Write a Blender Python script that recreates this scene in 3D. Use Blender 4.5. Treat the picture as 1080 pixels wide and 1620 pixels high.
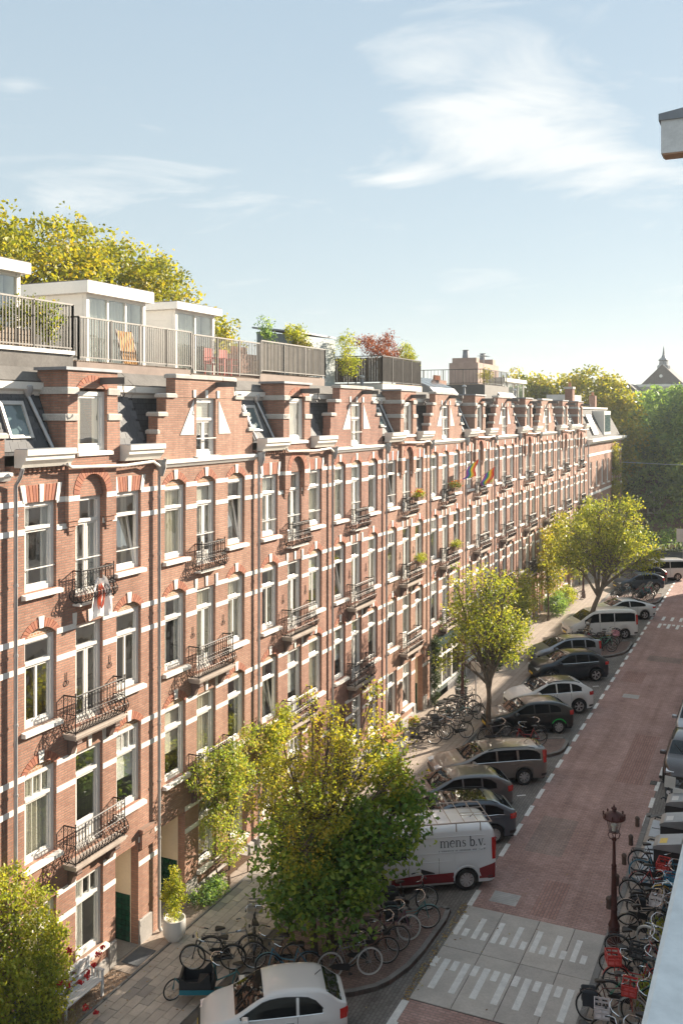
import bpy, math, random
import numpy as np
from mathutils import Vector, Matrix

for o in list(bpy.data.objects):
    bpy.data.objects.remove(o)
SC = bpy.context.scene
COL = SC.collection
R = math.radians
rng = random.Random(7)

# ---------------------------------------------------------------- camera, sky, sun, exposure
YAW = math.atan(695.0 / 1514.0)
cam = bpy.data.cameras.new('camera')
camo = bpy.data.objects.new('camera', cam)
COL.objects.link(camo)
camo.location = (0, 0, 15.3)
camo.rotation_euler = (R(90), 0, YAW)
cam.sensor_fit = 'HORIZONTAL'
cam.sensor_width = 36
cam.lens = 36 * 1514 / 1080
cam.shift_y = -154 / 1080
cam.clip_start = 0.05
cam.clip_end = 3000
SC.camera = camo

SUN = Vector((1.0, 2.0, 0.86)).normalized()          # direction towards the sun
SUN_EL = math.asin(SUN.z)
SUN_AZ = math.atan2(SUN.x, SUN.y)
sl = bpy.data.lights.new('sun', 'SUN')
sl.energy = 2.0
sl.angle = R(0.55)
sl.color = (1.0, 0.87, 0.70)
so = bpy.data.objects.new('sun', sl)
COL.objects.link(so)
so.rotation_euler = SUN.to_track_quat('Z', 'Y').to_euler()

world = bpy.data.worlds.new('World')
SC.world = world
world.use_nodes = True
wn = world.node_tree.nodes
wl = world.node_tree.links
wn.clear()
w_out = wn.new('ShaderNodeOutputWorld')
w_bg = wn.new('ShaderNodeBackground')
w_bg.inputs['Strength'].default_value = 0.10
sky = wn.new('ShaderNodeTexSky')
sky.sky_type = 'NISHITA'
sky.sun_disc = False
sky.sun_elevation = SUN_EL
sky.sun_rotation = SUN_AZ
sky.air_density = 1.0
sky.dust_density = 0.4
sky.ozone_density = 1.2


def wnode(t, **k):
    n = wn.new(t)
    for a, v in k.items():
        setattr(n, a, v)
    return n


def wmath(op, a, b=None, c=None):
    n = wn.new('ShaderNodeMath')
    n.operation = op
    for i, x in enumerate((a, b, c)):
        if x is None:
            continue
        if isinstance(x, (int, float)):
            n.inputs[i].default_value = x
        else:
            wl.new(x, n.inputs[i])
    return n.outputs[0]


# high thin cloud: the view direction is cut with a flat layer above the town
tc = wnode('ShaderNodeTexCoord')
sep = wnode('ShaderNodeSeparateXYZ')
wl.new(tc.outputs['Generated'], sep.inputs[0])
zz = wmath('MAXIMUM', sep.outputs['Z'], 0.03)
px_ = wmath('DIVIDE', sep.outputs['X'], wmath('ADD', zz, 0.10))
py_ = wmath('DIVIDE', sep.outputs['Y'], wmath('ADD', zz, 0.10))
cmb = wnode('ShaderNodeCombineXYZ')
wl.new(px_, cmb.inputs[0])
wl.new(py_, cmb.inputs[1])
mp = wnode('ShaderNodeMapping')
mp.inputs['Rotation'].default_value = (0, 0, R(-30))
mp.inputs['Scale'].default_value = (0.55, 0.9, 1)
mp.inputs['Location'].default_value = (4.4, 4.9, 0)
wl.new(cmb.outputs[0], mp.inputs[0])
n1 = wnode('ShaderNodeTexNoise')
n1.inputs['Scale'].default_value = 2.3
n1.inputs['Detail'].default_value = 9
n1.inputs['Roughness'].default_value = 0.60
n1.inputs['Distortion'].default_value = 0.8
wl.new(mp.outputs[0], n1.inputs['Vector'])
CLOUDS = ((-.60, 2.45, .34, .62, .34), (-.50, 2.95, .36, .42, .34), (-1.05, 2.66, .28, .15, .30), (-.40, 2.38, .22, .30, .22), (-2.05, 2.45, .35, .25, .20), (-1.60, 1.70, .16, .12, .22), (-.70, 2.0, .25, .2, .2), (1.2, 2.2, .9, .7, .22), (-.9, -2.0, .9, .7, .2))
# where the cloud banks stand: (x, y) on that layer, radii, weight
mask = None
for (bx, by, rx_, ry_, wt_) in CLOUDS:
    ddx = wmath('DIVIDE', wmath('SUBTRACT', px_, bx), rx_)
    ddy = wmath('DIVIDE', wmath('SUBTRACT', py_, by), ry_)
    dd = wmath('SQRT', wmath('ADD', wmath('MULTIPLY', ddx, ddx), wmath('MULTIPLY', ddy, ddy)))
    mk_ = wmath('MULTIPLY', wmath('MAXIMUM', wmath('SUBTRACT', 1.0, dd), 0.0), wt_)
    mask = mk_ if mask is None else wmath('MAXIMUM', mask, mk_)
nval = wmath('ADD', n1.outputs['Fac'], mask)
cr = wnode('ShaderNodeValToRGB')
cr.color_ramp.elements[0].position = 0.57
cr.color_ramp.elements[0].color = (0, 0, 0, 1)
cr.color_ramp.elements[1].position = 0.80
cr.color_ramp.elements[1].color = (1, 1, 1, 1)
wl.new(nval, cr.inputs[0])
cfac = wmath('MULTIPLY', cr.outputs[0], 0.9)
cfac = wmath('MULTIPLY', cfac, wmath('MINIMUM', wmath('MULTIPLY', zz, 5.0), 1.0))
# pale even veil of high haze over the clear sky, whiter towards the horizon
vr = wnode('ShaderNodeValToRGB')
for i_, (p_, c_) in enumerate(((0.0, (0.96, 1.03, 1.03, 1)), (0.12, (0.79, 0.925, 0.97, 1)), (0.40, (0.635, 0.795, 0.915, 1)), (1.0, (0.66, 0.81, 0.92, 1)))):
    if i_ > 1:
        vr.color_ramp.elements.new(p_)
    vr.color_ramp.elements[i_].position = p_
    vr.color_ramp.elements[i_].color = c_
wl.new(zz, vr.inputs[0])
vmix = wnode('ShaderNodeMix')
vmix.data_type = 'RGBA'
vmix.inputs[0].default_value = 0.96
wl.new(sky.outputs[0], vmix.inputs[6])
wl.new(vr.outputs[0], vmix.inputs[7])
cmix = wnode('ShaderNodeMix')
cmix.data_type = 'RGBA'
wl.new(cfac, cmix.inputs[0])
wl.new(vmix.outputs[2], cmix.inputs[6])
cmix.inputs[7].default_value = (1.38, 1.43, 1.42, 1)
wl.new(cmix.outputs[2], w_bg.inputs['Color'])
wl.new(w_bg.outputs[0], w_out.inputs[0])

SC.view_settings.view_transform = 'Standard'
SC.view_settings.look = 'None'
SC.view_settings.gamma = 1.0
SC.view_settings.use_curve_mapping = False
SC.view_settings.exposure = 2.85

# ---------------------------------------------------------------- materials
MATS = {}


class NT:
    """small node-tree writer"""
    def __init__(s, name):
        s.m = bpy.data.materials.new(name)
        s.m.use_nodes = True
        s.n = s.m.node_tree.nodes
        s.l = s.m.node_tree.links
        s.n.clear()
        s.out = s.n.new('ShaderNodeOutputMaterial')

    def node(s, t, ins=None, **k):
        n = s.n.new(t)
        for a, v in k.items():
            setattr(n, a, v)
        for a, v in (ins or {}).items():
            if hasattr(v, 'is_linked') or hasattr(v, 'links'):
                s.l.new(v, n.inputs[a])
            else:
                n.inputs[a].default_value = v
        return n

    def math(s, op, a, b=0.0):
        return s.node('ShaderNodeMath', {0: a, 1: b}, operation=op).outputs[0]

    def mix(s, f, a, b, blend='MIX'):
        n = s.node('ShaderNodeMix', {0: f, 6: a, 7: b}, data_type='RGBA', blend_type=blend)
        return n.outputs[2]

    def noise(s, vec, scale, detail=4, rough=0.55):
        return s.node('ShaderNodeTexNoise', {'Vector': vec, 'Scale': scale, 'Detail': detail, 'Roughness': rough}).outputs['Fac']

    def ramp(s, fac, p0, p1):
        n = s.node('ShaderNodeMapRange', {0: fac, 1: p0, 2: p1})
        return n.outputs[0]

    def done(s, shader):
        s.l.new(shader, s.out.inputs[0])
        return s.m


def c4(c, k=1.0):
    return (min(c[0] * k, 1), min(c[1] * k, 1), min(c[2] * k, 1), 1)


def M(name, col, rough=0.6, metal=0.0, var=0.12, vs=2.5, bump=0.0, bs=60, spec=0.5, coat=0.0, fine=0.0, emit=0):
    if name in MATS:
        return MATS[name]
    t = NT(name)
    pos = t.node('ShaderNodeNewGeometry').outputs['Position']
    base = c4(col)
    if var:
        f = t.ramp(t.noise(pos, vs), 0.3, 0.7)
        base = t.mix(f, c4(col, 1 - var), c4(col, 1 + var))
        if fine:
            f2 = t.ramp(t.noise(pos, vs * 14, 3), 0.3, 0.7)
            base = t.mix(f2, base, t.mix(1.0, base, (1 - fine, 1 - fine, 1 - fine, 1), 'MULTIPLY'))
    p = t.node('ShaderNodeBsdfPrincipled', {'Base Color': base, 'Roughness': rough, 'Metallic': metal, 'Specular IOR Level': spec, 'Coat Weight': coat})
    if coat:
        p.inputs['Coat Roughness'].default_value = 0.04
    if emit:
        p.inputs['Emission Color'].default_value = c4(col)
        p.inputs['Emission Strength'].default_value = emit
    if bump:
        b = t.node('ShaderNodeBump', {'Strength': bump, 'Distance': 0.02, 'Height': t.noise(pos, bs)})
        t.l.new(b.outputs[0], p.inputs['Normal'])
    MATS[name] = t.done(p.outputs[0])
    return MATS[name]


def brick_mat(name, c1, c2, mortar, bw=0.22, rh=0.066, ms=0.013, flat=False, turn=False, rough=0.85, bias=0.0, stain=0.30, streak=0.74):
    if name in MATS:
        return MATS[name]
    t = NT(name)
    pos = t.node('ShaderNodeNewGeometry').outputs['Position']
    sx = t.node('ShaderNodeSeparateXYZ', {0: pos})
    if flat:
        u, v = (sx.outputs[1], sx.outputs[0]) if turn else (sx.outputs[0], sx.outputs[1])
    else:
        u, v = t.math('ADD', sx.outputs[0], sx.outputs[1]), sx.outputs[2]
        if turn:
            u, v = v, u
    vec = t.node('ShaderNodeCombineXYZ', {0: u, 1: v}).outputs[0]
    br = t.node('ShaderNodeTexBrick', {'Vector': vec, 'Color1': c4(c1), 'Color2': c4(c2), 'Mortar': c4(mortar), 'Scale': 1.0,
                                       'Mortar Size': ms, 'Mortar Smooth': 0.1, 'Bias': bias, 'Brick Width': bw, 'Row Height': rh})
    col = br.outputs['Color']
    f = t.ramp(t.noise(pos, 0.55, 6, 0.6), 0.32, 0.72)
    col = t.mix(f, col, t.mix(1.0, col, (1 - stain, 1 - stain * 1.08, 1 - stain * 1.1, 1), 'MULTIPLY'))
    f2 = t.ramp(t.noise(pos, 9.0, 3), 0.3, 0.75)
    col = t.mix(f2, t.mix(1.0, col, (1.0, 1.0, 1.0, 1), 'MULTIPLY'), t.mix(1.0, col, (0.86, 0.84, 0.83, 1), 'MULTIPLY'))
    # rain streaks down walls, wheel wear along roads
    sv = t.node('ShaderNodeVectorMath', {0: pos, 1: (2.2, 0.07, 1.0) if flat else (2.6, 2.6, 0.16)}, operation='MULTIPLY').outputs[0]
    f3 = t.ramp(t.noise(sv, 1.0, 5, 0.62), 0.42, 0.72)
    col = t.mix(f3, col, t.mix(1.0, col, (streak, streak * .985, streak * .97, 1), 'MULTIPLY'))
    p = t.node('ShaderNodeBsdfPrincipled', {'Base Color': col, 'Roughness': rough, 'Specular IOR Level': 0.25})
    h = t.math('SUBTRACT', t.math('MULTIPLY', t.noise(pos, 45, 2), 0.25), br.outputs['Fac'])
    b = t.node('ShaderNodeBump', {'Strength': 0.55, 'Distance': 0.008, 'Height': h})
    t.l.new(b.outputs[0], p.inputs['Normal'])
    MATS[name] = t.done(p.outputs[0])
    return MATS[name]


def leaf_mat(name, cols, trans=0.35):
    if name in MATS:
        return MATS[name]
    t = NT(name)
    a = t.node('ShaderNodeAttribute', attribute_name='tint')
    r = t.node('ShaderNodeValToRGB', {0: a.outputs['Fac']})
    e = r.color_ramp.elements
    while len(e) < len(cols):
        e.new(0.5)
    for i, c in enumerate(cols):
        e[i].position = i / (len(cols) - 1)
        e[i].color = c4(c)
    d = t.node('ShaderNodeBsdfPrincipled', {'Base Color': r.outputs[0], 'Roughness': 0.5, 'Specular IOR Level': 0.35})
    tr = t.node('ShaderNodeBsdfTranslucent', {'Color': t.mix(1.0, r.outputs[0], (1.25, 1.15, 0.5, 1), 'MULTIPLY')})
    mx = t.node('ShaderNodeMixShader', {0: trans, 1: d.outputs[0], 2: tr.outputs[0]})
    MATS[name] = t.done(mx.outputs[0])
    return MATS[name]


def glass_mat(name, tint=(0.88, 0.92, 0.91), f0=0.26):
    if name in MATS:
        return MATS[name]
    t = NT(name)
    geo = t.node('ShaderNodeNewGeometry')
    ci = t.math('ABSOLUTE', t.node('ShaderNodeVectorMath', {0: geo.outputs['Incoming'], 1: geo.outputs['Normal']}, operation='DOT_PRODUCT').outputs['Value'])
    fr = t.math('POWER', t.math('SUBTRACT', 1.0, ci), 5.0)        # Schlick, alike from both faces of the pane
    f = t.math('ADD', t.math('MULTIPLY', fr, 0.85), f0)
    f = t.math('MINIMUM', f, 0.9)
    pos = t.node('ShaderNodeNewGeometry').outputs['Position']
    b = t.node('ShaderNodeBump', {'Strength': 0.10, 'Distance': 0.05, 'Height': t.noise(pos, 1.3, 2)})
    g = t.node('ShaderNodeBsdfGlossy', {'Color': (0.95, 0.97, 1, 1), 'Roughness': 0.015, 'Normal': b.outputs[0]})
    tr = t.node('ShaderNodeBsdfTransparent', {'Color': c4(tint)})
    mx = t.node('ShaderNodeMixShader', {0: f, 1: tr.outputs[0], 2: g.outputs[0]})
    MATS[name] = t.done(mx.outputs[0])
    return MATS[name]


BRICKS = [brick_mat('brick_a', (0.55, 0.30, 0.215), (0.42, 0.21, 0.15), (0.34, 0.25, 0.20)),  # wall mortar darkened to paint in the shade of the recessed joints
          brick_mat('brick_b', (0.53, 0.28, 0.205), (0.40, 0.195, 0.14), (0.32, 0.24, 0.19)),
          brick_mat('brick_d', (0.48, 0.235, 0.17), (0.36, 0.165, 0.12), (0.30, 0.225, 0.185)), brick_mat('brick_e', (0.55, 0.325, 0.245), (0.46, 0.25, 0.185), (0.36, 0.28, 0.225), stain=.32),
          brick_mat('brick_c', (0.57, 0.325, 0.235), (0.45, 0.23, 0.165), (0.36, 0.27, 0.21))]
ARCHB = brick_mat('arch_brick', (0.42, 0.17, 0.10), (0.33, 0.125, 0.08), (0.38, 0.28, 0.22), bw=0.30, rh=0.075, ms=0.012, turn=True)
YELB = brick_mat('tympanum_brick', (0.62, 0.40, 0.20), (0.50, 0.22, 0.12), (0.62, 0.56, 0.46), bw=0.11, rh=0.066)
STONE = M('pale_stone', (0.82, 0.79, 0.74), 0.8, var=0.08, vs=1.6, bump=0.15, fine=0.12)
CAP = M('cap_stone', (0.52, 0.49, 0.45), 0.85, var=0.18, vs=2.2, bump=0.2, fine=0.25)
GREYST = M('grey_plinth', (0.36, 0.34, 0.32), 0.85, var=0.15, vs=2, bump=0.2, fine=0.2)
WHITE = M('white_paint', (0.78, 0.76, 0.72), 0.42, var=0.05, vs=1.2, fine=0.05)
OFFWH = M('off_white_paint', (0.72, 0.69, 0.63), 0.5, var=0.06, vs=1.0, fine=0.08)
CREAM = M('cream_plaster', (0.82, 0.72, 0.56), 0.75, var=0.07, vs=1.0, fine=0.06)
SLATE = brick_mat('slate', (0.085, 0.088, 0.095), (0.055, 0.058, 0.066), (0.03, 0.03, 0.033), bw=0.28, rh=0.17, ms=0.008, rough=0.8, stain=0.3)
FELT = M('roof_felt', (0.16, 0.15, 0.14), 0.9, var=0.25, vs=0.9, bump=0.2, fine=0.2)
ZINC = M('zinc', (0.42, 0.43, 0.44), 0.45, 0.6, var=0.15, vs=3)
LEAD = M('lead', (0.24, 0.25, 0.27), 0.6, 0.4, var=0.2, vs=2)
IRON = M('black_iron', (0.028, 0.026, 0.026), 0.45, 0.3, var=0.2)
DARKM = M('dark_metal', (0.06, 0.058, 0.056), 0.5, 0.5, var=0.15)
RAILM = M('weathered_rail', (0.17, 0.16, 0.15), 0.55, 0.3, var=0.15, vs=4)
WOODD = M('dark_wood', (0.10, 0.055, 0.03), 0.6, var=0.25, vs=6)
WOODR = M('red_brown_wood', (0.36, 0.14, 0.08), 0.55, var=0.2, vs=6)
BEAM = M('hoist_beam_paint', (0.10, 0.095, 0.09), 0.6, var=0.2)
ROOM = M('room_plaster', (0.60, 0.55, 0.48), 0.9, var=0.1)
ROOMF = M('room_floor', (0.16, 0.10, 0.06), 0.6, var=0.15)
CURT = [M('curtain_white', (0.78, 0.75, 0.70), 0.9, var=0.04), M('curtain_linen', (0.70, 0.65, 0.56), 0.9, var=0.06),
        M('curtain_grey', (0.60, 0.59, 0.57), 0.9, var=0.06), M('curtain_cream', (0.72, 0.66, 0.54), 0.9, var=0.05)]
GLASS = glass_mat('window_glass')
SHOPG = glass_mat('pavilion_glass', (0.75, 0.82, 0.82), 0.22)
CONC = M('concrete', (0.36, 0.345, 0.325), 0.9, var=0.12, vs=1.2, bump=0.1, fine=0.15)
KERB = M('kerb_stone', (0.22, 0.21, 0.20), 0.88, var=0.2, vs=2.5, bump=0.2, fine=0.2)
PAINT = M('road_paint', (0.80, 0.79, 0.76), 0.8, var=0.12, vs=4, fine=0.25)
TERRA = M('terracotta', (0.45, 0.20, 0.11), 0.8, var=0.12)
BARK = M('bark', (0.15, 0.115, 0.085), 0.95, var=0.35, vs=5, bump=0.7, bs=18, fine=0.3)
SOIL = M('soil', (0.11, 0.085, 0.06), 0.95, var=0.35, vs=6, bump=0.5, bs=25, fine=0.4)

# ---------------------------------------------------------------- mesh writing


class MB:
    def __init__(s):
        s.v, s.f, s.m = [], [], []

    def poly(s, pts, mi=0):
        i = len(s.v)
        s.v += [tuple(p) for p in pts]
        s.f.append(tuple(range(i, i + len(pts))))
        s.m.append(mi)
        return s

    def box(s, x0, y0, z0, x1, y1, z1, mi=0):
        i = len(s.v)
        s.v += [(x0, y0, z0), (x1, y0, z0), (x1, y1, z0), (x0, y1, z0), (x0, y0, z1), (x1, y0, z1), (x1, y1, z1), (x0, y1, z1)]
        for q in ((3, 2, 1, 0), (4, 5, 6, 7), (0, 1, 5, 4), (1, 2, 6, 5), (2, 3, 7, 6), (3, 0, 4, 7)):
            s.f.append(tuple(i + k for k in q))
            s.m.append(mi)
        return s

    def bbox(s, x0, y0, z0, x1, y1, z1, b=0.01, mi=0):
        """box with chamfered top edges"""
        i = len(s.v)
        s.v += [(x0, y0, z0), (x1, y0, z0), (x1, y1, z0), (x0, y1, z0), (x0, y0, z1 - b), (x1, y0, z1 - b), (x1, y1, z1 - b), (x0, y1, z1 - b),
                (x0 + b, y0 + b, z1), (x1 - b, y0 + b, z1), (x1 - b, y1 - b, z1), (x0 + b, y1 - b, z1)]
        for q in ((3, 2, 1, 0), (8, 9, 10, 11), (0, 1, 5, 4), (1, 2, 6, 5), (2, 3, 7, 6), (3, 0, 4, 7), (4, 5, 9, 8), (5, 6, 10, 9), (6, 7, 11, 10), (7, 4, 8, 11)):
            s.f.append(tuple(i + k for k in q))
            s.m.append(mi)
        return s

    def bar(s, a, b, w, h=None, up=(0, 0, 1), mi=0):
        """square bar from a to b"""
        a, b = Vector(a), Vector(b)
        d = (b - a).normalized()
        h = w if h is None else h
        u = Vector(up)
        if abs(d.dot(u)) > 0.95:
            u = Vector((1, 0, 0))
        sd = d.cross(u).normalized() * (w / 2)
        uu = sd.cross(d).normalized() * (h / 2)
        i = len(s.v)
        for p in (a, b):
            s.v += [tuple(p - sd - uu), tuple(p + sd - uu), tuple(p + sd + uu), tuple(p - sd + uu)]
        for q in ((3, 2, 1, 0), (4, 5, 6, 7), (0, 1, 5, 4), (1, 2, 6, 5), (2, 3, 7, 6), (3, 0, 4, 7)):
            s.f.append(tuple(i + k for k in q))
            s.m.append(mi)
        return s

    def tube(s, pts, r, n=6, closed=False, mi=0, cap=True):
        pts = [Vector(p) for p in pts]
        N = len(pts)
        rr = r if isinstance(r, (list, tuple)) else [r] * N
        i0 = len(s.v)
        ref = None
        for k in range(N):
            if closed:
                d = pts[(k + 1) % N] - pts[k - 1]
            else:
                d = pts[min(k + 1, N - 1)] - pts[max(k - 1, 0)]
            if d.length < 1e-9:
                d = Vector((0, 0, 1))
            d.normalize()
            if ref is None:
                ref = Vector((0, 0, 1)) if abs(d.z) < 0.9 else Vector((1, 0, 0))
            sd = d.cross(ref)
            if sd.length < 1e-6:
                sd = d.cross(Vector((0.3, 1, 0.2)))
            sd.normalize()
            up = sd.cross(d)
            ref = up
            for j in range(n):
                a = 2 * math.pi * j / n
                s.v.append(tuple(pts[k] + (sd * math.cos(a) + up * math.sin(a)) * rr[k]))
        for k in range(N if closed else N - 1):
            k2 = (k + 1) % N
            for j in range(n):
                j2 = (j + 1) % n
                s.f.append((i0 + k * n + j, i0 + k * n + j2, i0 + k2 * n + j2, i0 + k2 * n + j))
                s.m.append(mi)
        if cap and not closed:
            s.f.append(tuple(i0 + j for j in range(n))[::-1])
            s.f.append(tuple(i0 + (N - 1) * n + j for j in range(n)))
            s.m += [mi, mi]
        return s

    def lathe(s, prof, n=12, c=(0, 0, 0), axis='z', mi=0, ends=True):
        i0 = len(s.v)
        for (r, h) in prof:
            for j in range(n):
                a = 2 * math.pi * j / n
                x, y = r * math.cos(a), r * math.sin(a)
                p = (x, y, h) if axis == 'z' else ((x, h, y) if axis == 'y' else (h, x, y))
                s.v.append((p[0] + c[0], p[1] + c[1], p[2] + c[2]))
        for k in range(len(prof) - 1):
            for j in range(n):
                j2 = (j + 1) % n
                q = (i0 + k * n + j, i0 + k * n + j2, i0 + (k + 1) * n + j2, i0 + (k + 1) * n + j)
                s.f.append(q if axis != 'y' else q[::-1])
                s.m.append(mi)
        if ends:
            for k, rev in ((0, True), (len(prof) - 1, False)):
                if prof[k][0] > 1e-4:
                    q = tuple(i0 + k * n + j for j in range(n))
                    s.f.append(q[::-1] if rev else q)
                    s.m.append(mi)
        return s

    def prism(s, poly, a0, a1, axis='x', mi=0):
        """closed polygon of (p, q) pairs extruded along axis; x: (y, z), y: (x, z), z: (x, y)"""
        def P(p, a):
            return (a, p[0], p[1]) if axis == 'x' else ((p[0], a, p[1]) if axis == 'y' else (p[0], p[1], a))
        n = len(poly)
        i = len(s.v)
        s.v += [P(p, a0) for p in poly] + [P(p, a1) for p in poly]
        s.f.append(tuple(range(i, i + n))[::-1])
        s.f.append(tuple(range(i + n, i + 2 * n)))
        s.m += [mi, mi]
        for k in range(n):
            k2 = (k + 1) % n
            s.f.append((i + k, i + k2, i + n + k2, i + n + k))
            s.m.append(mi)
        return s

    def mesh(s, name, mats, smooth=False, ang=40):
        me = bpy.data.meshes.new(name)
        me.from_pydata(s.v, [], s.f)
        mats = mats if isinstance(mats, (list, tuple)) else [mats]
        for m in mats:
            me.materials.append(m)
        if len(mats) > 1:
            me.polygons.foreach_set('material_index', s.m)
        if smooth:
            me.polygons.foreach_set('use_smooth', [True] * len(me.polygons))
            try:
                me.set_sharp_from_angle(angle=R(ang))
            except Exception:
                pass
        me.update()
        return me

    def build(s, name, mats, parent=None, smooth=False, loc=None, rot=None, ang=40):
        return put(name, s.mesh(name, mats, smooth, ang), parent, loc, rot)


def put(name, me, parent=None, loc=None, rot=None, scale=None):
    o = bpy.data.objects.new(name, me)
    COL.objects.link(o)
    if parent is not None:
        o.parent = parent
    if loc is not None:
        o.location = loc
    if rot is not None:
        o.rotation_euler = rot
    if scale is not None:
        o.scale = scale
    return o


def tag(o, label=None, cat=None, group=None, kind=None):
    if label:
        o['label'] = label
    if cat:
        o['category'] = cat
    if group:
        o['group'] = group
    if kind:
        o['kind'] = kind
    return o


def thing(name, label, cat, loc=(0, 0, 0), rz=0.0, group=None):
    o = bpy.data.objects.new(name, None)
    o.empty_display_size = 0.2
    COL.objects.link(o)
    o.location = loc
    o.rotation_euler = (0, 0, rz)
    return tag(o, label, cat, group)


def own_mat(o, m, slot=0):
    o.material_slots[slot].link = 'OBJECT'
    o.material_slots[slot].material = m
    return o
# ---------------------------------------------------------------- ground, road, pavements
ROADB = brick_mat('red_road_brick', (0.60, 0.395, 0.35), (0.45, 0.285, 0.255), (0.33, 0.255, 0.23), bw=0.20, rh=0.10, ms=0.012, flat=True, rough=0.82, stain=0.30, streak=0.78)
BAYB = brick_mat('dark_bay_brick', (0.31, 0.29, 0.27), (0.24, 0.225, 0.21), (0.18, 0.165, 0.15), bw=0.20, rh=0.10, ms=0.010, flat=True, turn=True, stain=0.3)
PAVE = brick_mat('far_paving', (0.51, 0.435, 0.37), (0.45, 0.38, 0.325), (0.33, 0.285, 0.24), bw=0.5, rh=0.30, ms=0.012, flat=True, turn=True, stain=0.22)
NOSEB = brick_mat('island_brick', (0.36, 0.255, 0.225), (0.28, 0.20, 0.175), (0.19, 0.155, 0.135), bw=0.21, rh=0.105, ms=0.010, flat=True, stain=0.3)
SLABS = [M('paving_slab_%d' % i, c, 0.88, var=0.13, vs=3.0, bump=0.12, fine=0.15) for i, c in enumerate(
    [(0.52, 0.445, 0.38), (0.48, 0.415, 0.355), (0.55, 0.475, 0.405), (0.44, 0.385, 0.335), (0.34, 0.305, 0.275)])]
GROUND = M('town_ground', (0.16, 0.15, 0.14), 0.95, var=0.2, vs=0.3)
GRASS = M('grass_ground', (0.07, 0.09, 0.03), 0.95, var=0.3, vs=1.0)


def sheet(name, pts, z, mat, kind='structure', parent=None):
    b = MB()
    b.poly([(x, y, z) for x, y in pts])
    o = b.build(name, mat, parent)
    if kind and parent is None:
        tag(o, kind=kind)
    return o


def rect(x0, y0, x1, y1):
    return [(x0, y0), (x1, y0), (x1, y1), (x0, y1)]


FX = -16.7                         # facade line of the terrace
KX = -13.3                         # kerb of the left pavement
sheet('ground', rect(-280, -40, 280, 560), -0.05, GROUND)
road = sheet('road', rect(-8.86, -20, -4.62, 23.49), 0.0, ROADB)
sheet('road', rect(-8.86, 28.74, -4.62, 98), 0.0, ROADB)
sheet('crossing_road', rect(-60, 98, 60, 112), 0.0, M('asphalt', (0.10, 0.095, 0.09), 0.9, var=0.2, vs=0.8, bump=0.2, fine=0.2))
sheet('parking_strip', rect(KX, -20, -8.86, 98), 0.0, BAYB)
sheet('parking_strip', rect(-4.62, 36, -2.6, 98), 0.0, BAYB)
sheet('park_lawn', rect(-120, 112.3, 120, 260), 0.03, GRASS)

# left pavement: bedding, then single slabs near by
pv = sheet('pavement', rect(FX - 0.4, -20, KX - 0.02, 98), 0.085, M('joint_sand', (0.13, 0.11, 0.09), 0.95, var=0.2, vs=5))
sheet('far_paving', rect(-15.95, 34.6, KX - 0.02, 98), 0.12, PAVE, parent=pv)
kb = MB()
yk = -20.0
while yk < 97.5:
    kb.bbox(KX - 0.02, yk, -0.05, KX + 0.12, yk + 0.985, 0.125, 0.012)
    yk += 1.0
kb.build('kerb_edge', KERB, pv)
slab_me = {}
rg = random.Random(3)
tiles, x = [], -15.90
row = 0
while x < KX - 0.30:
    y = 17.0 + (0.25 if row % 2 else 0.0)
    while y < 34.3:
        tiles.append((x, y))
        y += 0.5
    x += 0.288
    row += 1
tiles.sort(key=lambda t: (t[1] + 0.5 * abs(t[0] + 14.6)))
near, rest = tiles[:300], tiles[300:]
for k in range(5):
    slab_me[k] = MB().bbox(0.005, 0.005, 0, 0.282, 0.494, 0.035, 0.006).mesh('paving_slab', SLABS[k])
for (x, y) in near:
    k = rg.choice([0, 0, 1, 1, 2, 2, 3, 0, 1, 4]) if rg.random() < .93 else 4
    put('paving_slab', slab_me[k], pv, (x, y, 0.086 + rg.uniform(-.004, .004)), (rg.uniform(-.006, .006), rg.uniform(-.006, .006), rg.uniform(-.006, .006)))
b = MB()
for (x, y) in rest:
    z = 0.086 + rg.uniform(-.004, .004)
    b.bbox(x + .005, y + .005, z, x + .282, y + .494, z + .035, 0.006, mi=rg.choice([0, 0, 1, 2, 3]))
tag(b.build('paving_slabs', SLABS[:4], pv), kind='stuff')
b = MB()
for i in range(84):                # bedding strip before the houses, edged in steel
    b.bbox(-16.0, 15 + i, .02, -15.93, 15.98 + i, .128, .01)
b.build('bed_edging', KERB, pv)
GRAV = M('gravel_bed', (0.36, 0.25, 0.17), 0.95, var=0.3, vs=14, bump=0.9, bs=70, fine=0.5)
sheet('gravel_bed', rect(FX + .002, 15, -16.0, 21.2), 0.11, GRAV, parent=pv)
sheet('house_path', rect(FX + .002, 21.2, -16.0, 98), 0.118, PAVE, parent=pv)
# loose gravel stones in the bed by the white bench
b = MB()
for i in range(700):
    x, y, r_ = rg.uniform(FX + .05, -16.03), rg.uniform(17.2, 21.15), rg.uniform(.012, .026)
    a = rg.uniform(0, 6.3)
    c, s_ = math.cos(a) * r_, math.sin(a) * r_
    i0 = len(b.v)
    b.v += [(x + c, y + s_, .11), (x - s_, y + c, .11), (x - c, y - s_, .11), (x + s_, y - c, .11), (x, y, .11 + r_ * 1.1)]
    for k in range(4):
        b.f.append((i0 + k, i0 + (k + 1) % 4, i0 + 4))
        b.m.append(rg.choice([0, 1, 2]))
tag(b.build('loose_gravel', [M('gravel_tan', (.42, .29, .2), .9), M('gravel_grey', (.36, .33, .3), .9), M('gravel_brown', (.25, .16, .11), .9)]), 'loose brown gravel in the strip before the first house', 'gravel', kind='stuff')


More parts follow.
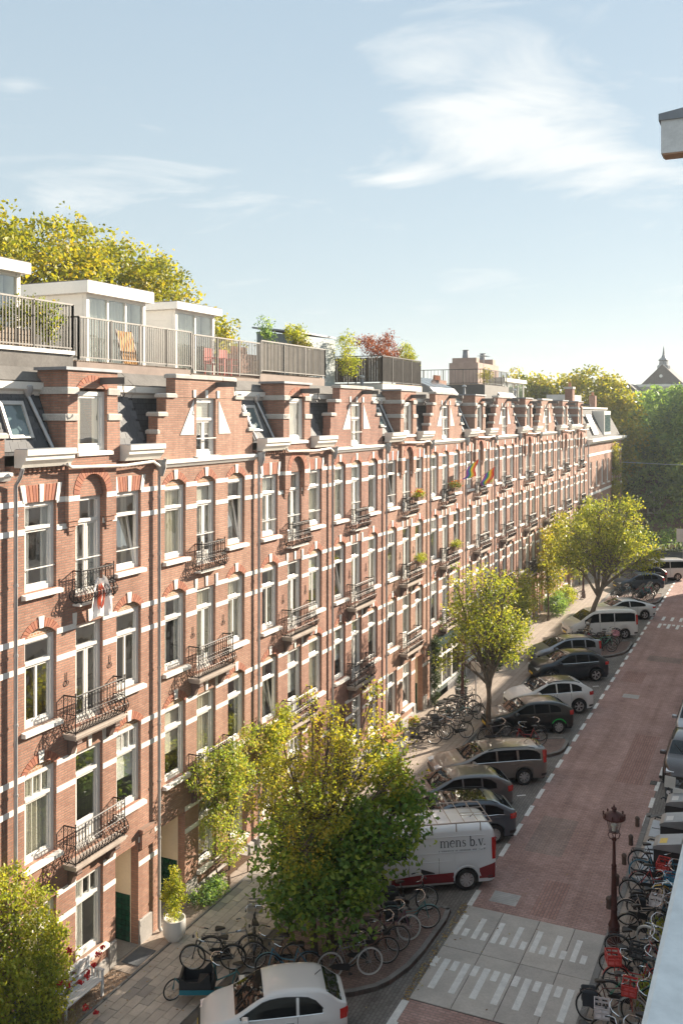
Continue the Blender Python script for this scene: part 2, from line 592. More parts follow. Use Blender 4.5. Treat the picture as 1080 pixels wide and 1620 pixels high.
def island(pts, label):
    """kerbed parking island: kerb stones round a brick field"""
    root = tag(MB().prism(pts, -.05, .115, 'z').build('traffic_island', NOSEB), kind='structure')
    n = len(pts)
    for i in range(n):
        a, c = Vector(pts[i]), Vector(pts[(i + 1) % n])
        if a.x < KX + .01 and c.x < KX + .01:
            continue
        L = (c - a).length
        k = max(1, round(L / .75))
        d = (c - a).normalized()
        nr = Vector((d.y, -d.x))
        for j in range(k):
            p, q = a + d * (L * j / k + .006), a + d * (L * (j + 1) / k - .006)
            b = MB()
            b.prism([tuple(p), tuple(q), tuple(q - nr * -.0 - nr * .14), tuple(p - nr * .14)][::-1] if False else [tuple(p), tuple(q), tuple(q + nr * -.14), tuple(p + nr * -.14)], -.05, .135, 'z')
            b.build('kerb_stone', KERB, root)
    return root


def sm_poly(pts, k=1):
    for _ in range(k):
        o = []
        for i in range(len(pts)):
            a, c = pts[i], pts[(i + 1) % len(pts)]
            if a[0] < KX + .01 and c[0] < KX + .01:
                o += [a]
                continue
            f0 = 0.0 if a[0] < KX + .01 else .2
            f1 = 1.0 if c[0] < KX + .01 else .8
            o += [(a[0] + (c[0] - a[0]) * f0, a[1] + (c[1] - a[1]) * f0)]
            if f1 < 1:
                o += [(a[0] + (c[0] - a[0]) * f1, a[1] + (c[1] - a[1]) * f1)]
        pts = o
    return pts


island(sm_poly([(KX + .1, 20.95), (-10.34, 22.84), (-9.6, 23.6), (-9.2, 25.0), (-9.12, 28.1), (-9.6, 28.2), (KX + .1, 25.8)]), '')
island(sm_poly([(KX + .1, 40.1), (-9.5, 42.5), (-8.92, 43.4), (-8.95, 45.0), (-9.3, 45.3), (KX + .1, 42.8)]), '')
island(sm_poly([(KX + .1, 59.3), (-9.9, 61.5), (-8.95, 63.2), (-8.95, 66.2), (-9.4, 66.4), (KX + .1, 64.0)]), '')
island(sm_poly([(KX + .1, 77.9), (-9.4, 80.3), (-8.95, 81.6), (-8.95, 85.0), (-9.4, 85.2), (KX + .1, 82.8)]), '')
# right-hand pavement
rp = tag(MB().prism([(-4.6, -20), (.35, -20), (.35, 98), (-2.6, 98), (-2.6, 39.6), (-4.0, 38.3), (-4.6, 37.6)], -.05, .115, 'z').build('pavement', PAVE), kind='structure')
y = -4.0
while y < 37.4:
    MB().bbox(-4.64, y, -.05, -4.46, y + .985, .135, .012).build('kerb_stone', KERB, rp)
    y += 1.0
MB().prism([(-4.62, 37.62), (-4.5, 37.55), (-3.9, 38.15), (-4.0, 38.28)], -.05, .135, 'z').build('kerb_stone', KERB, rp)

# raised concrete crossing of big slabs with painted teeth
ct = tag(MB().box(-8.86, 23.5, -.05, -4.62, 28.73, .006).build('speed_table', M('slab_joint', (.12, .11, .1), .95)), kind='structure')
xs = [-8.85, -7.72, -6.6, -5.55, -4.66]
for i in range(4):
    for j, (y0, y1) in enumerate(((23.52, 26.23), (26.25, 28.71))):
        MB().bbox(xs[i] + .008, y0, 0, xs[i + 1] - .008, y1, .022 + .002 * ((i + j) % 2), .008).build(
            'concrete_slab', M('table_concrete_%d' % ((i * 2 + j) % 3), [(.50, .46, .42), (.47, .435, .40), (.53, .49, .445)][(i * 2 + j) % 3], .9, var=.12, vs=1.3, bump=.1, fine=.15), ct)


def mark(x0, y0, x1, y1, z, parent):
    MB().box(x0, y0, z - .004, x1, y1, z).build('painted_bar', PAINT, parent)


for k in range(7):
    x = -8.72 + .571 * k
    mark(x - .08, 26.93, x + .08, 28.13, .0285, ct)
    mark(x + .19, 26.95, x + .35, 27.39, .0285, ct)
for k in range(7):
    x = -8.48 + .571 * k
    mark(x - .09, 24.14, x + .09, 25.63, .0285, ct)
    mark(x - .38, 25.13, x - .21, 25.63, .0285, ct)
for k in range(6):                 # the next table far up the street
    x = -8.0 + .62 * k
    mark(x - .1, 71.9, x + .1, 73.4, .005, road)
    mark(x + .2, 72.9, x + .4, 73.4, .005, road)
    mark(x - .1, 74.6, x + .1, 76.0, .005, road)
y = 19.6                           # dashed lines along both parking strips
while y < 97:
    if not 23.2 < y + .5 < 29:
        mark(-8.90, y, -8.74, y + 1.05, .006, road)
    y += 1.83
y = 37.0
while y < 97:
    mark(-4.70, y, -4.55, y + 1.05, .006, road)
    y += 1.83
mark(-9.0, 22.0, -8.80, 23.4, .0065, road)
for i, yb in enumerate((31.6, 34.8, 38.0, 47.6, 51.4, 55.0)):   # short bay ticks
    for k in range(4):
        x = -9.3 - .55 * k
        b = MB()
        b.prism([(x, yb - .4 * k), (x - .3, yb - .4 * k - .22), (x - .35, yb - .4 * k - .14), (x - .05, yb - .4 * k + .08)], .001, .005, 'z')
        b.build('painted_bar', PAINT, road)
for (x, y) in ((-7.92, 29.64), (-7.4, 53.75)):
    m = tag(MB().box(x - .42, y - .36, .002, x + .42, y + .36, .008).build('inspection_cover', M('cover_steel', (.42, .40, .38), .6, .2, var=.15)),
            'square grey inspection cover set in the red road %s' % ('beside the white van' if y < 40 else 'farther up the street'), 'cover')
    b = MB()
    for k in range(6):
        b.box(x - .36, y - .3 + k * .11, .008, x + .36, y - .26 + k * .11, .011)
    b.build('tread', M('cover_tread', (.36, .34, .33), .6, .2), m)
# fallen leaves and litter along kerbs
b = MB()
for i in range(900):
    if i < 500:
        t_ = rg.random()
        x, y = -9.05 + abs(rg.gauss(0, .12)), 23.4 + t_ * 5.4
        if rg.random() < .4:
            x, y = rg.uniform(-13, -9.3), rg.uniform(22.2, 24) - 2.2
    elif i < 700:
        x, y = rg.uniform(-15.8, -13.5), rg.uniform(18, 44)
    else:
        x, y = rg.uniform(-13, -4.7), rg.uniform(19, 60)
    z = .13 if x < KX else .012
    if 23.5 < y < 28.73 and -8.86 < x < -4.6:
        z = .034
    a, r_ = rg.uniform(0, 6.3), rg.uniform(.02, .05)
    c, s_ = math.cos(a) * r_, math.sin(a) * r_
    b.poly([(x + c, y + s_, z), (x - s_ * .5, y + c * .5, z + .01), (x - c, y - s_, z), (x + s_ * .5, y - c * .5, z + .006)], rg.choice([0, 0, 1, 2]))
tag(b.build('fallen_leaves', [M('dry_leaf', (.36, .23, .08), .8), M('brown_leaf', (.2, .12, .05), .8), M('pale_leaf', (.45, .38, .16), .8)]),
    'dry fallen leaves scattered on road and pavement', 'leaves', kind='stuff')

# repairs in the road brick, and gully grates along the kerbs
NEWB = brick_mat('new_road_brick', (0.50, 0.30, 0.26), (0.40, 0.23, 0.20), (0.26, 0.20, 0.18), bw=0.20, rh=0.10, ms=0.012, flat=True, turn=True, stain=0.2)
OLDB = brick_mat('old_road_brick', (0.47, 0.35, 0.31), (0.37, 0.28, 0.25), (0.26, 0.21, 0.19), bw=0.20, rh=0.10, ms=0.012, flat=True, stain=0.3)
for (x0, y0, x1, y1, m_) in ((-8.2, 33.2, -6.9, 36.4, OLDB), (-6.3, 41.0, -5.2, 47.5, NEWB), (-8.4, 56.5, -7.2, 59.0, NEWB), (-7.0, 29.0, -6.2, 31.4, NEWB), (-7.6, 62.0, -5.6, 63.4, OLDB)):
    sheet('brick_repair', rect(x0, y0, x1, y1), .003, m_, parent=road)
for (x, y, lab) in ((-4.80, 31.0, 'iron gully grate at the kerb right of the lamp post'), (-4.80, 41.5, 'iron gully grate before the parked cars at the right'), (-8.98, 31.2, 'iron gully grate beside the rear wheel of the white van')):
    g = tag(MB().box(x - .13, y - .22, .002, x + .13, y + .22, .012).build('gully_grate', M('grate_dark', (.03, .03, .03), .8)), lab, 'grate', 'gully grates')
    for k in range(6):
        MB().box(x - .11, y - .19 + k * .066, .012, x + .11, y - .16 + k * .066, .02).build('grate_bar', M('grate_iron', (.14, .13, .12), .6, .4), g)
# ---------------------------------------------------------------- terrace houses
CACHE = {}


def arc(y0, y1, z, rise, n=10):
    """points of a segmental arch from (y0, z) to (y1, z)"""
    h = (y1 - y0) / 2
    r = (h * h + rise * rise) / (2 * rise)
    cy, cz = (y0 + y1) / 2, z + rise - r
    a = math.asin(min(1, h / r))
    if rise > h:
        a = math.pi - a
    return [(cy + r * math.sin(-a + 2 * a * i / n), cz + r * math.cos(-a + 2 * a * i / n)) for i in range(n + 1)]


def wall_mesh(y0, y1, z0, z1, ops, th=0.30, reveal=0.16):
    b = MB()
    ys = sorted({y0, y1, *[o[0] for o in ops], *[o[1] for o in ops]})
    zs = sorted({z0, z1, *[o[2] for o in ops], *[o[3] + o[4] for o in ops]})
    for i in range(len(ys) - 1):
        for j in range(len(zs) - 1):
            cy, cz = (ys[i] + ys[i + 1]) / 2, (zs[j] + zs[j + 1]) / 2
            if any(o[0] < cy < o[1] and o[2] < cz < o[3] + o[4] for o in ops):
                continue
            b.poly([(0, ys[i], zs[j]), (0, ys[i + 1], zs[j]), (0, ys[i + 1], zs[j + 1]), (0, ys[i], zs[j + 1])])
    for (a, c, zb, zt, rise) in ops:
        d = -reveal - .1
        b.poly([(0, a, zb), (0, a, zt), (d, a, zt), (d, a, zb)])
        b.poly([(0, c, zb), (d, c, zb), (d, c, zt), (0, c, zt)])
        b.poly([(0, a, zb), (d, a, zb), (d, c, zb), (0, c, zb)])
        if rise > 0:
            pts = arc(a, c, zt, rise)
            for k in range(len(pts) - 1):
                p, q = pts[k], pts[k + 1]
                b.poly([(0, p[0], p[1]), (0, q[0], q[1]), (0, q[0], zt + rise), (0, p[0], zt + rise)])
                b.poly([(0, p[0], p[1]), (d, p[0], p[1]), (d, q[0], q[1]), (0, q[0], q[1])])
        else:
            b.poly([(0, a, zt), (0, c, zt), (d, c, zt), (d, a, zt)])
    b.poly([(-th, y0, z0), (-th, y0, z1), (0, y0, z1), (0, y0, z0)])
    b.poly([(-th, y1, z0), (0, y1, z0), (0, y1, z1), (-th, y1, z1)])
    b.poly([(0, y0, z1), (0, y1, z1), (-th, y1, z1), (-th, y0, z1)])
    return b


def frame_mesh(w, h, kind):
    key = ('f', round(w, 2), round(h, 2), kind)
    if key in CACHE:
        return CACHE[key]
    b = MB()
    f = .11
    tr = h - .68 if h > 1.6 else None
    b.box(-.09, 0, 0, .02, f, h)
    b.box(-.09, w - f, 0, .02, w, h)
    b.box(-.09, f, h - f, .02, w - f, h)
    b.box(-.09, f, 0, .012, w - f, f)
    if tr:
        b.box(-.085, f, tr, .035, w - f, tr + .085)
    top = tr if tr else h - f
    s = .065
    if kind == 'door' or kind == 'double':
        m = w / 2
        z1 = top
        for (p, q) in ((f, m - .012), (m + .012, w - f)):
            b.box(-.07, p, f, -.012, p + s, z1)
            b.box(-.07, q - s, f, -.012, q, z1)
            b.box(-.07, p + s, f, -.012, q - s, f + (.32 if kind == 'door' else s))
            b.box(-.07, p + s, z1 - s, -.012, q - s, z1)
        if tr:
            b.box(-.07, f, tr + .085, -.012, f + s * .7, h - f)
            b.box(-.07, w - f - s * .7, tr + .085, -.012, w - f, h - f)
    elif kind == 'full':
        b.box(-.07, f, f, -.012, f + .07, top)
        b.box(-.07, w - f - .07, f, -.012, w - f, top)
        b.box(-.07, f + .07, f, -.012, w - f - .07, f + .62)
        b.box(-.07, f + .07, top - .07, -.012, w - f - .07, top)
    else:
        if kind == 'tilt':
            dx = -.26
            zt = top - .02
            for y in (f + s / 2, w - f - s / 2):
                b.bar((-.04, y, f), (-.04 + dx, y, zt), s, .05, up=(1, 0, 0))
            b.bar((-.04 + dx, f, zt - s / 2), (-.04 + dx, w - f, zt - s / 2), .05, s)
            b.bar((-.04, f, f + s / 2), (-.04, w - f, f + s / 2), .05, s)
        else:
            b.box(-.07, f, f, -.015, f + s, top)
            b.box(-.07, w - f - s, f, -.015, w - f, top)
            b.box(-.07, f + s, f, -.015, w - f - s, f + s)
            b.box(-.07, f + s, top - s, -.015, w - f - s, top)
        if kind == 'mull':
            b.box(-.07, w * .45, f + s, -.015, w * .45 + .06, top - s)
        if tr:
            for y in (f, w - f - .035):
                b.box(-.06, y, tr + .085, -.015, y + .035, h - f)
            b.box(-.06, f + .035, h - f - .035, -.015, w - f - .035, h - f)
    if kind == 'lights' and tr:
        for k in (1, 2):
            y = f + (w - 2 * f) * k / 3
            b.box(-.06, y - .015, tr + .085, -.01, y + .015, h - f)
    CACHE[key] = b.mesh('window', WHITE)
    return CACHE[key]


def curtain_mesh(w, h, kind, mi):
    key = ('c', round(w, 2), round(h, 2), kind, mi)
    if key in CACHE:
        return CACHE[key]
    b = MB()

    def wavy(ya, yb, za, zb, amp=.035):
        n = max(6, int(abs(yb - ya) / .035))
        pr = None
        for i in range(n + 1):
            y = ya + (yb - ya) * i / n
            x = amp * math.sin(i * 1.35) + .4 * amp * math.sin(i * .77 + 1)
            q = ((x * 1.5, y, za), (x, y, zb))
            if pr:
                b.poly([pr[0], q[0], q[1], pr[1]])
            pr = q
    if kind == 'sides':
        wavy(.06, w * .33, 0, h)
        wavy(w * .72, w - .06, 0, h)
    elif kind == 'left':
        wavy(.06, w * .48, 0, h)
    elif kind == 'full':
        wavy(.04, w - .04, 0, h, .028)
    elif kind == 'half':
        wavy(.06, w - .06, 0, h * .45, .02)
    elif kind == 'blind':
        z = h
        k = 0
        while z > h * .35:
            b.box(-.005, .06, z - .045, .005, w - .06, z)
            z -= .05
            k += 1
    CACHE[key] = b.mesh('curtain', CURT[mi], smooth=(kind != 'blind'), ang=80)
    return CACHE[key]


def sill_mesh(w):
    key = ('s', round(w, 2))
    if key not in CACHE:
        CACHE[key] = MB().prism([(-.16, -.0), (.15, -.045), (.15, -.14), (-.0, -.16), (-.16, -.16)], -.11, w + .11, 'y').mesh('sill', STONE)
    return CACHE[key]


def pane_mesh(w, h, tilt=0.0, glass=None):
    key = ('p', round(w, 2), round(h, 2), tilt, (glass or GLASS).name)
    if key not in CACHE:
        CACHE[key] = MB().poly([(0, 0, 0), (0, w, 0), (tilt, w, h), (tilt, 0, h)]).mesh('pane', glass or GLASS)
    return CACHE[key]


def window(parent, y0, y1, z0, z1, kind, rg_, x=-.11, sill=True, cur=None, name='window', label=None):
    w, h = y1 - y0, z1 - z0
    o = put(name, frame_mesh(w, h, kind), parent, (x, y0, z0))
    if label:
        o['label'] = label
    f = .11
    tr = h - .68 if h > 1.6 else None
    if tr:
        put('pane', pane_mesh(w - 2 * f, h - f - tr - .085), o, (-.045, f, tr + .085))
        if kind in ('door', 'double', 'mull'):
            m = w * .5 if kind != 'mull' else w * .45 + .03
            put('pane', pane_mesh(m - f, tr - f), o, (-.045, f, f))
            put('pane', pane_mesh(w - f - m, tr - f), o, (-.045, m, f))
        else:
            put('pane', pane_mesh(w - 2 * f, tr - f, -.26 if kind == 'tilt' else 0.0), o, (-.045, f, f))
    else:
        put('pane', pane_mesh(w - 2 * f, h - 2 * f), o, (-.045, f, f))
    if sill:
        put('sill', sill_mesh(w), o, (.13 + x + .0, 0, 0) if False else (.10, 0, 0))
    cur = cur or rg_.choice(['sides', 'full', 'full', 'left', 'half', 'blind', 'full', 'sides', 'full'])
    if cur != 'none':
        put('curtain', curtain_mesh(w - .1, h - .1, cur, rg_.choice([0, 0, 1, 0, 3, 2])), o, (-.13 if kind != 'tilt' else -.36, .05, .05))
    return o


def rail_mesh(L, D, hgt=.98):
    """bow-fronted iron railing, front of length L, depth D, open to the wall at x = 0"""
    key = ('r', round(L, 2), round(D, 2), hgt)
    if key in CACHE:
        return CACHE[key]
    b = MB()
    r = .011
    path = [(0, 0), (D, 0), (D, L), (0, L)]
    segs = [((0, 0), (D, 0), (0, -1)), ((D, 0), (D, L), (1, 0)), ((D, L), (0, L), (0, 1))]
    for z, rr in ((hgt, .021), (hgt * .52, .013), (.05, .015)):
        b.tube([(p[0], p[1], z) for p in path], rr, 4)
    for (a, c, nrm) in segs:
        ln = math.hypot(c[0] - a[0], c[1] - a[1])
        n = max(2, round(ln / .125))
        for i in range(n + 1):
            t = i / n
            x, y = a[0] + (c[0] - a[0]) * t, a[1] + (c[1] - a[1]) * t
            b.tube([(x, y, hgt), (x, y, hgt * .52)], r, 4, cap=False)
            pts = []
            for q in range(7):
                u = q / 6
                bow = .17 * math.sin(math.pi * min(1, u * 1.02)) * (1 - .25 * u)
                pts.append((x + nrm[0] * bow, y + nrm[1] * bow, .05 + (hgt * .52 - .05) * u))
            b.tube(pts, r, 4, cap=False)
            if i < n:                 # scrolls between the bars
                cx, cy = x + (c[0] - a[0]) / n * .5, y + (c[1] - a[1]) / n * .5
                dx, dy = (c[0] - a[0]) / ln, (c[1] - a[1]) / ln
                for (zc, rad, off) in ((hgt * .27, .05, .15), (hgt * .14, .035, .10), (hgt * .45, .03, .06), (hgt * .90, .032, 0.0), (hgt * .60, .03, 0.0)):
                    ring = [(cx + dx * rad * math.cos(k * 1.0472) + nrm[0] * off, cy + dy * rad * math.cos(k * 1.0472) + nrm[1] * off, zc + rad * 1.25 * math.sin(k * 1.0472)) for k in range(6)]
                    b.tube(ring, .008, 3, closed=True)
    for (x, y) in ((D, 0), (D, L)):
        b.tube([(x, y, 0), (x, y, hgt + .05)], .018, 4)
        b.lathe([(.0, .0), (.03, .03), (.0, .06)], 6, (x, y, hgt + .04))
    for y in (-.02, L + .02):        # end scrolls against the wall
        ring = [(.10 + .085 * math.cos(k * .785), y, .10 + .085 * math.sin(k * .785)) for k in range(8)]
        b.tube(ring, .012, 4, closed=True)
    CACHE[key] = b.mesh('railing', IRON)
    return CACHE[key]


def balcony(parent, y0, y1, z, D=.38, slab=True):
    L = y1 - y0
    if slab:
        key = ('slab', round(L, 2))
        if key not in CACHE:
            CACHE[key] = MB().box(0, 0, -.10, D + .04, L, -.04).box(0, .04, -.16, D - .02, L - .04, -.10).box(.0, -.03, -.04, D + .07, L + .03, .0).mesh('balcony', M('balcony_shaded_stone', (.52, .44, .38), .8, var=.15, vs=3, fine=.2))  # slab colour browned to paint in its shadow
            b = MB()
            b.prism([(.0, -.16), (D - .04, -.16), (D - .06, -.27), (D * .55, -.33), (D * .42, -.42), (.14, -.47), (.10, -.58), (.0, -.62)], 0, .17, 'y')
            b.lathe([(.055, -.01), (.055, .18)], 8, (D - .10, 0, -.27), 'y')
            CACHE['bracket'] = b.mesh('bracket', M('bracket_brown', (.14, .09, .075), .7, var=.2))
        o = put('balcony', CACHE[key], parent, (.002, y0, z))
        put('bracket', CACHE['bracket'], o, (0, .16, 0))
        put('bracket', CACHE['bracket'], o, (0, L - .33, 0))
    else:
        o = put('balcony', MB().box(0, .0, -.05, .24, L, 0).mesh('balcony', STONE), parent, (.002, y0, z))
        D = .26
    put('railing', rail_mesh(L - .04, D, .98 if slab else .86), o, (0, .02, .0))
    return o


def arch_ring(y0, y1, z, rise, wd=.26, n=12):
    """radial bricks of an arch with a pale keystone"""
    p = arc(y0, y1, z, rise, n)
    q = arc(y0 - wd * .8, y1 + wd * .8, z - .02, rise + wd * .95, n)
    b = MB()
    for k in range(n):
        b.poly([(.007, p[k][0], p[k][1]), (.007, p[k + 1][0], p[k + 1][1]), (.007, q[k + 1][0], q[k + 1][1]), (.007, q[k][0], q[k][1])], 0)
        b.poly([(.007, p[k][0], p[k][1]), (-.05, p[k][0], p[k][1]), (-.05, p[k + 1][0], p[k + 1][1]), (.007, p[k + 1][0], p[k + 1][1])], 0)
    return b


def voussoirs(y0, y1, z, rise, wd=.26, n=17):
    """one mesh holding the wedge bricks standing on end round an arch"""
    p = arc(y0, y1, z, rise, n)
    q = arc(y0 - wd * .75, y1 + wd * .75, z - .02, rise + wd * .95, n)
    b = MB()
    for k in range(n):
        def L(s, t):
            return (s[0] + (t[0] - s[0]) * .07, s[1] + (t[1] - s[1]) * .07)
        a, c, d, e = L(p[k], p[k + 1]), L(p[k + 1], p[k]), L(q[k + 1], q[k]), L(q[k], q[k + 1])
        b.prism([a, c, d, e], -.03, .012, 'x', mi=k % 2)
    return b


def key_stone(y, z0, z1, w0=.07, w1=.10):
    return MB().prism([(y - w0, z0), (y + w0, z0), (y + w1, z1), (y - w1, z1)], -.02, .03, 'x')


AB = [M('arch_brick_light', (.43, .175, .105), .85, var=.12, vs=6, fine=.15), M('arch_brick_dark', (.34, .13, .085), .85, var=.12, vs=6, fine=.15)]
ROOFTOP = 16.55


def house(i, Y0, Y1, typ, label, near=True):
    rg_ = random.Random(100 + i * 7)
    w = Y1 - Y0
    k = w / 5.85
    BR = BRICKS[(0, 0, 4, 1, 2, 4, 0, 3, 2, 1, 4, 3, 0)[i]]
    H = thing('terrace_house', label, 'house', (FX, Y0, 0), group='brick terrace houses')
    bays = [(.43 * k, 1.56 * k), (2.30 * k, 3.40 * k), (4.0 * k, 5.12 * k)] if typ == 'A' else [(.45 * k, 1.54 * k), (2.15 * k, 3.24 * k), (4.0 * k, 5.08 * k)]
    ops, wins, archs = [], [], []
    kinds = ['plain', 'double', 'mull', 'plain', 'lights', 'tilt', 'plain', 'mull', 'plain']
    for fl in (3, 2, 1):
        head = 3.12 + 3.34 * fl
        for bi, (a, c) in enumerate(bays):
            mid = bi == 1
            zb = head - (2.62 if mid else 2.2)
            rise = 0.0
            if not mid and not (typ == 'A' and fl == 3):
                rise = .22
            if mid and typ == 'B' and fl == 3:
                rise = .22
            ops.append((a, c, zb, head, rise))
            if rise:
                archs.append((a, c, head, rise))
            kd = rg_.choice(kinds)
            if mid:
                kd = 'door' if fl > 1 else rg_.choice(['full', 'door', 'full'])
            if i == 1:
                kd = {(3, 0): 'plain', (3, 1): 'double', (3, 2): 'tilt', (2, 0): 'mull', (2, 1): 'double', (2, 2): 'mull', (1, 0): 'lights', (1, 1): 'full', (1, 2): 'lights'}[(fl, bi)]
            wins.append((a, c, zb, head, kd, not mid, fl, bi))
    head = 3.12
    shop = (i == 6)
    portal = None
    if shop:
        ops.append((.35, w - .5, .5, 3.25, 0))
    else:
        portal = (3.95 * k, 5.0 * k) if typ == 'A' else (.22 * k, 1.5 * k)
        ops.append((portal[0], portal[1], .12, 3.05, 0))
        for (a, c) in ((bays[0], (2.3 * k, 3.42 * k)) if typ == 'A' else ((2.25 * k, 3.3 * k), bays[2])):
            ops.append((a, c, .98, head, 0.0))
            wins.append((a, c, .98, head, rg_.choice(['lights', 'plain', 'lights']), True, 0, 0))
    ztop = 14.05 if typ == 'A' else 13.83
    wall_mesh(0, w, 0, ztop, ops).build('wall', BR, H)
    for (a, c, z0, z1, kd, sill, fl, bi) in wins:
        cur = None
        if i == 1:
            cur = {(3, 0): 'sides', (3, 1): 'sides', (3, 2): 'sides', (2, 0): 'none', (2, 1): 'none', (2, 2): 'none', (1, 0): 'full', (1, 1): 'none', (1, 2): 'blind'}.get((fl, bi))
        window(H, a, c, z0, z1, kd, rg_, sill=sill, cur=cur)
    # arches, tympana, key stones
    for (a, c, z, rise) in archs:
        voussoirs(a, c, z, rise, n=17 if i < 5 else 9).build('brick_arch', AB, H)
        b = MB()
        b.poly([(-.08, p[0], p[1]) for p in arc(a, c, z, rise)][::-1])
        b.build('tympanum', YELB, H)
        m = (a + c) / 2
        key_stone(m, z + rise - .02, z + rise + .27).build('keystone', STONE, H)
    # pale bands between the windows
    for fl in (3, 2, 1, 0):
        head = 3.12 + 3.34 * fl
        edges = sorted([(o[0], o[1]) for o in ops if o[2] < head - .05 < o[3] + .1])
        for zc in (head, head - .70):
            y = 0.0
            for (a, c) in edges + [(w, w)]:
                if a - y > .06:
                    ya = y + (.0 if y == 0 else .0)
                    MB().box(-.02, ya + .001, zc - .07, .018, a - .001, zc + .07).build('stone_band', STONE, H)
                y = c
    # flat arches on the top floor of the narrow-dormer type
    if typ == 'A':
        for bi in (0, 2):
            a, c = bays[bi]
            z = 13.14
            b = MB()
            n = 11
            for q in range(n):
                t0, t1 = q / n + .008, (q + 1) / n - .008
                b.prism([(a + (c - a) * t0, z + .01), (a + (c - a) * t1, z + .01), (a - .12 + (c - a + .24) * t1, z + .42), (a - .12 + (c - a + .24) * t0, z + .42)], -.02, .010, 'x', mi=q % 2)
            b.build('brick_arch', AB, H)
            for yy, lean in ((a, -.1), ((a + c) / 2, 0), (c, .1)):
                MB().prism([(yy - .06, z), (yy + .06, z), (yy + .09 + lean, z + .44), (yy - .07 + lean, z + .44)], -.02, .03, 'x').build('keystone', STONE, H)
        # projecting arch block over the middle window, on corbels
        a, c = bays[1]
        y0, y1 = a - .42, c + .42
        z = 13.14
        b = MB()
        pts = arc(a, c, z, .60, 14)
        X1 = .13
        b.box(-.02, y0, 12.55, X1, a - .001, z)
        b.box(-.02, c + .001, 12.55, X1, y1, z)
        for q in range(14):
            p, s = pts[q], pts[q + 1]
            b.poly([(X1, p[0], p[1]), (X1, s[0], s[1]), (X1, s[0], 14.3), (X1, p[0], 14.3)])
            b.poly([(X1, p[0], p[1]), (-.12, p[0], p[1]), (-.12, s[0], s[1]), (X1, s[0], s[1])])
        b.poly([(X1, y0, z), (X1, a, z), (X1, a, 14.3), (X1, y0, 14.3)])
        b.poly([(X1, c, z), (X1, y1, z), (X1, y1, 14.3), (X1, c, 14.3)])
        b.poly([(0, y0, z), (X1, y0, z), (X1, y0, 14.3), (0, y0, 14.3)])
        b.poly([(0, y1, z), (0, y1, 14.3), (X1, y1, 14.3), (X1, y1, z)])
        for q, (zz_, dd) in enumerate(((12.42, .10), (12.30, .06), (12.2, .03))):
            for (p, s) in ((y0, a), (c, y1)):
                b.box(-.02, p + .05 + .04 * q, zz_, dd, s - .02 - .04 * q, zz_ + .125)
        b.build('arch_block', BR, H)
        voussoirs(a, c, z, .60, .30, n=21 if i < 5 else 11).build('brick_arch', AB, H, loc=(X1, 0, 0))
        b = MB()
        b.poly([(-.001 + .003, p[0], p[1]) for p in pts][::-1])
        b.build('tympanum', BR, H)
        MB().box(-.02, y0 - .01, z - .07, X1 + .015, a - .002, z + .07).build('stone_band', STONE, H)
        MB().box(-.02, c + .002, z - .07, X1 + .015, y1 + .01, z + .07).build('stone_band', STONE, H)
        # dormer gable
        g0, g1 = a - .37, c + .57
        d0, d1 = a + .02, c + .12
        zs_ = 14.36
        b = MB()
        dp = -.95

        def pier(p, q, za, zb):
            b.box(dp, p, za, .06, q, zb)
        pier(g0 - .08, d0, 14.05, 15.24)
        pier(g0, d0, 15.24, 16.0)
        pier(d1, g1 + .1, 14.05, 15.24)
        pier(d1, g1, 15.24, 16.0)
        b.box(-.3, d0, 14.05, .055, d1, zs_ - .12)
        b.box(dp, g0 + .002, 16.0, .058, g1 - .002, 16.46)
        b.build('gable', BR, H)
        voussoirs(d0 + .05, d1 - .05, 15.98, .2, .2, n=11).build('brick_arch', AB, H, loc=(.06, 0, 0))
        MB().box(dp - .02, g0 - .12, 16.46, .12, g1 + .12, 16.54).build('coping', LEAD, H)
        for zc in (15.24, 15.93):
            off = .14 if zc < 15.5 else .06
            MB().bbox(dp - .02, g0 - off, zc - .09, .11, d0 - .003, zc + .09, .03).build('cap_stone', CAP, H)
            MB().bbox(dp - .02, d1 + .003, zc - .09, .11, g1 + off, zc + .09, .03).build('cap_stone', CAP, H)
        window(H, d0, d1, zs_, 15.92, 'small', rg_, x=-.06, cur=rg_.choice(['blind', 'full', 'sides']))
        # hoist beam and hook
        hb = MB().box(-.3, (d0 + d1) / 2 - .07 + .35, 16.12, .88, (d0 + d1) / 2 + .07 + .35, 16.30).build('hoist_beam', BEAM, H)
        hy = (d0 + d1) / 2 + .35
        MB().tube([(.78, hy, 16.12), (.78, hy, 15.98), (.83, hy, 15.88), (.80, hy, 15.78), (.73, hy, 15.78), (.70, hy, 15.84)], .016, 6).build('hook', IRON, hb)
        # gutters on both sides
        for (p, q) in ((.08, g0 - .08), (g1 + .12, w - .08)):
            b = MB()
            b.prism([(0, 14.02), (.22, 14.02), (.26, 14.10), (.30, 14.14), (.36, 14.20), (.36, 14.28), (.42, 14.32), (.42, 14.46), (0, 14.46)], p, q, 'y')
            b.build('gutter_box', OFFWH, H)
            MB().box(.02, p + .02, 14.462, .40, q - .02, 14.475).build('gutter_lining', LEAD, H)
            b = MB()
            y = p + .05
            while y < q - .08:
                b.box(0, y, 13.90, .10, y + .08, 14.02)
                y += .17
            b.build('dentil_course', BR, H)
    else:
        # stepped gable with pale triangles
        m = w / 2 - .25 * k
        m = (bays[1][0] + bays[1][1]) / 2
        d0, d1 = bays[1][0] - .02, bays[1][1] + .02
        hw = [(13.83, 14.74, 2.95), (14.74, 15.26, 2.62), (15.26, 15.82, 2.2), (15.82, 16.42, 1.72)]
        b = MB()
        zs_ = 14.02
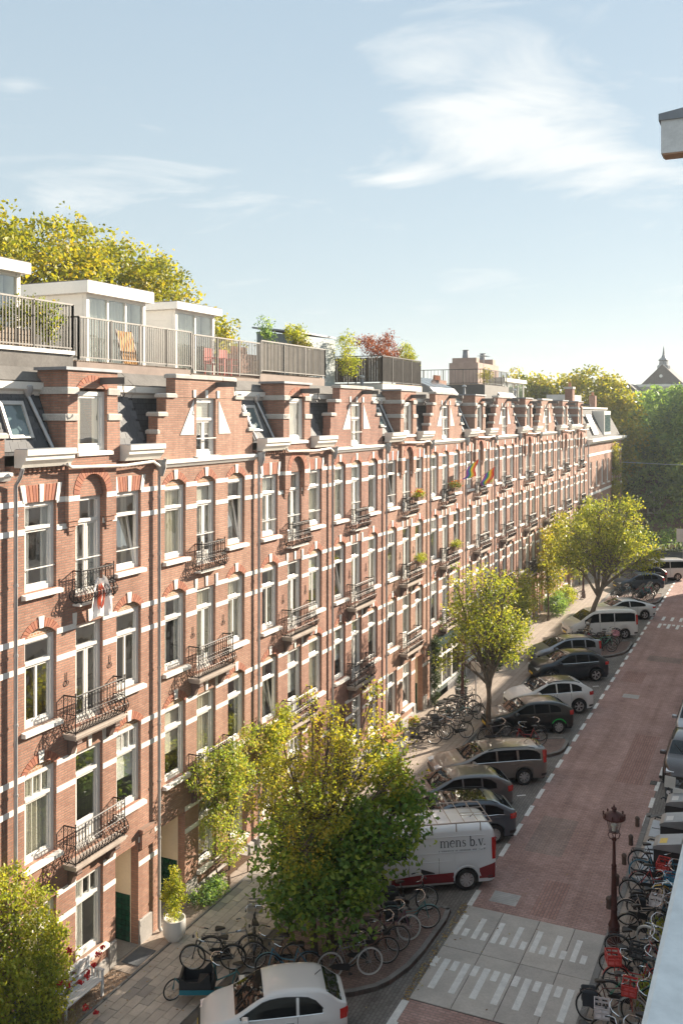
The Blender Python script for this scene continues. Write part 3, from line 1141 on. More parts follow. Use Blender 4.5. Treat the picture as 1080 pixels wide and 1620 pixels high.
        for (za, zb, h_) in hw:
            l, r_ = max(m - h_, 0.02), min(m + h_, w - .02)
            zt = zb
            if zb > 15.85:
                b.box(-.34, l, 15.83, 0.0, r_, zt)
            else:
                b.box(-.34, l, za, 0.0, d0, zt)
                b.box(-.34, d1, za, 0.0, r_, zt)
        b.box(-.34, d0, 13.83, -.001, d1, zs_ - .13)
        b.build('gable', BR, H)
        MB().box(-.38, m - .95, 16.42, .06, m + .95, 16.56).build('coping', CAP, H)
        for (za, zb, h_), nx in zip(hw, (2.62, 2.2, 1.72, .95)):
            for s in (-1, 1):
                p, q = sorted((m + s * (h_ + .06), m + s * (nx - .02)))
                p, q = max(p, 0.0), min(q, w)
                if q - p > .1:
                    MB().bbox(-.38, p, zb, .07, q, zb + .13, .04).build('cap_stone', CAP, H)
        for s in (-1, 1):
            e = d0 - .16 if s < 0 else d1 + .16
            MB().prism([(e, 14.68), (e + s * .74, 14.68), (e, 15.76)] if s > 0 else [(e, 14.68), (e, 15.76), (e - .74, 14.68)], -.02, .02, 'x').build('triangle_panel', WHITE, H)
        window(H, d0, d1, zs_, 15.80, 'double', rg_, cur=rg_.choice(['full', 'sides', 'blind']))
        for yy in (d0 - .12, m, d1 + .12):
            key_stone(yy, 15.84, 16.08, .06, .07).build('keystone', STONE, H)
        MB().prism([(0, 13.72), (.05, 13.72), (.12, 13.82), (.16, 13.84), (.16, 13.92), (0, 13.95)], .12, w - .12, 'y').build('string_course', WHITE, H)
        # small window guard bar
        MB().bar((.0, d0, 14.55), (.0, d1, 14.55), .03).build('guard_bar', WHITE, H)
        # hoist beam
        hb = MB().box(-.3, m + .55, 16.2, .8, m + .69, 16.36).build('hoist_beam', BEAM, H)
        MB().tube([(.7, m + .62, 16.2), (.7, m + .62, 16.05), (.75, m + .62, 15.95), (.70, m + .62, 15.87)], .016, 6).build('hook', IRON, hb)
    # mansard, eaves and flat roof
    b = MB()
    b.poly([(-.28, 0.01, 14.3), (-.28, w - .01, 14.3), (-.92, w - .01, 15.86), (-.92, .01, 15.86)])
    b.poly([(-.28, 0.01, 14.3), (-.92, .01, 15.86), (-1.3, .01, 15.86), (-1.3, .01, 14.0), (-.28, .01, 14.0)])
    b.poly([(-.28, w - .01, 14.3), (-.28, w - .01, 14.0), (-1.3, w - .01, 14.0), (-1.3, w - .01, 15.86), (-.92, w - .01, 15.86)])
    b.build('mansard_roof', SLATE, H)
    if i in (1, 3, 5):               # single slates where they can be told apart
        if 'slates' not in CACHE:
            CACHE['slates'] = [MB().box(0, 0, 0, .014, .27, .25).mesh('slate', M('slate_%d' % q_, c_, .7, var=.15, vs=5)) for q_, c_ in enumerate(((.085, .088, .096), (.062, .066, .075), (.105, .105, .11)))]
        ang_ = math.atan2(.64, 1.56)
        for rw_ in range(9):
            u_ = .10 + rw_ * .17
            y_ = .03 + (.14 if rw_ % 2 else 0)
            while y_ < w - .3:
                if y_ + .27 < g0 - .02 or y_ > g1 + .02:
                    put('slate', CACHE['slates'][rg_.choice([0, 0, 1, 1, 2])], H, (-.28 - u_ * .3796 + .012, y_, 14.3 + u_ * .925), (0, -ang_ + .05, rg_.uniform(-.012, .012)))
                y_ += .28
    MB().prism([(-1.2, 15.80), (-.88, 15.80), (-.84, 15.90), (-.74, 15.96), (-.74, 16.14), (-1.2, 16.18)], .012, w - .012, 'y').build('eaves', OFFWH, H)
    rf = MB().prism([(-1.19, 15.95), (-.80, 16.18), (-1.25, ROOFTOP), (-9.5, ROOFTOP), (-9.5, 15.95)], .014, w - .014, 'y').build('roof', FELT, H)
    if typ == 'A' or i % 4 == 2:
        # roof window in the slates
        cs, sn = .38, .925
        for (yc, ww) in (((.75 * k), .82),) if typ == 'A' else ((w - .5, .55),):
            def SP(u, y, o):         # up the slope u, out o
                return (-.28 - u * .3796 + o * .925, y, 14.3 + u * .925 + o * .38)
            b = MB()
            u0, u1 = .42, 1.42
            for (ya, yb, ua, ub) in ((yc - ww / 2, yc - ww / 2 + .08, u0, u1), (yc + ww / 2 - .08, yc + ww / 2, u0, u1), (yc - ww / 2 + .08, yc + ww / 2 - .08, u0, u0 + .08), (yc - ww / 2 + .08, yc + ww / 2 - .08, u1 - .1, u1)):
                i0 = len(b.v)
                b.v += [SP(ua, ya, .0), SP(ua, yb, .0), SP(ub, yb, .0), SP(ub, ya, .0), SP(ua, ya, .1), SP(ua, yb, .1), SP(ub, yb, .1), SP(ub, ya, .1)]
                for q in ((3, 2, 1, 0), (4, 5, 6, 7), (0, 1, 5, 4), (1, 2, 6, 5), (2, 3, 7, 6), (3, 0, 4, 7)):
                    b.f.append(tuple(i0 + t for t in q))
                    b.m.append(0)
            rw = b.build('roof_window', M('roof_window_frame', (.50, .49, .47), .5, .2), H)
            b = MB()
            b.poly([SP(u0 + .08, yc - ww / 2 + .08, .06), SP(u0 + .08, yc + ww / 2 - .08, .06), SP(u1 - .1, yc + ww / 2 - .08, .06), SP(u1 - .1, yc - ww / 2 + .08, .06)])
            b.build('pane', M('roof_pane', (.10, .15, .16), .04, var=0, spec=.9), rw)
            # pipe down the slope beside it
            b = MB()
            b.tube([SP(1.62, yc + .66, .06), SP(1.5, yc + .66, .1), SP(.05, yc + .95, .1)], .05, 8)
            b.lathe([(.05, -.1), (.13, .06), (.13, .2), (.10, .22)], 8, SP(1.62, yc + .66, .1))
            b.build('roof_pipe', ZINC, H, smooth=True)
    # balconies
    m = (bays[1][0] + bays[1][1]) / 2
    balcony(H, bays[1][0] - .12, bays[1][1] + .16, 10.38, slab=False)
    for z in (7.12, 3.78):
        if z < 5 and shop:
            balcony(H, m - 1.0, m + 1.0, z)
        else:
            balcony(H, m - 1.02, m + 1.02, z)
    # white lintels over the middle windows under balconies
    for z in (9.8, 6.46):
        for yy in (bays[1][0] - .05, m, bays[1][1] + .05):
            key_stone(yy, z + .03, z + .34, .055, .075).build('keystone', STONE, H)
    # downpipe on the party line
    b = MB()
    b.tube([(.34, -.0, 14.02), (.26, .0, 13.8), (.12, .0, 13.6), (.12, 0, .25), (.2, 0, .14)], .048, 8)
    for z in np.arange(1.2, 13.5, 1.67):
        b.lathe([(.062, -.03), (.062, .03)], 8, (.12, 0, float(z)))
    b.lathe([(.06, 13.5), (.15, 13.75), (.15, 13.98)], 8, (.2, 0, 0)) if i != 1 else None
    b.build('downpipe', ZINC if i % 2 else M('pipe_grey_paint', (.36, .35, .34), .5, .2), H, smooth=True)
    if typ == 'A':
        MB().tube([(.30, g0 - .3, 14.05), (.26, g0 - .1, 13.96), (.26, g1 + .1, 13.9), (.26, w - .5, 13.95), (.24, w - .15, 13.8)], .045, 8).build('gutter_pipe', M('white_pipe', (.62, .58, .53), .5), H, smooth=True)
    # rooms behind the glass
    b = MB()
    for z in (.05, 3.42, 6.76, 10.1, 13.6):
        b.box(-6, .02, z - .1, -.31, w - .02, z, 1)
    b.poly([(-5, .02, 0), (-5, w - .02, 0), (-5, w - .02, 15.9), (-5, .02, 15.9)])
    b.poly([(-.31, .022, 0), (-5, .022, 0), (-5, .022, 15.7), (-.95, .022, 15.7), (-.31, .022, 14.2)])
    b.poly([(-.31, w - .022, 0), (-.31, w - .022, 14.2), (-.95, w - .022, 15.7), (-5, w - .022, 15.7), (-5, w - .022, 0)])
    b.box(-5, w * .64, .05, -.33, w * .64 + .1, 13.5)
    b.build('rooms', [ROOM, ROOMF], H)
    # a few things seen inside
    for fl in (1, 2, 3):
        z = 3.42 + 3.34 * (fl - 1)
        b = MB()
        b.box(-1.6, .6, z, -.9, 1.5, z + .75)
        b.box(-4.9, 3.9, z, -4.3, 5.0, z + 1.9)
        b.box(-2.6, 2.2, z, -1.5, 3.4, z + .5)
        b.build('furniture', M('furniture_%d' % ((i + fl) % 3), [(.32, .2, .12), (.5, .46, .4), (.12, .14, .2)][(i + fl) % 3], .7), H)
    # rear walls
    b = MB()
    b.box(-9.5, .0, 0, -9.3, w, 16.0)
    b.poly([(-9.3, .005, 0), (-9.3, .005, 15.95), (-5, .005, 15.95), (-5, .005, 0)])
    b.poly([(-9.3, w - .005, 0), (-5, w - .005, 0), (-5, w - .005, 15.95), (-9.3, w - .005, 15.95)])
    b.build('rear_wall', BR, H)
    if portal:
        a, c = portal
        p = MB()
        p.poly([(-.26, a, .1), (-1.5, a, .1), (-1.5, a, 3.06), (-.26, a, 3.06)])
        p.poly([(-.26, c, .1), (-.26, c, 3.06), (-1.5, c, 3.06), (-1.5, c, .1)])
        p.poly([(-.26, a, 3.06), (-1.5, a, 3.06), (-1.5, c, 3.06), (-.26, c, 3.06)])
        p.poly([(-1.5, a, .1), (-1.5, c, .1), (-1.5, c, 3.06), (-1.5, a, 3.06)])
        po = p.build('porch', CREAM, H)
        MB().box(-1.5, a, .02, .0, c, .13).build('step', GREYST, po)
        d = MB().box(-1.498, a + .12, .13, -1.43, c - .12, 2.2)
        d.box(-1.43, a + .2, .3, -1.415, c - .2, 1.0).box(-1.43, a + .2, 1.15, -1.415, c - .2, 2.05)
        d.build('door', WOODD if i % 3 else M('green_door', (.03, .07, .05), .4), po)
        # glazed tiles on the porch side
        GT = [M('green_tile', (.012, .075, .045), .12, var=.2, vs=9, spec=.6), M('green_tile_dark', (.010, .055, .035), .12, var=.2, vs=9, spec=.6)]
        key = ('tile',)
        if key not in CACHE:
            CACHE[key] = [MB().box(0, -.02, 0, .143, 0, .143).mesh('wall_tile', g) for g in GT]
        if i in (1, 2, 3, 4):
            for q in range(8):
                for s in range(9):
                    put('wall_tile', CACHE[key][(q * 3 + s * 5 + q * s) % 2], po, (-.28 - .15 * (q + 1), c - .001, .14 + .15 * s))
        else:
            MB().box(-1.48, c - .02, .13, -.28, c - .001, 1.5).build('tile_dado', GT[0], po)
        # stone feet of the porch piers
        for (ya, yb) in ((a - .30, a - .002), (c + .002, min(c + .62, w - .1))):
            if ya > 0:
                MB().bbox(-.2, ya, .0, .05, yb, .82, .03).build('pier_foot', GREYST, H)
        b = MB()
        if typ == 'A':
            b.box(-.02, c + .05, 2.85, .1, min(c + .65, w - .08), 3.3)
            b.box(-.02, c + .0, 3.3, .16, min(c + .70, w - .07), 3.42)
            b.build('pier_cap', BR, H)
    # plinth
    edges = sorted([(o[0], o[1]) for o in ops if o[2] < .3])
    y = 0.0
    for (a, c) in edges + [(w, w)]:
        if a - y > .4:
            MB().prism([(0, 0), (.06, 0), (.06, .42), (.0, .50)], y + .01, a - .35 if portal and a == portal[0] else a - .01, 'y').build('plinth', GREYST, H)
        y = c + (.65 if portal and c == portal[1] else 0)
    if shop:
        sh = MB()
        G_ = M('shop_green', (.035, .06, .055), .4, var=.15)
        a, c = .35, w - .5
        sf = MB().box(-.1, a, .06, .06, c, .62).box(-.05, a, 2.98, .35, c, 3.4).box(-.05, a, .62, .05, a + .12, 2.98).box(-.05, c - .12, .62, .05, c, 2.98).build('shop_front', G_, H)
        n = 3
        for q in range(n):
            p, s = a + .12 + (c - a - .24) * q / n, a + .12 + (c - a - .24) * (q + 1) / n
            fm = MB().box(-.06, p, .62, .02, p + .07, 2.98).box(-.06, s - .07, .62, .02, s, 2.98).box(-.06, p + .07, 2.2, .02, s - .07, 2.28).box(-.06, p + .07, .62, .02, s - .07, .7).build('shop_window', OFFWH, sf)
        for q in range(n):
            p, s = a + .12 + (c - a - .24) * q / n, a + .12 + (c - a - .24) * (q + 1) / n
            put('pane', pane_mesh(s - p - .14, 2.2), sf, (-.03, p + .07, .72))
        b = MB()
        for q in range(9):           # grille under the shop window
            b.box(.06, 3.0, .14 + q * .052, .075, c - .05, .165 + q * .052)
        b.build('vent_grille', M('grille', (.33, .33, .34), .5, .4), sf)
    # wall anchors
    if i < 6:
        for (y, z) in ((1.93 * k, 8.55), (3.7 * k, 8.6)):
            MB().tube([(.02, y + .07 * math.sin(t * .63), z - .15 + .07 * math.cos(t * .63)) for t in range(10)], .011, 4, closed=True).tube([(.02, y, z - .08), (.02, y, z + .12)], .011, 4).build('wall_anchor', IRON, H)
    # rods across tall windows
    for bi in ((0, 1, 2) if typ == 'A' else (1,)):
        MB().bar((-.05, bays[bi][0], 11.5), (-.05, bays[bi][1], 11.5), .025).build('guard_bar', WHITE, H)
    return H


YS = [11.6, 17.5, 23.3, 29.2, 35.25, 41.1, 47.2, 53.4, 59.5, 65.7, 72.0, 78.4, 85.0, 92.0]
HL = ['brick house cut off at the left edge of the picture',
      'brick house with orange garment on its top balcony, nearest the left edge',
      'stepped-gable brick house behind the yellow climbing plant, second from the left',
      'narrow-dormer brick house behind the dense green tree, third from the left',
      'stepped-gable brick house with the red-brown bench at its foot, fourth from the left',
      'narrow-dormer brick house with red flowers on its top balcony',
      'stepped-gable brick house with a dark green shop front at street level',
      'narrow-dormer brick house flying the two rainbow flags',
      'stepped-gable brick house just past the rainbow flags',
      'narrow-dormer brick house second past the rainbow flags',
      'stepped-gable brick house third past the rainbow flags, far up the row',
      'narrow-dormer brick house next to last of the stepped and dormered row',
      'narrow-dormer brick house with tall chimney, last before the mansard corner building']
for i in range(13):
    house(i, YS[i], YS[i + 1], 'A' if (i % 2 == 1 or i == 12) else 'B', HL[i])
# ---------------------------------------------------------------- corner building at the end of the row
def corner_building():
    Y0, w = 92.02, 21.6
    rg_ = random.Random(5)
    H = thing('corner_building', 'mansard-roofed brick building with ivy at the far end of the terrace', 'building', (FX, Y0, 0))
    ops = []
    for fl, (zb, zt) in enumerate(((1.0, 3.1), (4.6, 7.0), (8.3, 10.7))):
        for q in range(6):
            y = 1.6 + q * 3.3
            ops.append((y, y + 1.15, zb, zt, 0.0))
    wall_mesh(0, w, 0, 12.45, ops).build('wall', BRICKS[0], H)
    for o in ops:
        window(H, o[0], o[1], o[2], o[3], 'plain', rg_)
    for z in (3.8, 7.6, 11.4):
        MB().box(-.02, .05, z - .12, .05, w, z + .12).build('stone_band', STONE, H)
    MB().prism([(-.1, 12.45), (.2, 12.45), (.3, 12.6), (.55, 12.7), (.55, 12.95), (-.1, 12.95)], 0.05, w + .4, 'y').build('cornice', WHITE, H)
    b = MB()
    b.poly([(-.1, .05, 12.95), (-.1, w, 12.95), (-1.5, w - 1.3, 15.9), (-1.5, .05, 15.9)])
    b.poly([(-.1, w, 12.95), (-9, w, 12.95), (-8, w - 1.3, 15.9), (-1.5, w - 1.3, 15.9)])
    b.poly([(-.1, .05, 12.95), (-1.5, .05, 15.9), (-8, .05, 15.9), (-9, .05, 12.95)])
    b.build('mansard_roof', SLATE, H)
    MB().box(-8.3, .06, 15.9, -1.35, w - 1.2, 16.1).build('roof', OFFWH, H)
    b = MB().box(-1.7, 10.5, 13.2, -.1, 14.5, 15.7)
    d = b.build('dormer', OFFWH, H)
    for q in range(3):
        MB().box(-.1, 10.8 + q * 1.2, 13.5, -.06, 11.8 + q * 1.2, 15.3).build('pane', M('roof_pane', (.10, .15, .16), .04), d)
    MB().prism([(-.18, 13.3), (-.62, 14.3), (-1.02, 15.2), (-.9, 15.3), (-.08, 13.36)], 4.5, 7.0, 'y').build('roof_window', M('roof_window_frame', (.5, .49, .47), .5), H)
    b = MB()
    b.box(-9, .02, 0, -8.7, w, 12.95)
    b.poly([(0, w - .01, 0), (-9, w - .01, 0), (-9, w - .01, 12.95), (0, w - .01, 12.95)][::-1])
    b.poly([(-.3, .03, 0), (-9, .03, 0), (-9, .03, 12.9), (-.3, .03, 12.9)])
    b.box(-6, .1, 0, -5.8, w - .1, 12.9)
    b.build('rear_wall', BRICKS[1], H)
    MB().tube([(.12, .2, 12.4), (.12, .2, .2)], .06, 8).build('downpipe', ZINC, H)
    ch = MB().box(-2.6, 15.5, 15.9, -1.9, 16.3, 17.4).build('chimney', BRICKS[1], H)
    MB().lathe([(.16, 17.4), (.13, 17.8)], 8, (-2.25, 15.9, 0)).build('chimney_pot', TERRA, ch)
    MB().box(-4.5, 3.0, 16.1, -2.2, 9.0, 17.3).build('roof_box', M('grey_board', (.42, .41, .39), .7), H)


corner_building()

# ---------------------------------------------------------------- roof terraces
BAL = MB().box(-.011, -.011, 0, .011, .011, 1.0).mesh('baluster', RAILM)
BALD = MB().box(-.011, -.011, 0, .011, .011, 1.0).mesh('baluster', DARKM)


def railing(label, pts, z0, z1, gap=.115, dark=False, posts=1.6, screen=None):
    """terrace railing along the polyline pts (world x, y)"""
    m = DARKM if dark else RAILM
    o = thing('terrace_railing', label, 'railing', (pts[0][0], pts[0][1], z0), group='roof terrace railings')
    ox, oy = pts[0]
    for (a, c) in zip(pts[:-1], pts[1:]):
        A, C = Vector((a[0] - ox, a[1] - oy, 0)), Vector((c[0] - ox, c[1] - oy, 0))
        L = (C - A).length
        d = (C - A) / L
        h = z1 - z0
        MB().bar(A + Vector((0, 0, h)), C + Vector((0, 0, h)), .05, .045).build('top_rail', m, o)
        MB().bar(A + Vector((0, 0, .08)), C + Vector((0, 0, .08)), .035, .035).build('bottom_rail', m, o)
        n = max(1, round(L / posts))
        for k in range(n + 1):
            p = A + d * (L * k / n)
            MB().bar(p, p + Vector((0, 0, h)), .05, .05).build('post', DARKM if k % 2 else m, o)
        n = int(L / gap)
        for k in range(1, n):
            p = A + d * (L * k / n)
            q = put('baluster', BALD if dark else BAL, o, (p.x, p.y, .08))
            q.scale = (1, 1, h - .08)
        if screen:
            nrm = Vector((d.y, -d.x, 0)) * (-.05)
            n = int(L / .14)
            for k in range(n):
                p, q = A + d * (L * k / n + .008) + nrm, A + d * (L * (k + 1) / n - .008) + nrm
                MB().bar(p + Vector((0, 0, h * .5)), q + Vector((0, 0, h * .5)), .02, h * .88 + .03 * math.sin(k * 2.1)).build('screen_slat', screen[k % len(screen)], o)
    return o


def deck(label, x0, y0, x1, y1, z, fmat=OFFWH):
    o = thing('roof_deck', label, 'roof deck', ((x0 + x1) / 2, (y0 + y1) / 2, ROOFTOP), group='roof decks')
    cx, cy = (x0 + x1) / 2, (y0 + y1) / 2
    MB().box(x0 - cx, y0 - cy, .002, x1 - cx, y1 - cy, z - ROOFTOP - .05).build('fascia', fmat, o)
    n = int((x1 - x0) / .3)
    for k in range(n):
        MB().box(x0 - cx + .3 * k + .006, y0 - cy, z - ROOFTOP - .05, x0 - cx + .3 * k + .294, y1 - cy, z - ROOFTOP).build('deck_board', M('deck_wood', (.30, .22, .16), .8, var=.2), o)
    return o


RX = -18.05
FASC = M('brown_fascia', (.25, .19, .16), .8, var=.15)
GW = [M('grey_slat', (.36, .33, .29), .8, var=.2), M('grey_slat_dark', (.27, .25, .22), .8, var=.2), M('grey_slat_tan', (.42, .36, .28), .8, var=.2)]
BW = [M('brown_slat', (.15, .11, .085), .8, var=.25), M('brown_slat_b', (.20, .15, .11), .8, var=.25)]
deck('roof deck with white edge above the leftmost slate roof', -23.6, 12, RX - .02, 21.3, 17.08, FELT)
MB().box(RX - .01, 12, 16.98, RX + .05, 21.3, 17.085).build('white_edge', WHITE, bpy.data.objects['roof_deck'], loc=(-bpy.data.objects['roof_deck'].location.x, -bpy.data.objects['roof_deck'].location.y, -bpy.data.objects['roof_deck'].location.z))
railing('light metal roof railing at the left edge, with plants behind it', [(RX, 12.0), (RX, 21.25), (-21, 21.25)], 17.08, 18.38)
deck('roof deck before the glazed white pavilion', -23.6, 21.45, RX - .02, 27.2, 16.86, FASC)
railing('dark-posted metal railing before the glazed white pavilion', [(-19.6, 21.5), (RX, 21.5), (RX, 27.2)], 16.86, 18.08, posts=1.45)
deck('roof deck carrying the red chairs', -23.6, 27.3, RX - .02, 31.85, 16.72, FASC)
railing('metal railing with slatted screen before the red chairs', [(RX, 27.3), (RX, 31.85)], 16.72, 18.02)
deck('roof deck behind the grey screened railing', -23.6, 31.9, RX - .02, 37.6, 16.92, FASC)
railing('grey railing with close wooden screen, left of the dark shed', [(RX, 31.95), (RX, 37.6), (-19.8, 37.6)], 16.92, 18.14, posts=1.9, screen=GW)
deck('roof deck under the red-leaved maple', -23.6, 44.6, -18.2, 50.4, 16.9, OFFWH)
railing('dark railing with brown board screen under the red-leaved maple', [(-22.6, 44.65), (-18.25, 44.65), (-18.25, 50.3)], 16.9, 18.28, dark=True, screen=BW)
deck('far roof deck with open dark railing', -24.5, 63.2, -18.3, 69.5, 17.4, M('dark_fascia', (.12, .11, .1), .7))
railing('open dark railing on the far roof deck, left of the brick chimney block', [(-24.2, 63.3), (-18.4, 63.3), (-18.4, 69.3)], 17.4, 18.42, dark=True, gap=.25)


def pavilion(label, x0, x1, y0, y1, z0, z1, nf, ns, wall=OFFWH, fasc=.38):
    """flat-roofed roof room: glazed towards the street (x1) and partly on the side (y0)"""
    o = thing('roof_pavilion', label, 'roof room', ((x0 + x1) / 2, (y0 + y1) / 2, z0), group='roof pavilions')
    cx, cy = (x0 + x1) / 2, (y0 + y1) / 2
    X0, X1, Y0_, Y1_, h = x0 - cx, x1 - cx, y0 - cy, y1 - cy, z1 - z0
    MB().box(X0 - .15, Y0_ - .2, h - fasc, X1 + .22, Y1_ + .2, h).build('roof_fascia', wall, o)
    MB().box(X0 - .13, Y0_ - .18, h, X1 + .2, Y1_ + .18, h + .03).build('roof_felt', FELT, o)
    MB().box(X0, Y0_, 0, X0 + .1, Y1_, h - fasc).build('back_wall', wall, o)
    MB().box(X0 + .1, Y1_ - .1, 0, X1 - .12, Y1_, h - fasc).build('side_wall', wall, o)
    MB().box(X0 + .1, Y0_, 0, X1 - .12, Y0_ + .1, h - fasc).build('side_wall', wall, o)
    b = MB()
    for q in range(6):
        b.box(X0 + .1, Y0_ - .015, .1 + (h - fasc - .1) * q / 6, X1 - .14, Y0_, .1 + (h - fasc - .1) * (q + 1) / 6 - .02)
    b.build('cladding', wall, o)
    b = MB()
    L = Y1_ - Y0_
    b.box(X1 - .12, Y0_, 0, X1, Y0_ + .14, h - fasc).box(X1 - .12, Y1_ - .14, 0, X1, Y1_, h - fasc)
    for q in range(1, nf):
        y = Y0_ + .14 + (L - .28) * q / nf
        b.box(X1 - .1, y - .04, 0, X1 - .01, y + .04, h - fasc)
    b.box(X1 - .1, Y0_ + .14, 0, X1 - .012, Y1_ - .14, .12).box(X1 - .1, Y0_ + .14, h - fasc - .1, X1 - .012, Y1_ - .14, h - fasc)
    fr = b.build('window_frame', wall, o)
    for q in range(nf):
        y, y2 = Y0_ + .14 + (L - .28) * q / nf, Y0_ + .14 + (L - .28) * (q + 1) / nf
        put('pane', pane_mesh(y2 - y - .08, h - fasc - .2, glass=SHOPG), fr, (X1 - .06, y + .04, .11))
    MB().box(X0 + .1, Y0_ + .1, 0, X1 - .2, Y1_ - .1, .04).build('floor', ROOMF, o)
    put('curtain', curtain_mesh(L - .3, h - fasc - .1, 'full', 0), o, (X1 - .5, Y0_ + .15, .05))
    return o


pavilion('white roof room cut by the left edge of the picture', -23.4, -20.0, 15.0, 21.3, 17.09, 19.7, 4, 0, fasc=.32)
pavilion('wide white roof room with three bright panes', -22.75, -20.0, 24.2, 27.3, 16.87, 19.54, 3, 0, wall=WHITE)
pavilion('smaller white roof room with downpipe at its corner', -21.9, -20.0, 29.1, 31.75, 16.73, 19.4, 2, 0, wall=WHITE, fasc=.26)
pavilion('low flat roof room among the far rooftops, before the yellow trees', -23.5, -20.5, 76.0, 83.0, 16.56, 18.3, 4, 0, fasc=.3)
# blue-grey shed with pitched roof
o = thing('roof_shed', 'blue-grey shed on the roof with a sloping top', 'shed', (-21, 40.8, ROOFTOP))
SHD = M('blue_grey_board', (.15, .18, .19), .7, var=.1)
b = MB()
for q in range(9):
    b.box(-1.2 + q * .24, -1.9, 0, -1.2 + q * .24 + .225, 1.9, 2.62 - q * .03)
b.build('boarding', SHD, o)
MB().prism([(-1.4, 2.78), (1.1, 2.48), (1.1, 2.56), (-1.4, 2.86)], -2.0, 2.0, 'y').build('roof', LEAD, o)
MB().box(1.0, -1.92, 0, 1.04, 1.92, 2.4).build('front_wall', M('blue_grey_light', (.33, .37, .38), .7), o)
# brick chimney block with pots, far roofs
o = thing('chimney_block', 'broad brick chimney block with two pots behind the far rooftops', 'chimney', (-23, 77, ROOFTOP))
PINKB = M('pale_brick_far', (.42, .30, .25), .9, var=.1)
MB().box(-1.2, -3.6, 0, 1.2, 2.5, 2.9).build('stack', PINKB, o)
MB().box(-1.0, -3.4, 2.9, 1.0, -2.6, 3.3).build('stack_top', PINKB, o)
MB().box(-1.0, 1.4, 2.9, 1.0, 2.2, 3.4).build('stack_top', PINKB, o)
for y in (-3.0, 1.8):
    MB().lathe([(.30, 3.3), (.22, 3.9), (.28, 3.95)], 10, (0, y, 0)).build('chimney_pot', LEAD, o)
o = thing('chimney_stack', 'tall slim brick chimney on the last narrow-dormer roof', 'chimney', (-17.9, 90.0, 14.5))
MB().box(-.35, -.5, 0, .35, .5, 3.2).build('stack', BRICKS[2], o)
MB().box(-.42, -.57, 3.2, .42, .57, 3.4).build('stack_top', CAP, o)
MB().lathe([(.15, 3.4), (.12, 3.8)], 8).build('chimney_pot', TERRA, o)
for (x, y, z, lab) in ((-19.6, 57, .9, 'squat brick chimney behind the dormer with the rainbow flags'), (-20, 33.6, 1.2, 'low brick chimney behind the grey screened railing')):
    o = thing('chimney_stack', lab, 'chimney', (x, y, ROOFTOP))
    MB().box(-.4, -.7, 0, .4, .7, z).build('stack', BRICKS[1], o)
    for q in (-.4, 0, .4):
        MB().lathe([(.12, z), (.1, z + .32)], 8, (0, q, 0)).build('chimney_pot', TERRA, o)
# sloping grey rooflights on the far roofs
for (y0, y1, lab) in ((52.0, 56.5, 'dark flat-topped roof hatch above the fifth dormer'), (66.5, 70.5, 'pale glazed rooflight on the far roofs')):
    o = thing('rooflight', lab, 'rooflight', (-18.6, y0, ROOFTOP))
    MB().prism([(-1.8, 0), (.6, 0), (.3, .35), (-1.2, 1.0), (-1.8, 1.0)], 0, y1 - y0, 'y').build('curb', LEAD, o)
    for q in range(4):
        ya, yb = (y1 - y0) * q / 4 + .08, (y1 - y0) * (q + 1) / 4 - .08
        MB().poly([(.285, ya, .375), (.285, yb, .375), (-1.17, yb, 1.005), (-1.17, ya, 1.005)]).build('pane', M('rooflight_pane', (.32, .38, .4) if y0 > 60 else (.1, .11, .12), .15), o)

# ---------------------------------------------------------------- this side of the street
PLAS = M('white_bounce_plaster', (.78, .76, .72), .85, var=.06, vs=.8)  # pale wall colours chosen to bounce light into the shaded street
PLAS2 = M('cream_bounce_render', (.74, .69, .60), .85, var=.06, vs=.8)


def opposite(Y0, Y1, h, label, X=.35, nfl=3):
    """plain brick house on the camera's side, seen only in glass and by the shade it casts"""
    w = Y1 - Y0
    H = thing('opposite_house', label, 'house', (X, Y1, 0), R(180), group='houses on the near side of the street')
    ops = []
    for fl in range(nfl):
        for q in range(max(1, int(w / 2.0))):
            y = .6 + q * 2.0
            ops.append((y, y + 1.1, 1.1 + fl * 3.4, 3.3 + fl * 3.4, 0.0))
    wall_mesh(0, w, 0, h, ops).build('wall', [PLAS, PLAS2][int(Y0) % 2], H)
    for o in ops:
        put('window', frame_mesh(1.1, 2.2, 'plain'), H, (-.13, o[0], o[2]))
        put('pane', pane_mesh(1.0, 2.1), H, (-.16, o[0] + .05, o[2] + .05))
    MB().box(-9, 0, 0, -8.8, w, h).box(-8.8, 0, h - .2, -.31, w, h - .02).box(-8.8, .0, 0, -.31, .1, h - .2).box(-8.8, w - .1, 0, -.31, w, h - .2).build('rear_wall', ROOM, H)
    MB().prism([(0, h - .3), (.35, h - .15), (.45, h), (.45, h + .15), (-.5, h + .15), (-.5, h - .3)], 0, w, 'y').build('cornice', WHITE, H)
    return H


yy = 34.0
hts = [13.5, 13.9, 13.3, 13.8, 12.9, 12.1, 12.5, 12.2, 12.6, 12.3, 12.5]  # heights set to shape the shade falling across the street
for q, h in enumerate(hts):
    opposite(yy, yy + 6.2, h, 'unseen near-side house, walls paled to bounce light, %s from the camera' % ['first', 'second', 'third', 'fourth', 'fifth', 'sixth', 'seventh', 'eighth', 'ninth', 'tenth', 'eleventh'][q])
    yy += 6.22
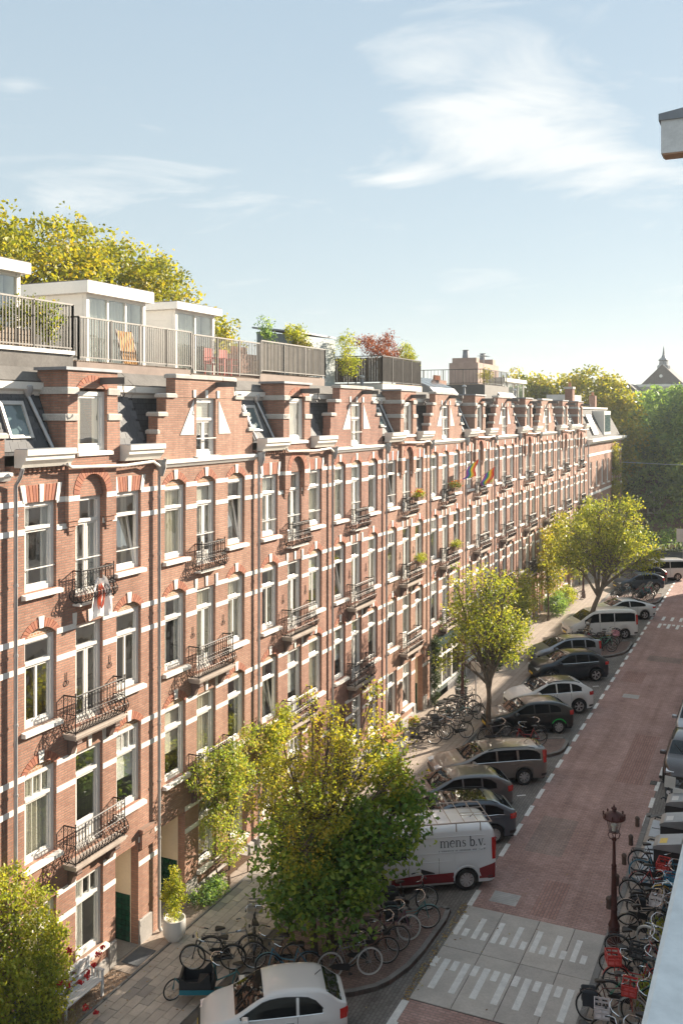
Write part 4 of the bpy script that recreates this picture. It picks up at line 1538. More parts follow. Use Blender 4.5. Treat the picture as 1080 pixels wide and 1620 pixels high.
# neighbouring roof whose eaves end shows at the top right
tall = thing('neighbour_house', 'tall neighbouring house whose grey box eaves jut in at the top right corner', 'house', (.6, 9.2, 0))
MB().box(0, .2, 0, 9, 24, 17.6).build('wall', BRICKS[0], tall)
h0 = 15.3
MB().prism([(-1.6, 17.70), (.4, 17.70), (.4, 18.0), (-1.6, 18.0)], 0, .22, 'y').build('eaves_box', M('eaves_paint', (.66, .65, .64), .6, var=.14, vs=3, fine=.12), tall)
MB().box(-1.585, .01, 17.688, .3, .21, 17.70).build('soffit', M('soffit_wood', (.42, .26, .17), .7), tall)
MB().prism([(-1.62, 18.0), (-1.62, 18.06), (-1.35, 18.10), (-.9, 18.22), (.3, 18.75), (.3, 18.0)], -.02, .24, 'y').build('lead_roof', LEAD, tall)
MB().tube([(-1.26, .2, 17.4), (-1.22, .2, 17.2), (.1, .2, 16.9)], .05, 8).build('downpipe', LEAD, tall)
o = thing('balcony_parapet', 'pale blue-grey balcony parapet blurred at the lower right edge', 'parapet', (-.1, 3, 13.2))
MB().box(-.12, -5, -.6, .2, 3.6, .87).build('wall', M('parapet_render', (.64, .65, .65), .8, var=.14, vs=1.5, fine=.15, bump=.2), o)
for k in range(7):
    MB().bbox(-.15, -5.05 + k * 1.245, .87, .26, -5.05 + k * 1.245 + 1.238, .91, .012).build('coping', M('parapet_coping', (.68, .69, .69), .6, var=.14, vs=1.5, fine=.18, bump=.1), o)

# ---------------------------------------------------------------- far buildings
o = thing('domed_hall', 'distant hall with steep slate gable and small spire above the trees', 'building', (-25.3, 240, 0))
FB = M('far_stone', (.30, .27, .25), .85, var=.1)
MB().box(-7, -2, 0, 9, 26, 22).build('wall', FB, o)
MB().prism([(-5.4, 22.6), (4.4, 22.6), (-.5, 27.4)], 0, 22, 'y').build('roof', SLATE, o)
MB().box(-6.4, -1, 22, 5.4, 24, 22.6).build('cornice', OFFWH, o)
MB().prism([(5.0, 22), (15.0, 22), (9.8, 24.8)], 2, 26, 'y').build('roof', M('brown_tiles', (.22, .15, .12), .85), o)
MB().lathe([(1.5, 26.4), (1.5, 27.2), (1.1, 27.4), (1.0, 28.3), (1.3, 28.5), (.5, 29.3), (.3, 30.0), (.12, 31.4), (0, 32)], 8, (-.5, 3, 0)).build('spire', LEAD, o)
for x in (6.5, 8.2, 12.4):
    MB().box(x - .35, 3, 23, x + .35, 3.8, 25.6).build('chimney', BRICKS[2], o)
MB().lathe([(.4, -.05), (.4, .05)], 10, (-.8, -.02, 24.6), 'y').build('round_window', WHITE, o)
for q, (x, y, w_, h, lab) in enumerate(((-34, 225, 9, 20.2, 'pale distant building left of the spired hall, half hidden by trees'), (-60, 230, 26, 17, 'low distant brick block behind the yellow trees'))):
    o = thing('far_building', lab, 'building', (x, y, 0))
    MB().box(-w_ / 2, 0, 0, w_ / 2, 14, h).build('wall', [OFFWH, BRICKS[1]][q], o)
    MB().prism([(-w_ / 2 - .4, h), (w_ / 2 + .4, h), (w_ / 2 - 2, h + 2.2), (-w_ / 2 + 2, h + 2.2)], -.4, 14.4, 'y').build('roof', SLATE, o)
    for fl in range(5):
        for c in range(int(w_ / 2.4)):
            MB().box(-w_ / 2 + .7 + c * 2.4, -.03, 2 + fl * 3.4, -w_ / 2 + 1.9 + c * 2.4, -.0, 4.1 + fl * 3.4).build('window', M('far_window', (.06, .07, .08), .1), o)
# small park lodge with an arched white window
o = thing('park_lodge', 'small dark park lodge with a white arched window under the trees', 'building', (-14.3, 124, 0))
MB().box(-3.5, 0, 0, 4.5, 5, 6.2).build('wall', M('lodge_brick', (.16, .10, .08), .85), o)
MB().prism([(-4, 6.2), (5, 6.2), (.5, 9)], -.4, 5.4, 'y').build('roof', SLATE, o)
wf = MB()
pts = arc(-.8, .8, 5.2, .75, 8)
wf.prism([(-.8, 3.0), (.8, 3.0)] + pts[::-1], -.08, 0, 'y')
wf.build('window', WHITE, o)
for (x0, x1, z0, z1) in ((-.62, -.06, 3.2, 4.2), (.06, .62, 3.2, 4.2), (-.62, -.06, 4.3, 5.5), (.06, .62, 4.3, 5.5)):
    MB().box(x0, -.1, z0, x1, -.081, z1).build('pane', M('far_window', (.06, .07, .08), .1), o)

# roof clutter: vents, troughs, aerials
for q, (x, y, lab) in enumerate(((-18.7, 38.6, 'small lead roof vent left of the dark-railed terrace'), (-18.9, 43.6, 'small lead roof vent beside the red-leaved maple terrace'), (-19.2, 51.6, 'small lead roof vent right of the brown board screen'), (-19.0, 60.8, 'small lead roof vent before the far open railing'), (-18.6, 72.5, 'small lead roof vent on the far roofs'))):
    o = thing('roof_vent', lab, 'roof vent', (x, y, ROOFTOP), group='roof vents')
    MB().lathe([(.16, 0), (.09, .12), (.08, .55)], 10).build('pipe', LEAD, o, smooth=True)
    MB().lathe([(.15, .60), (.15, .66), (.02, .74)], 10).build('cowl', ZINC, o, smooth=True)
for q, (y, z, lab) in enumerate(((16.6, 17.08, 'long wooden trough behind the leftmost roof railing'), (19.0, 17.08, 'shorter wooden trough behind the leftmost roof railing'), (33.2, 16.92, 'grey trough behind the close wooden screen'))):
    o = thing('plant_trough', lab, 'trough', (-18.45, y, z), group='roof troughs')
    for k in range(3):
        MB().box(-.2, -.9, .05 + k * .15, .2, .9, .185 + k * .15).build('board', M('trough_wood', (.33, .25, .18), .8, var=.2), o)
    MB().box(-.17, -.87, .42, .17, .87, .505).build('soil', SOIL, o)
o = thing('aerial_mast', 'thin television aerial among the far rooftops', 'aerial', (-20.5, 70.5, ROOFTOP))
MB().tube([(0, 0, 0), (0, 0, 3.4)], .025, 5).build('mast', ZINC, o)
MB().tube([(0, -.7, 3.2), (0, .7, 3.2)], .015, 4).build('boom', ZINC, o)
for k in range(7):
    MB().tube([(-.35, -.6 + k * .2, 3.2), (.35, -.6 + k * .2, 3.2)], .01, 4).build('rod', ZINC, o)
# ---------------------------------------------------------------- plants
LM = {
    'fig': leaf_mat('leaf_deep_green', [(.09, .18, .05), (.16, .29, .065), (.26, .38, .08), (.40, .48, .09)], .5),
    'locust': leaf_mat('leaf_golden', [(.21, .27, .045), (.34, .37, .055), (.47, .44, .06), (.53, .42, .065)], .55),
    'street': leaf_mat('leaf_yellow_green', [(.13, .19, .035), (.24, .30, .05), (.37, .40, .065), (.48, .45, .09)], .55),
    'gold': leaf_mat('leaf_back_gold', [(.15, .19, .028), (.26, .29, .035), (.39, .375, .042), (.46, .37, .045)], .5),
    'park': leaf_mat('leaf_park', [(.10, .20, .11), (.16, .28, .13), (.24, .38, .13), (.36, .48, .13)], .55),
    'lime': leaf_mat('leaf_lime', [(.17, .23, .035), (.31, .38, .05), (.45, .48, .07), (.52, .48, .09)], .5),
    'rose': leaf_mat('leaf_rose', [(.09, .14, .035), (.17, .22, .045), (.30, .32, .065), (.42, .36, .09)], .4),
    'ivy': leaf_mat('leaf_ivy', [(.025, .05, .014), (.045, .085, .02), (.08, .12, .03)], .25),
    'pink': leaf_mat('leaf_climber', [(.15, .24, .05), (.28, .38, .07), (.43, .47, .09), (.5, .38, .16)], .5),
    'red': leaf_mat('leaf_maple_red', [(.16, .035, .018), (.28, .06, .025), (.36, .12, .04)], .4),
    'flower': leaf_mat('petals_red', [(.45, .02, .015), (.6, .05, .02), (.7, .2, .04)], .3),
    'rosepetal': leaf_mat('petals_rose', [(.45, .008, .02), (.6, .015, .03), (.65, .05, .06)], .25),
    'grassy': leaf_mat('leaf_grass', [(.12, .12, .04), (.22, .20, .07), (.34, .28, .12)], .4),
}


def leaves(name, P, size, mat, tint, seed, aspect=.55, up=.35, parent=None, fold=.18, droop=0.0):
    r = np.random.default_rng(seed)
    N = len(P)
    P = np.asarray(P, float)
    nrm = r.normal(size=(N, 3))
    nrm[:, 2] += up * 2
    nrm /= np.linalg.norm(nrm, axis=1)[:, None]
    u = r.normal(size=(N, 3))
    u[:, 2] -= droop * 2
    u -= (u * nrm).sum(1)[:, None] * nrm
    u /= np.linalg.norm(u, axis=1)[:, None] + 1e-9
    v = np.cross(nrm, u)
    s = (size * r.uniform(.65, 1.3, N))[:, None]
    a = aspect
    V = np.empty((N, 4, 3))
    V[:, 0] = P - u * s * .5
    V[:, 1] = P + v * s * a * .5 + nrm * s * fold - u * s * .06
    V[:, 2] = P + u * s * .5
    V[:, 3] = P - v * s * a * .5 + nrm * s * fold - u * s * .06
    me = bpy.data.meshes.new(name)
    me.vertices.add(4 * N)
    me.vertices.foreach_set('co', V.reshape(-1))
    me.loops.add(4 * N)
    me.loops.foreach_set('vertex_index', np.arange(4 * N, dtype=np.int32))
    me.polygons.add(N)
    me.polygons.foreach_set('loop_start', np.arange(0, 4 * N, 4, dtype=np.int32))
    at = me.attributes.new('tint', 'FLOAT', 'FACE')
    at.data.foreach_set('value', np.clip(tint, 0, 1).astype(np.float32))
    me.materials.append(mat)
    me.update(calc_edges=True)
    return put(name, me, parent)


def blob_points(blobs, nclump, nleaf, sig, seed, shell=.55, flat=.8):
    r = np.random.default_rng(seed)
    wts = np.array([b[3] * b[4] * b[5] for b in blobs]) ** .8
    wts /= wts.sum()
    C, T, K = [], [], []
    for bi, b in enumerate(blobs):
        n = max(2, int(nclump * wts[bi]))
        d = r.normal(size=(n, 3))
        d /= np.linalg.norm(d, axis=1)[:, None]
        rad = np.where(r.random(n) < shell, r.uniform(.72, 1.03, n), r.random(n) ** .5)
        c = d * rad[:, None] * np.array(b[3:6]) + np.array(b[:3])
        C.append(c)
        K.append(np.full(n, bi))
    C = np.vstack(C)
    K = np.concatenate(K)
    n = len(C)
    cnt = r.integers(int(nleaf * .5), int(nleaf * 1.5) + 1, n)
    idx = np.repeat(np.arange(n), cnt)
    s = sig * r.uniform(.6, 1.3, n)
    off = r.normal(size=(len(idx), 3))
    ln = np.linalg.norm(off, axis=1)[:, None]
    off *= np.minimum(1.0, 1.9 / (ln + 1e-6)) * s[idx][:, None]
    off[:, 2] *= flat
    P = C[idx] + off
    base = r.random(n) * .8
    tint = base[idx] + r.normal(size=len(idx)) * .17 + .1
    return C, K, P, tint


def plant(name, label, cat, base, blobs, kind, nclump, nleaf, sig, size, seed, trunk_h=None, trunk_r=.12, lean=(0, 0), group=None,
          zmin=.05, twigs=.5, shell=.55, up=.35, aspect=.55, stem='trunk', foliage='crown', droop=0.0, flat=.8, maxz=None, xmin=None):
    """root at base; blobs in local coordinates (x, y, z, rx, ry, rz)"""
    r = random.Random(seed)
    o = thing(name, label, cat, base, group=group)
    C, K, P, tint = blob_points(blobs, nclump, nleaf, sig, seed, shell, flat)
    keep = P[:, 2] > zmin
    if xmin is not None:
        keep &= P[:, 0] > xmin
    P, tint = P[keep], tint[keep]
    if stem:
        b = MB()
        if trunk_h is None:
            trunk_h = min(bb[2] for bb in blobs) * .8
        top = Vector((lean[0], lean[1], trunk_h))
        n = 6
        tp = [Vector((lean[0] * (k / n) ** 1.3 + r.uniform(-1, 1) * trunk_r * .25, lean[1] * (k / n) ** 1.3 + r.uniform(-1, 1) * trunk_r * .25, trunk_h * k / n)) for k in range(n + 1)]
        tp[0] = Vector((0, 0, -.05))
        b.tube(tp, [trunk_r * (1.35 if k == 0 else 1.0 - .25 * k / n) for k in range(n + 1)], 8)
        b.build(stem, BARK, o, smooth=True)
        b = MB()
        for bi, bb in enumerate(blobs):
            c = Vector(bb[:3])
            mid = (tp[-1] + c) / 2 + Vector((r.uniform(-.2, .2), r.uniform(-.2, .2), r.uniform(.0, .3))) * bb[3] * .5
            t0 = tp[-1 - (bi % 2)]
            lim = [t0, t0.lerp(mid, .5) + Vector((0, 0, .05)), mid, mid.lerp(c, .5), c]
            rr = trunk_r * (.62 if len(blobs) > 1 else .8)
            b.tube(lim, [rr, rr * .8, rr * .6, rr * .45, rr * .3], 6)
            for ci in np.where(K == bi)[0]:
                if r.random() > twigs:
                    continue
                e = Vector(C[ci])
                s = lim[r.choice([1, 2, 3, 4])]
                m2 = s.lerp(e, .5) + Vector((r.uniform(-.1, .1), r.uniform(-.1, .1), .12)) * (e - s).length
                b.tube([s, m2, e], [rr * .28, rr * .18, rr * .06], 4, cap=False)
        b.build('branches', BARK, o, smooth=True)
    leaves(foliage, P, size, LM[kind], tint, seed + 1, parent=o, up=up, aspect=aspect, droop=droop)
    return o


# street trees
plant('leafy_tree', 'dense dark green broad-leaved tree on the bicycle island before the white van', 'tree', (-11.7, 24.7, .12),
      [(.2, .1, 2.6, 1.6, 1.6, 1.5), (-.8, -.7, 2.0, 1.15, 1.2, 1.3), (1.2, .8, 3.2, 1.3, 1.3, 1.1), (.7, -1.0, 1.8, 1.0, 1.0, 1.15), (1.7, 1.3, 3.9, .8, .8, .6), (-1.2, 1.0, 2.9, 1.0, 1.0, 1.2), (-1.5, -.4, 3.2, .7, .7, .7), (.2, -1.7, 2.4, .6, .6, .7), (1.2, 1.8, 4.6, .7, .7, .5)],
      'fig', 500, 26, .25, .175, 11, trunk_h=1.1, trunk_r=.13, shell=.5, up=.4, aspect=.6, twigs=.6)
plant('golden_tree', 'airy golden-leaved tree rising out of the dense green tree', 'tree', (-11.95, 24.2, .12),
      [(.0, -.3, 4.3, 1.3, 1.3, 1.0), (-.7, -.3, 5.4, .8, .8, 1.0), (.5, .9, 5.2, 1.1, 1.1, 1.0), (1.3, 1.9, 5.6, .8, .8, .9), (.2, -1.0, 3.5, .9, .9, .8), (-.3, .5, 6.8, .35, .35, .8), (1.0, 2.0, 6.9, .3, .3, .7), (-1.2, -.9, 4.5, .6, .6, .7), (.2, .6, 6.2, .6, .6, .7), (1.9, 1.4, 4.8, .7, .7, .5)],
      'locust', 330, 30, .19, .10, 12, trunk_h=2.6, trunk_r=.09, shell=.3, twigs=.9, up=.1)
plant('street_tree', 'slim yellow-green street tree on the island beside the grey estate car', 'tree', (-12.62, 44.3, .12),
      [(.1, 0, 4.9, 1.7, 1.8, 1.5), (-.9, -.6, 5.3, 1.2, 1.2, 1.5), (1.0, .8, 4.6, 1.3, 1.3, 1.3), (-.2, .3, 6.8, 1.1, 1.1, 1.2), (-1.3, -.9, 7.0, .5, .5, 1.0), (.7, .4, 7.0, .7, .7, .8), (-1.5, -1.2, 3.9, .8, .8, .8)],
      'street', 300, 22, .24, .14, 13, trunk_h=2.3, trunk_r=.14, shell=.45, twigs=.5, up=.15)
plant('street_tree', 'leaning yellow-green street tree before the white passenger van', 'tree', (-12.1, 65.6, .12),
      [(1.0, 2.2, 6.0, 2.3, 2.3, 1.9), (-.6, 1.4, 6.6, 1.8, 1.8, 1.9), (2.4, 3.0, 6.2, 2.0, 2.0, 1.8), (.6, 2.0, 8.2, 1.5, 1.5, 1.2), (2.4, 3.0, 8.2, 1.2, 1.2, 1.3), (-1.6, 1.0, 5.2, 1.3, 1.3, 1.4), (3.6, 3.8, 5.4, 1.2, 1.2, 1.0)],
      'street', 500, 24, .32, .18, 14, trunk_h=3.2, trunk_r=.19, lean=(.9, 1.9), shell=.5, twigs=.4, up=.2)
plant('small_tree', 'slender golden tree against the house fronts left of the leaning street tree', 'tree', (-15.6, 70.5, .12),
      [(0, 0, 3.6, .9, 1.3, 1.7), (.2, 2.0, 5.0, .7, 1.3, 1.8), (0, 4.0, 6.0, .6, 1.5, 1.6), (.1, -.8, 5.6, .6, .7, 1.1)],
      'gold', 200, 26, .28, .2, 15, trunk_h=2.0, trunk_r=.08, shell=.4)
plant('small_tree', 'low leafy shrub tree by the house fronts beyond the first street tree', 'tree', (-15.4, 60.0, .12),
      [(0, 0, 2.4, .9, 1.1, 1.2), (.3, 1.6, 3.0, .9, 1.0, 1.3), (-.2, 3.2, 3.4, .8, 1.1, 1.4)], 'street', 150, 26, .28, .17, 16, trunk_h=1.2, trunk_r=.07)
# trees behind the roofs
for (lab, x, y, z, bl, s) in (
        ('tall golden tree behind the left roof rooms, its crown cut by the left edge', -33, 35, 0, [(0, 0, 21, 4.2, 4.2, 3.6), (0, 2.6, 22.6, 3.0, 3.0, 2.8), (0, -3, 22.6, 3.0, 3.0, 2.4), (1, -5, 21.0, 3.0, 3.0, 3.2), (-2, 4.2, 20.5, 3.5, 3.5, 4)], 21),
        ('golden tree behind the roofs, middle of the three crowns', -33, 44, 0, [(0, -.5, 21.0, 3.4, 3.2, 3.4), (0, -2.2, 22.6, 2.2, 2.2, 2.2), (.0, 1.9, 21.6, 2.3, 2.2, 2.9), (-1, 0, 18.5, 4, 4, 3)], 22),
        ('smallest golden tree behind the roofs, right of the white roof rooms', -33, 51.6, 0, [(0, -.6, 19.6, 1.9, 1.9, 2.4), (0, 1.0, 18.9, 1.6, 1.6, 2.2), (-1, -1.5, 18.2, 2.2, 2.2, 2.2)], 23)):
    plant('golden_tree', lab, 'tree', (x, y, z), bl, 'gold', 640 if s < 23 else 260, 34, .42, .26, s, trunk_h=12, trunk_r=.35, group='golden trees behind the roofs', shell=.75, twigs=.15)
for (lab, x, y, bl, k, n, s, sz) in (
        ('golden far tree left of the mansard building roof', -31, 124, [(0, 0, 16.5, 4.5, 4.5, 4.4), (-3.5, 1, 15.8, 3.2, 3.2, 4), (3, 0, 15.5, 3, 3, 4)], 'gold', 420, 31, .5),
        ('golden far tree rising right behind the mansard building', -21.5, 122, [(0, 0, 16.2, 4.2, 4.2, 4.6), (2.6, 0, 13.6, 3.5, 3.5, 5), (-3, 2, 16.5, 2.6, 2.6, 4), (1, 0, 9, 4, 4, 5)], 'gold', 520, 32, .5),
        ('big green park tree at the end of the street', -13.6, 127, [(0, 0, 14.2, 4.6, 5, 4.8), (3, -2, 11, 4.5, 5, 5), (-3, -1, 9, 3.6, 4, 5), (0, -3, 6, 5, 4, 4), (4, 0, 15.8, 4, 4, 3.2)], 'park', 820, 33, .5),
        ('green park tree at the end of the street, cut by the right edge', -4.5, 122, [(0, 0, 13, 6, 6, 5.5), (-3, -1, 9, 5, 5, 4.5), (3, 0, 9, 5, 5, 5), (0, -1, 16, 4, 4, 3)], 'park', 620, 34, .5),
        ('green park tree behind the others, under the spired hall', -22, 150, [(0, 0, 13, 6, 6, 5.0), (7, 0, 13.5, 7, 6, 5.5), (16, 0, 13, 7, 6, 5)], 'park', 420, 35, .7)):
    plant('park_tree', lab, 'tree', (x, y, 0), bl, k, n, 34, .62, sz, s, trunk_h=5, trunk_r=.4, shell=.8, twigs=.1, group='trees at the end of the street')
plant('hedge', 'dark hedge along the park edge at the end of the street', 'hedge', (-16, 114.5, 0), [(k * 2.2 - 10, 0, 1.2, 1.6, 1.0, 1.3) for k in range(12)], 'park', 260, 26, .3, .26, 36, stem=None, foliage='foliage')
# front gardens and house plants
rose = plant('rose_bush', 'big yellow-green rose bush with red blooms at the lower left corner', 'bush', (-16.05, 17.55, .11),
      [(.0, -.3, 1.3, .55, 1.0, 1.1), (-.1, -.7, 2.3, .5, .9, .8), (-.15, .35, 2.4, .4, .75, .7), (.1, .3, 1.5, .45, .7, .7), (.15, -.8, .7, .5, .9, .6), (-.2, .1, 3.0, .3, .6, .35), (-.1, .95, 2.0, .35, .45, .6), (-.2, -.5, 3.6, .4, .7, .6), (-.2, .35, 3.5, .3, .5, .4), (-.25, -.6, 4.3, .3, .5, .35)], 'lime', 460, 28, .15, .095, 41, trunk_h=.5, trunk_r=.035, stem='stems', foliage='foliage', xmin=-.6)
plant('garden_shrub', 'dark leafy shrub under the rose blooms beside the white bench', 'bush', (-15.95, 17.75, .11),
      [(.0, .1, .9, .40, .5, .8), (.05, -.6, .8, .45, .6, .7), (-.1, .35, 1.5, .3, .4, .5)], 'rose', 130, 26, .12, .085, 42, trunk_h=.3, trunk_r=.03, stem='stems', foliage='foliage')
rr = random.Random(9)
spots = [(-15.6, 17.9, 1.75), (-15.55, 18.15, 1.6), (-15.85, 18.95, 1.15), (-15.85, 19.2, 1.15), (-16.2, 20.05, 1.2), (-16.25, 20.3, 1.25), (-16.1, 19.75, 1.1), (-16.05, 19.5, 1.05), (-15.7, 18.95, .55), (-15.6, 19.25, .3), (-15.65, 18.3, 2.3)]
for q, (x, y, z) in enumerate(spots):
    pts = [(x + 16.05 + rr.gauss(0, .035), y - 17.55 + rr.gauss(0, .035), z - .11 + rr.gauss(0, .03)) for _ in range(40)]
    leaves('rose_bloom', pts, .06, LM['rosepetal'], np.random.default_rng(q).random(40), 60 + q, aspect=.9, parent=rose)
# ornamental grass tuft
gp = MB()
for q in range(420):
    a, ln = rr.uniform(0, 6.28), rr.uniform(.5, 1.15)
    x, y = rr.gauss(0, .16), rr.gauss(0, .28)
    dx, dy = math.cos(a), math.sin(a)
    w_ = .006
    pts = [(x + dx * ln * .55 * t ** 1.6, y + dy * ln * .55 * t ** 1.6, ln * (t - .45 * t ** 3)) for t in (0, .35, .7, 1.0)]
    for s in range(3):
        p, c = pts[s], pts[s + 1]
        gp.poly([(p[0] - dy * w_, p[1] + dx * w_, p[2]), (p[0] + dy * w_, p[1] - dx * w_, p[2]), (c[0] + dy * w_ * .7, c[1] - dx * w_ * .7, c[2]), (c[0] - dy * w_ * .7, c[1] + dx * w_ * .7, c[2])])
o = thing('grass_tuft', 'tall straw-green ornamental grass at the lower left corner', 'grass', (-15.55, 17.75, .12))
gm = gp.mesh('blades', LM['grassy'])
at = gm.attributes.new('tint', 'FLOAT', 'FACE')
at.data.foreach_set('value', np.repeat(np.random.default_rng(4).random(420), 3).astype(np.float32))
put('blades', gm, o)
plant('climbing_plant', 'yellow and pink climbing plant on the second house above the brown bench', 'climber', (-16.2, 26.6, .11),
      [(.0, -1.3, 4.0, .4, .9, .7), (.1, -.3, 3.8, .55, .9, .9), (0, .5, 3.2, .5, .7, .8), (.0, -.2, 2.5, .35, .8, .8), (.1, -.9, 2.2, .3, .5, .7), (0, .1, 1.3, .3, .6, .8), (-.1, 1.4, 4.2, .35, .5, .5)], 'pink', 260, 26, .16, .10, 43, trunk_h=1.6, trunk_r=.045, stem='stems', foliage='foliage', xmin=-.45)
plant('climbing_plant', 'bright green climber on the party wall right of the yellow climber', 'climber', (-16.2, 29.5, .11),
      [(.05, -.3, 3.6, .45, .7, .8), (.1, .5, 4.2, .4, .6, .6), (.0, 0, 2.6, .4, .6, .8)], 'lime', 150, 26, .16, .11, 44, trunk_h=1.6, trunk_r=.045, stem='stems', foliage='foliage', xmin=-.45)
plant('low_shrub', 'low green plants at the wall foot beside the brown bench', 'bush', (-16.2, 25.2, .12), [(0, 0, .35, .3, .5, .3), (.1, .6, .3, .25, .4, .3)], 'park', 60, 24, .1, .09, 45, stem=None, foliage='foliage')
plant('ivy', 'dark ivy column beside the shop front', 'climber', (-16.35, 47.25, .12), [(0, 0, 1.2, .2, .22, 1.2), (0, .05, 2.6, .2, .25, .8), (0, .1, 3.3, .15, .3, .4)], 'ivy', 130, 26, .09, .09, 46, trunk_h=1.0, trunk_r=.03, stem='stems', foliage='foliage')
plant('ivy', 'yellow ivy hanging down the wall of the mansard corner building', 'climber', (-16.4, 107.5, 0), [(0, 0, 10.5, .3, .9, 1.8), (0, -.2, 7.5, .35, 1.1, 2.2), (0, -.6, 4.5, .4, 1.3, 2.2), (.1, -1.5, 2.0, .5, 1.8, 2.0)], 'gold', 260, 26, .26, .24, 47, trunk_h=1, trunk_r=.06, stem='stems', foliage='foliage')
plant('ivy', 'green and yellow creeper over the far house fronts above the leaning tree', 'climber', (-16.35, 86.5, 0), [(0, 0, 4.5, .35, 1.6, 1.8), (0, 3.0, 6.0, .35, 1.4, 1.6), (.2, -1.8, 2.6, .5, 1.4, 1.6)], 'lime', 180, 26, .3, .24, 48, trunk_h=1, trunk_r=.06, stem='stems', foliage='foliage')
for q, (x, y, sz, kd, lab) in enumerate(((-15.6, 57.6, 1.0, 'park', 'round green bush at the house fronts beyond the shop'), (-15.5, 72.5, 1.3, 'park', 'large green bush at the house fronts before the leaning tree'),
                                         (-15.6, 76.5, 1.1, 'lime', 'yellowish bush at the far house fronts'), (-15.7, 55.2, .7, 'ivy', 'small dark bush next to the shop window'))):
    plant('garden_bush', lab, 'bush', (x, y, .12), [(0, 0, sz * .7, sz * .6, sz * .9, sz * .7), (.1, sz * .6, sz * .6, sz * .5, sz * .7, sz * .6)], kd, 110, 26, .2, .15, 50 + q, stem=None, foliage='foliage')


def pot(name, label, x, y, z, r0, r1, h, mat, kind=None, ph=.5, seed=1, flowers=None, n=40, round_=False):
    o = thing(name, label, 'plant pot', (x, y, z))
    prof = [(r0, 0), (r1 * (1.02 if round_ else .96), h * .55 if round_ else h * .9), (r1, h), (r1 * .88, h), (r1 * .86, h * .86), (0, h * .86)] if not round_ else [(r0 * .8, 0), (r1 * .98, h * .28), (r1 * 1.03, h * .6), (r1, h), (r1 * .9, h), (r1 * .88, h * .88), (0, h * .88)]
    MB().lathe(prof, 16).build('pot', mat, o, smooth=True)
    if kind:
        C, K, P, t = blob_points([(0, 0, h + ph * .5, r1 * .95, r1 * .95, ph * .55), (0, 0, h + ph * .9, r1 * .6, r1 * .6, ph * .4)], n, 24, r1 * .22, seed)
        leaves('foliage', P[P[:, 2] > h * .85], .07, LM[kind], t[P[:, 2] > h * .85], seed, parent=o)
    if flowers:
        g = np.random.default_rng(seed)
        P = np.c_[g.normal(0, r1 * .6, 60), g.normal(0, r1 * .6, 60), h + ph * .8 + g.normal(0, ph * .2, 60)]
        leaves('blooms', P, .07, LM[flowers], g.random(60), seed + 5, parent=o, aspect=.9)
    return o


WPOT = M('white_pot', (.68, .66, .63), .45, var=.05)
pot('plant_pot', 'large white rounded pot with a tall leafy shrub by the first porch', -15.95, 23.15, .12, .26, .33, .62, WPOT, 'lime', 1.15, 71, n=95, round_=True)
pot('plant_pot', 'grey bucket pot with red and yellow flowers at the end of the red-brown bench', -15.75, 42.55, .12, .2, .27, .45, M('grey_pot', (.22, .2, .19), .7), 'lime', .35, 72, 'flower')
pot('plant_pot', 'dark tub with spiky greenery before the shop', -15.6, 49.4, .12, .3, .36, .5, M('dark_pot', (.06, .07, .075), .6), 'ivy', .6, 73)
pot('plant_pot', 'black bucket standing left of the red-brown bench', -15.5, 38.6, .12, .17, .22, .42, M('black_plastic', (.02, .02, .021), .5), None)


def window_box(label, x, y, z, kind, fl, seed, L=.7):
    o = thing('flower_box', label, 'flower box', (x, y, z), group='flower boxes on balconies')
    MB().prism([(-.1, 0), (.08, 0), (.11, .2), (-.13, .2)], -L / 2, L / 2, 'y').build('box', M('box_brown', (.16, .09, .06), .8), o)
    C, K, P, t = blob_points([(0, -L * .25, .32, .18, .28, .2), (0, L * .25, .32, .18, .28, .2)], 36, 24, .08, seed)
    leaves('foliage', P, .07, LM[kind], t, seed, parent=o)
    if fl:
        g = np.random.default_rng(seed)
        leaves('blooms', np.c_[g.normal(0, .14, 70), g.uniform(-L / 2, L / 2, 70), .42 + g.normal(0, .09, 70)], .075, LM[fl], g.random(70), seed + 3, parent=o, aspect=.9)


window_box('flower box with red blooms on the top balcony of the fifth house', FX + .42, 44.65, 11.05, 'lime', 'flower', 81)
window_box('flower box with orange and red blooms on the top balcony of the shop house', FX + .42, 50.6, 11.1, 'rose', 'flower', 82, 1.1)
window_box('green box with trailing leaves on the third-storey balcony of the fifth house', FX + .55, 44.6, 7.9, 'lime', None, 83, 1.0)
window_box('flower box below the second rainbow flag', FX + .42, 56.9, 11.05, 'rose', 'flower', 84, 1.0)
window_box('green flower box on the middle balcony of the shop house', FX + .55, 50.2, 7.9, 'street', None, 85, 1.0)
window_box('yellow-green flower box on the lowest balcony of the shop house', FX + .55, 50.8, 4.5, 'lime', None, 86, .8)
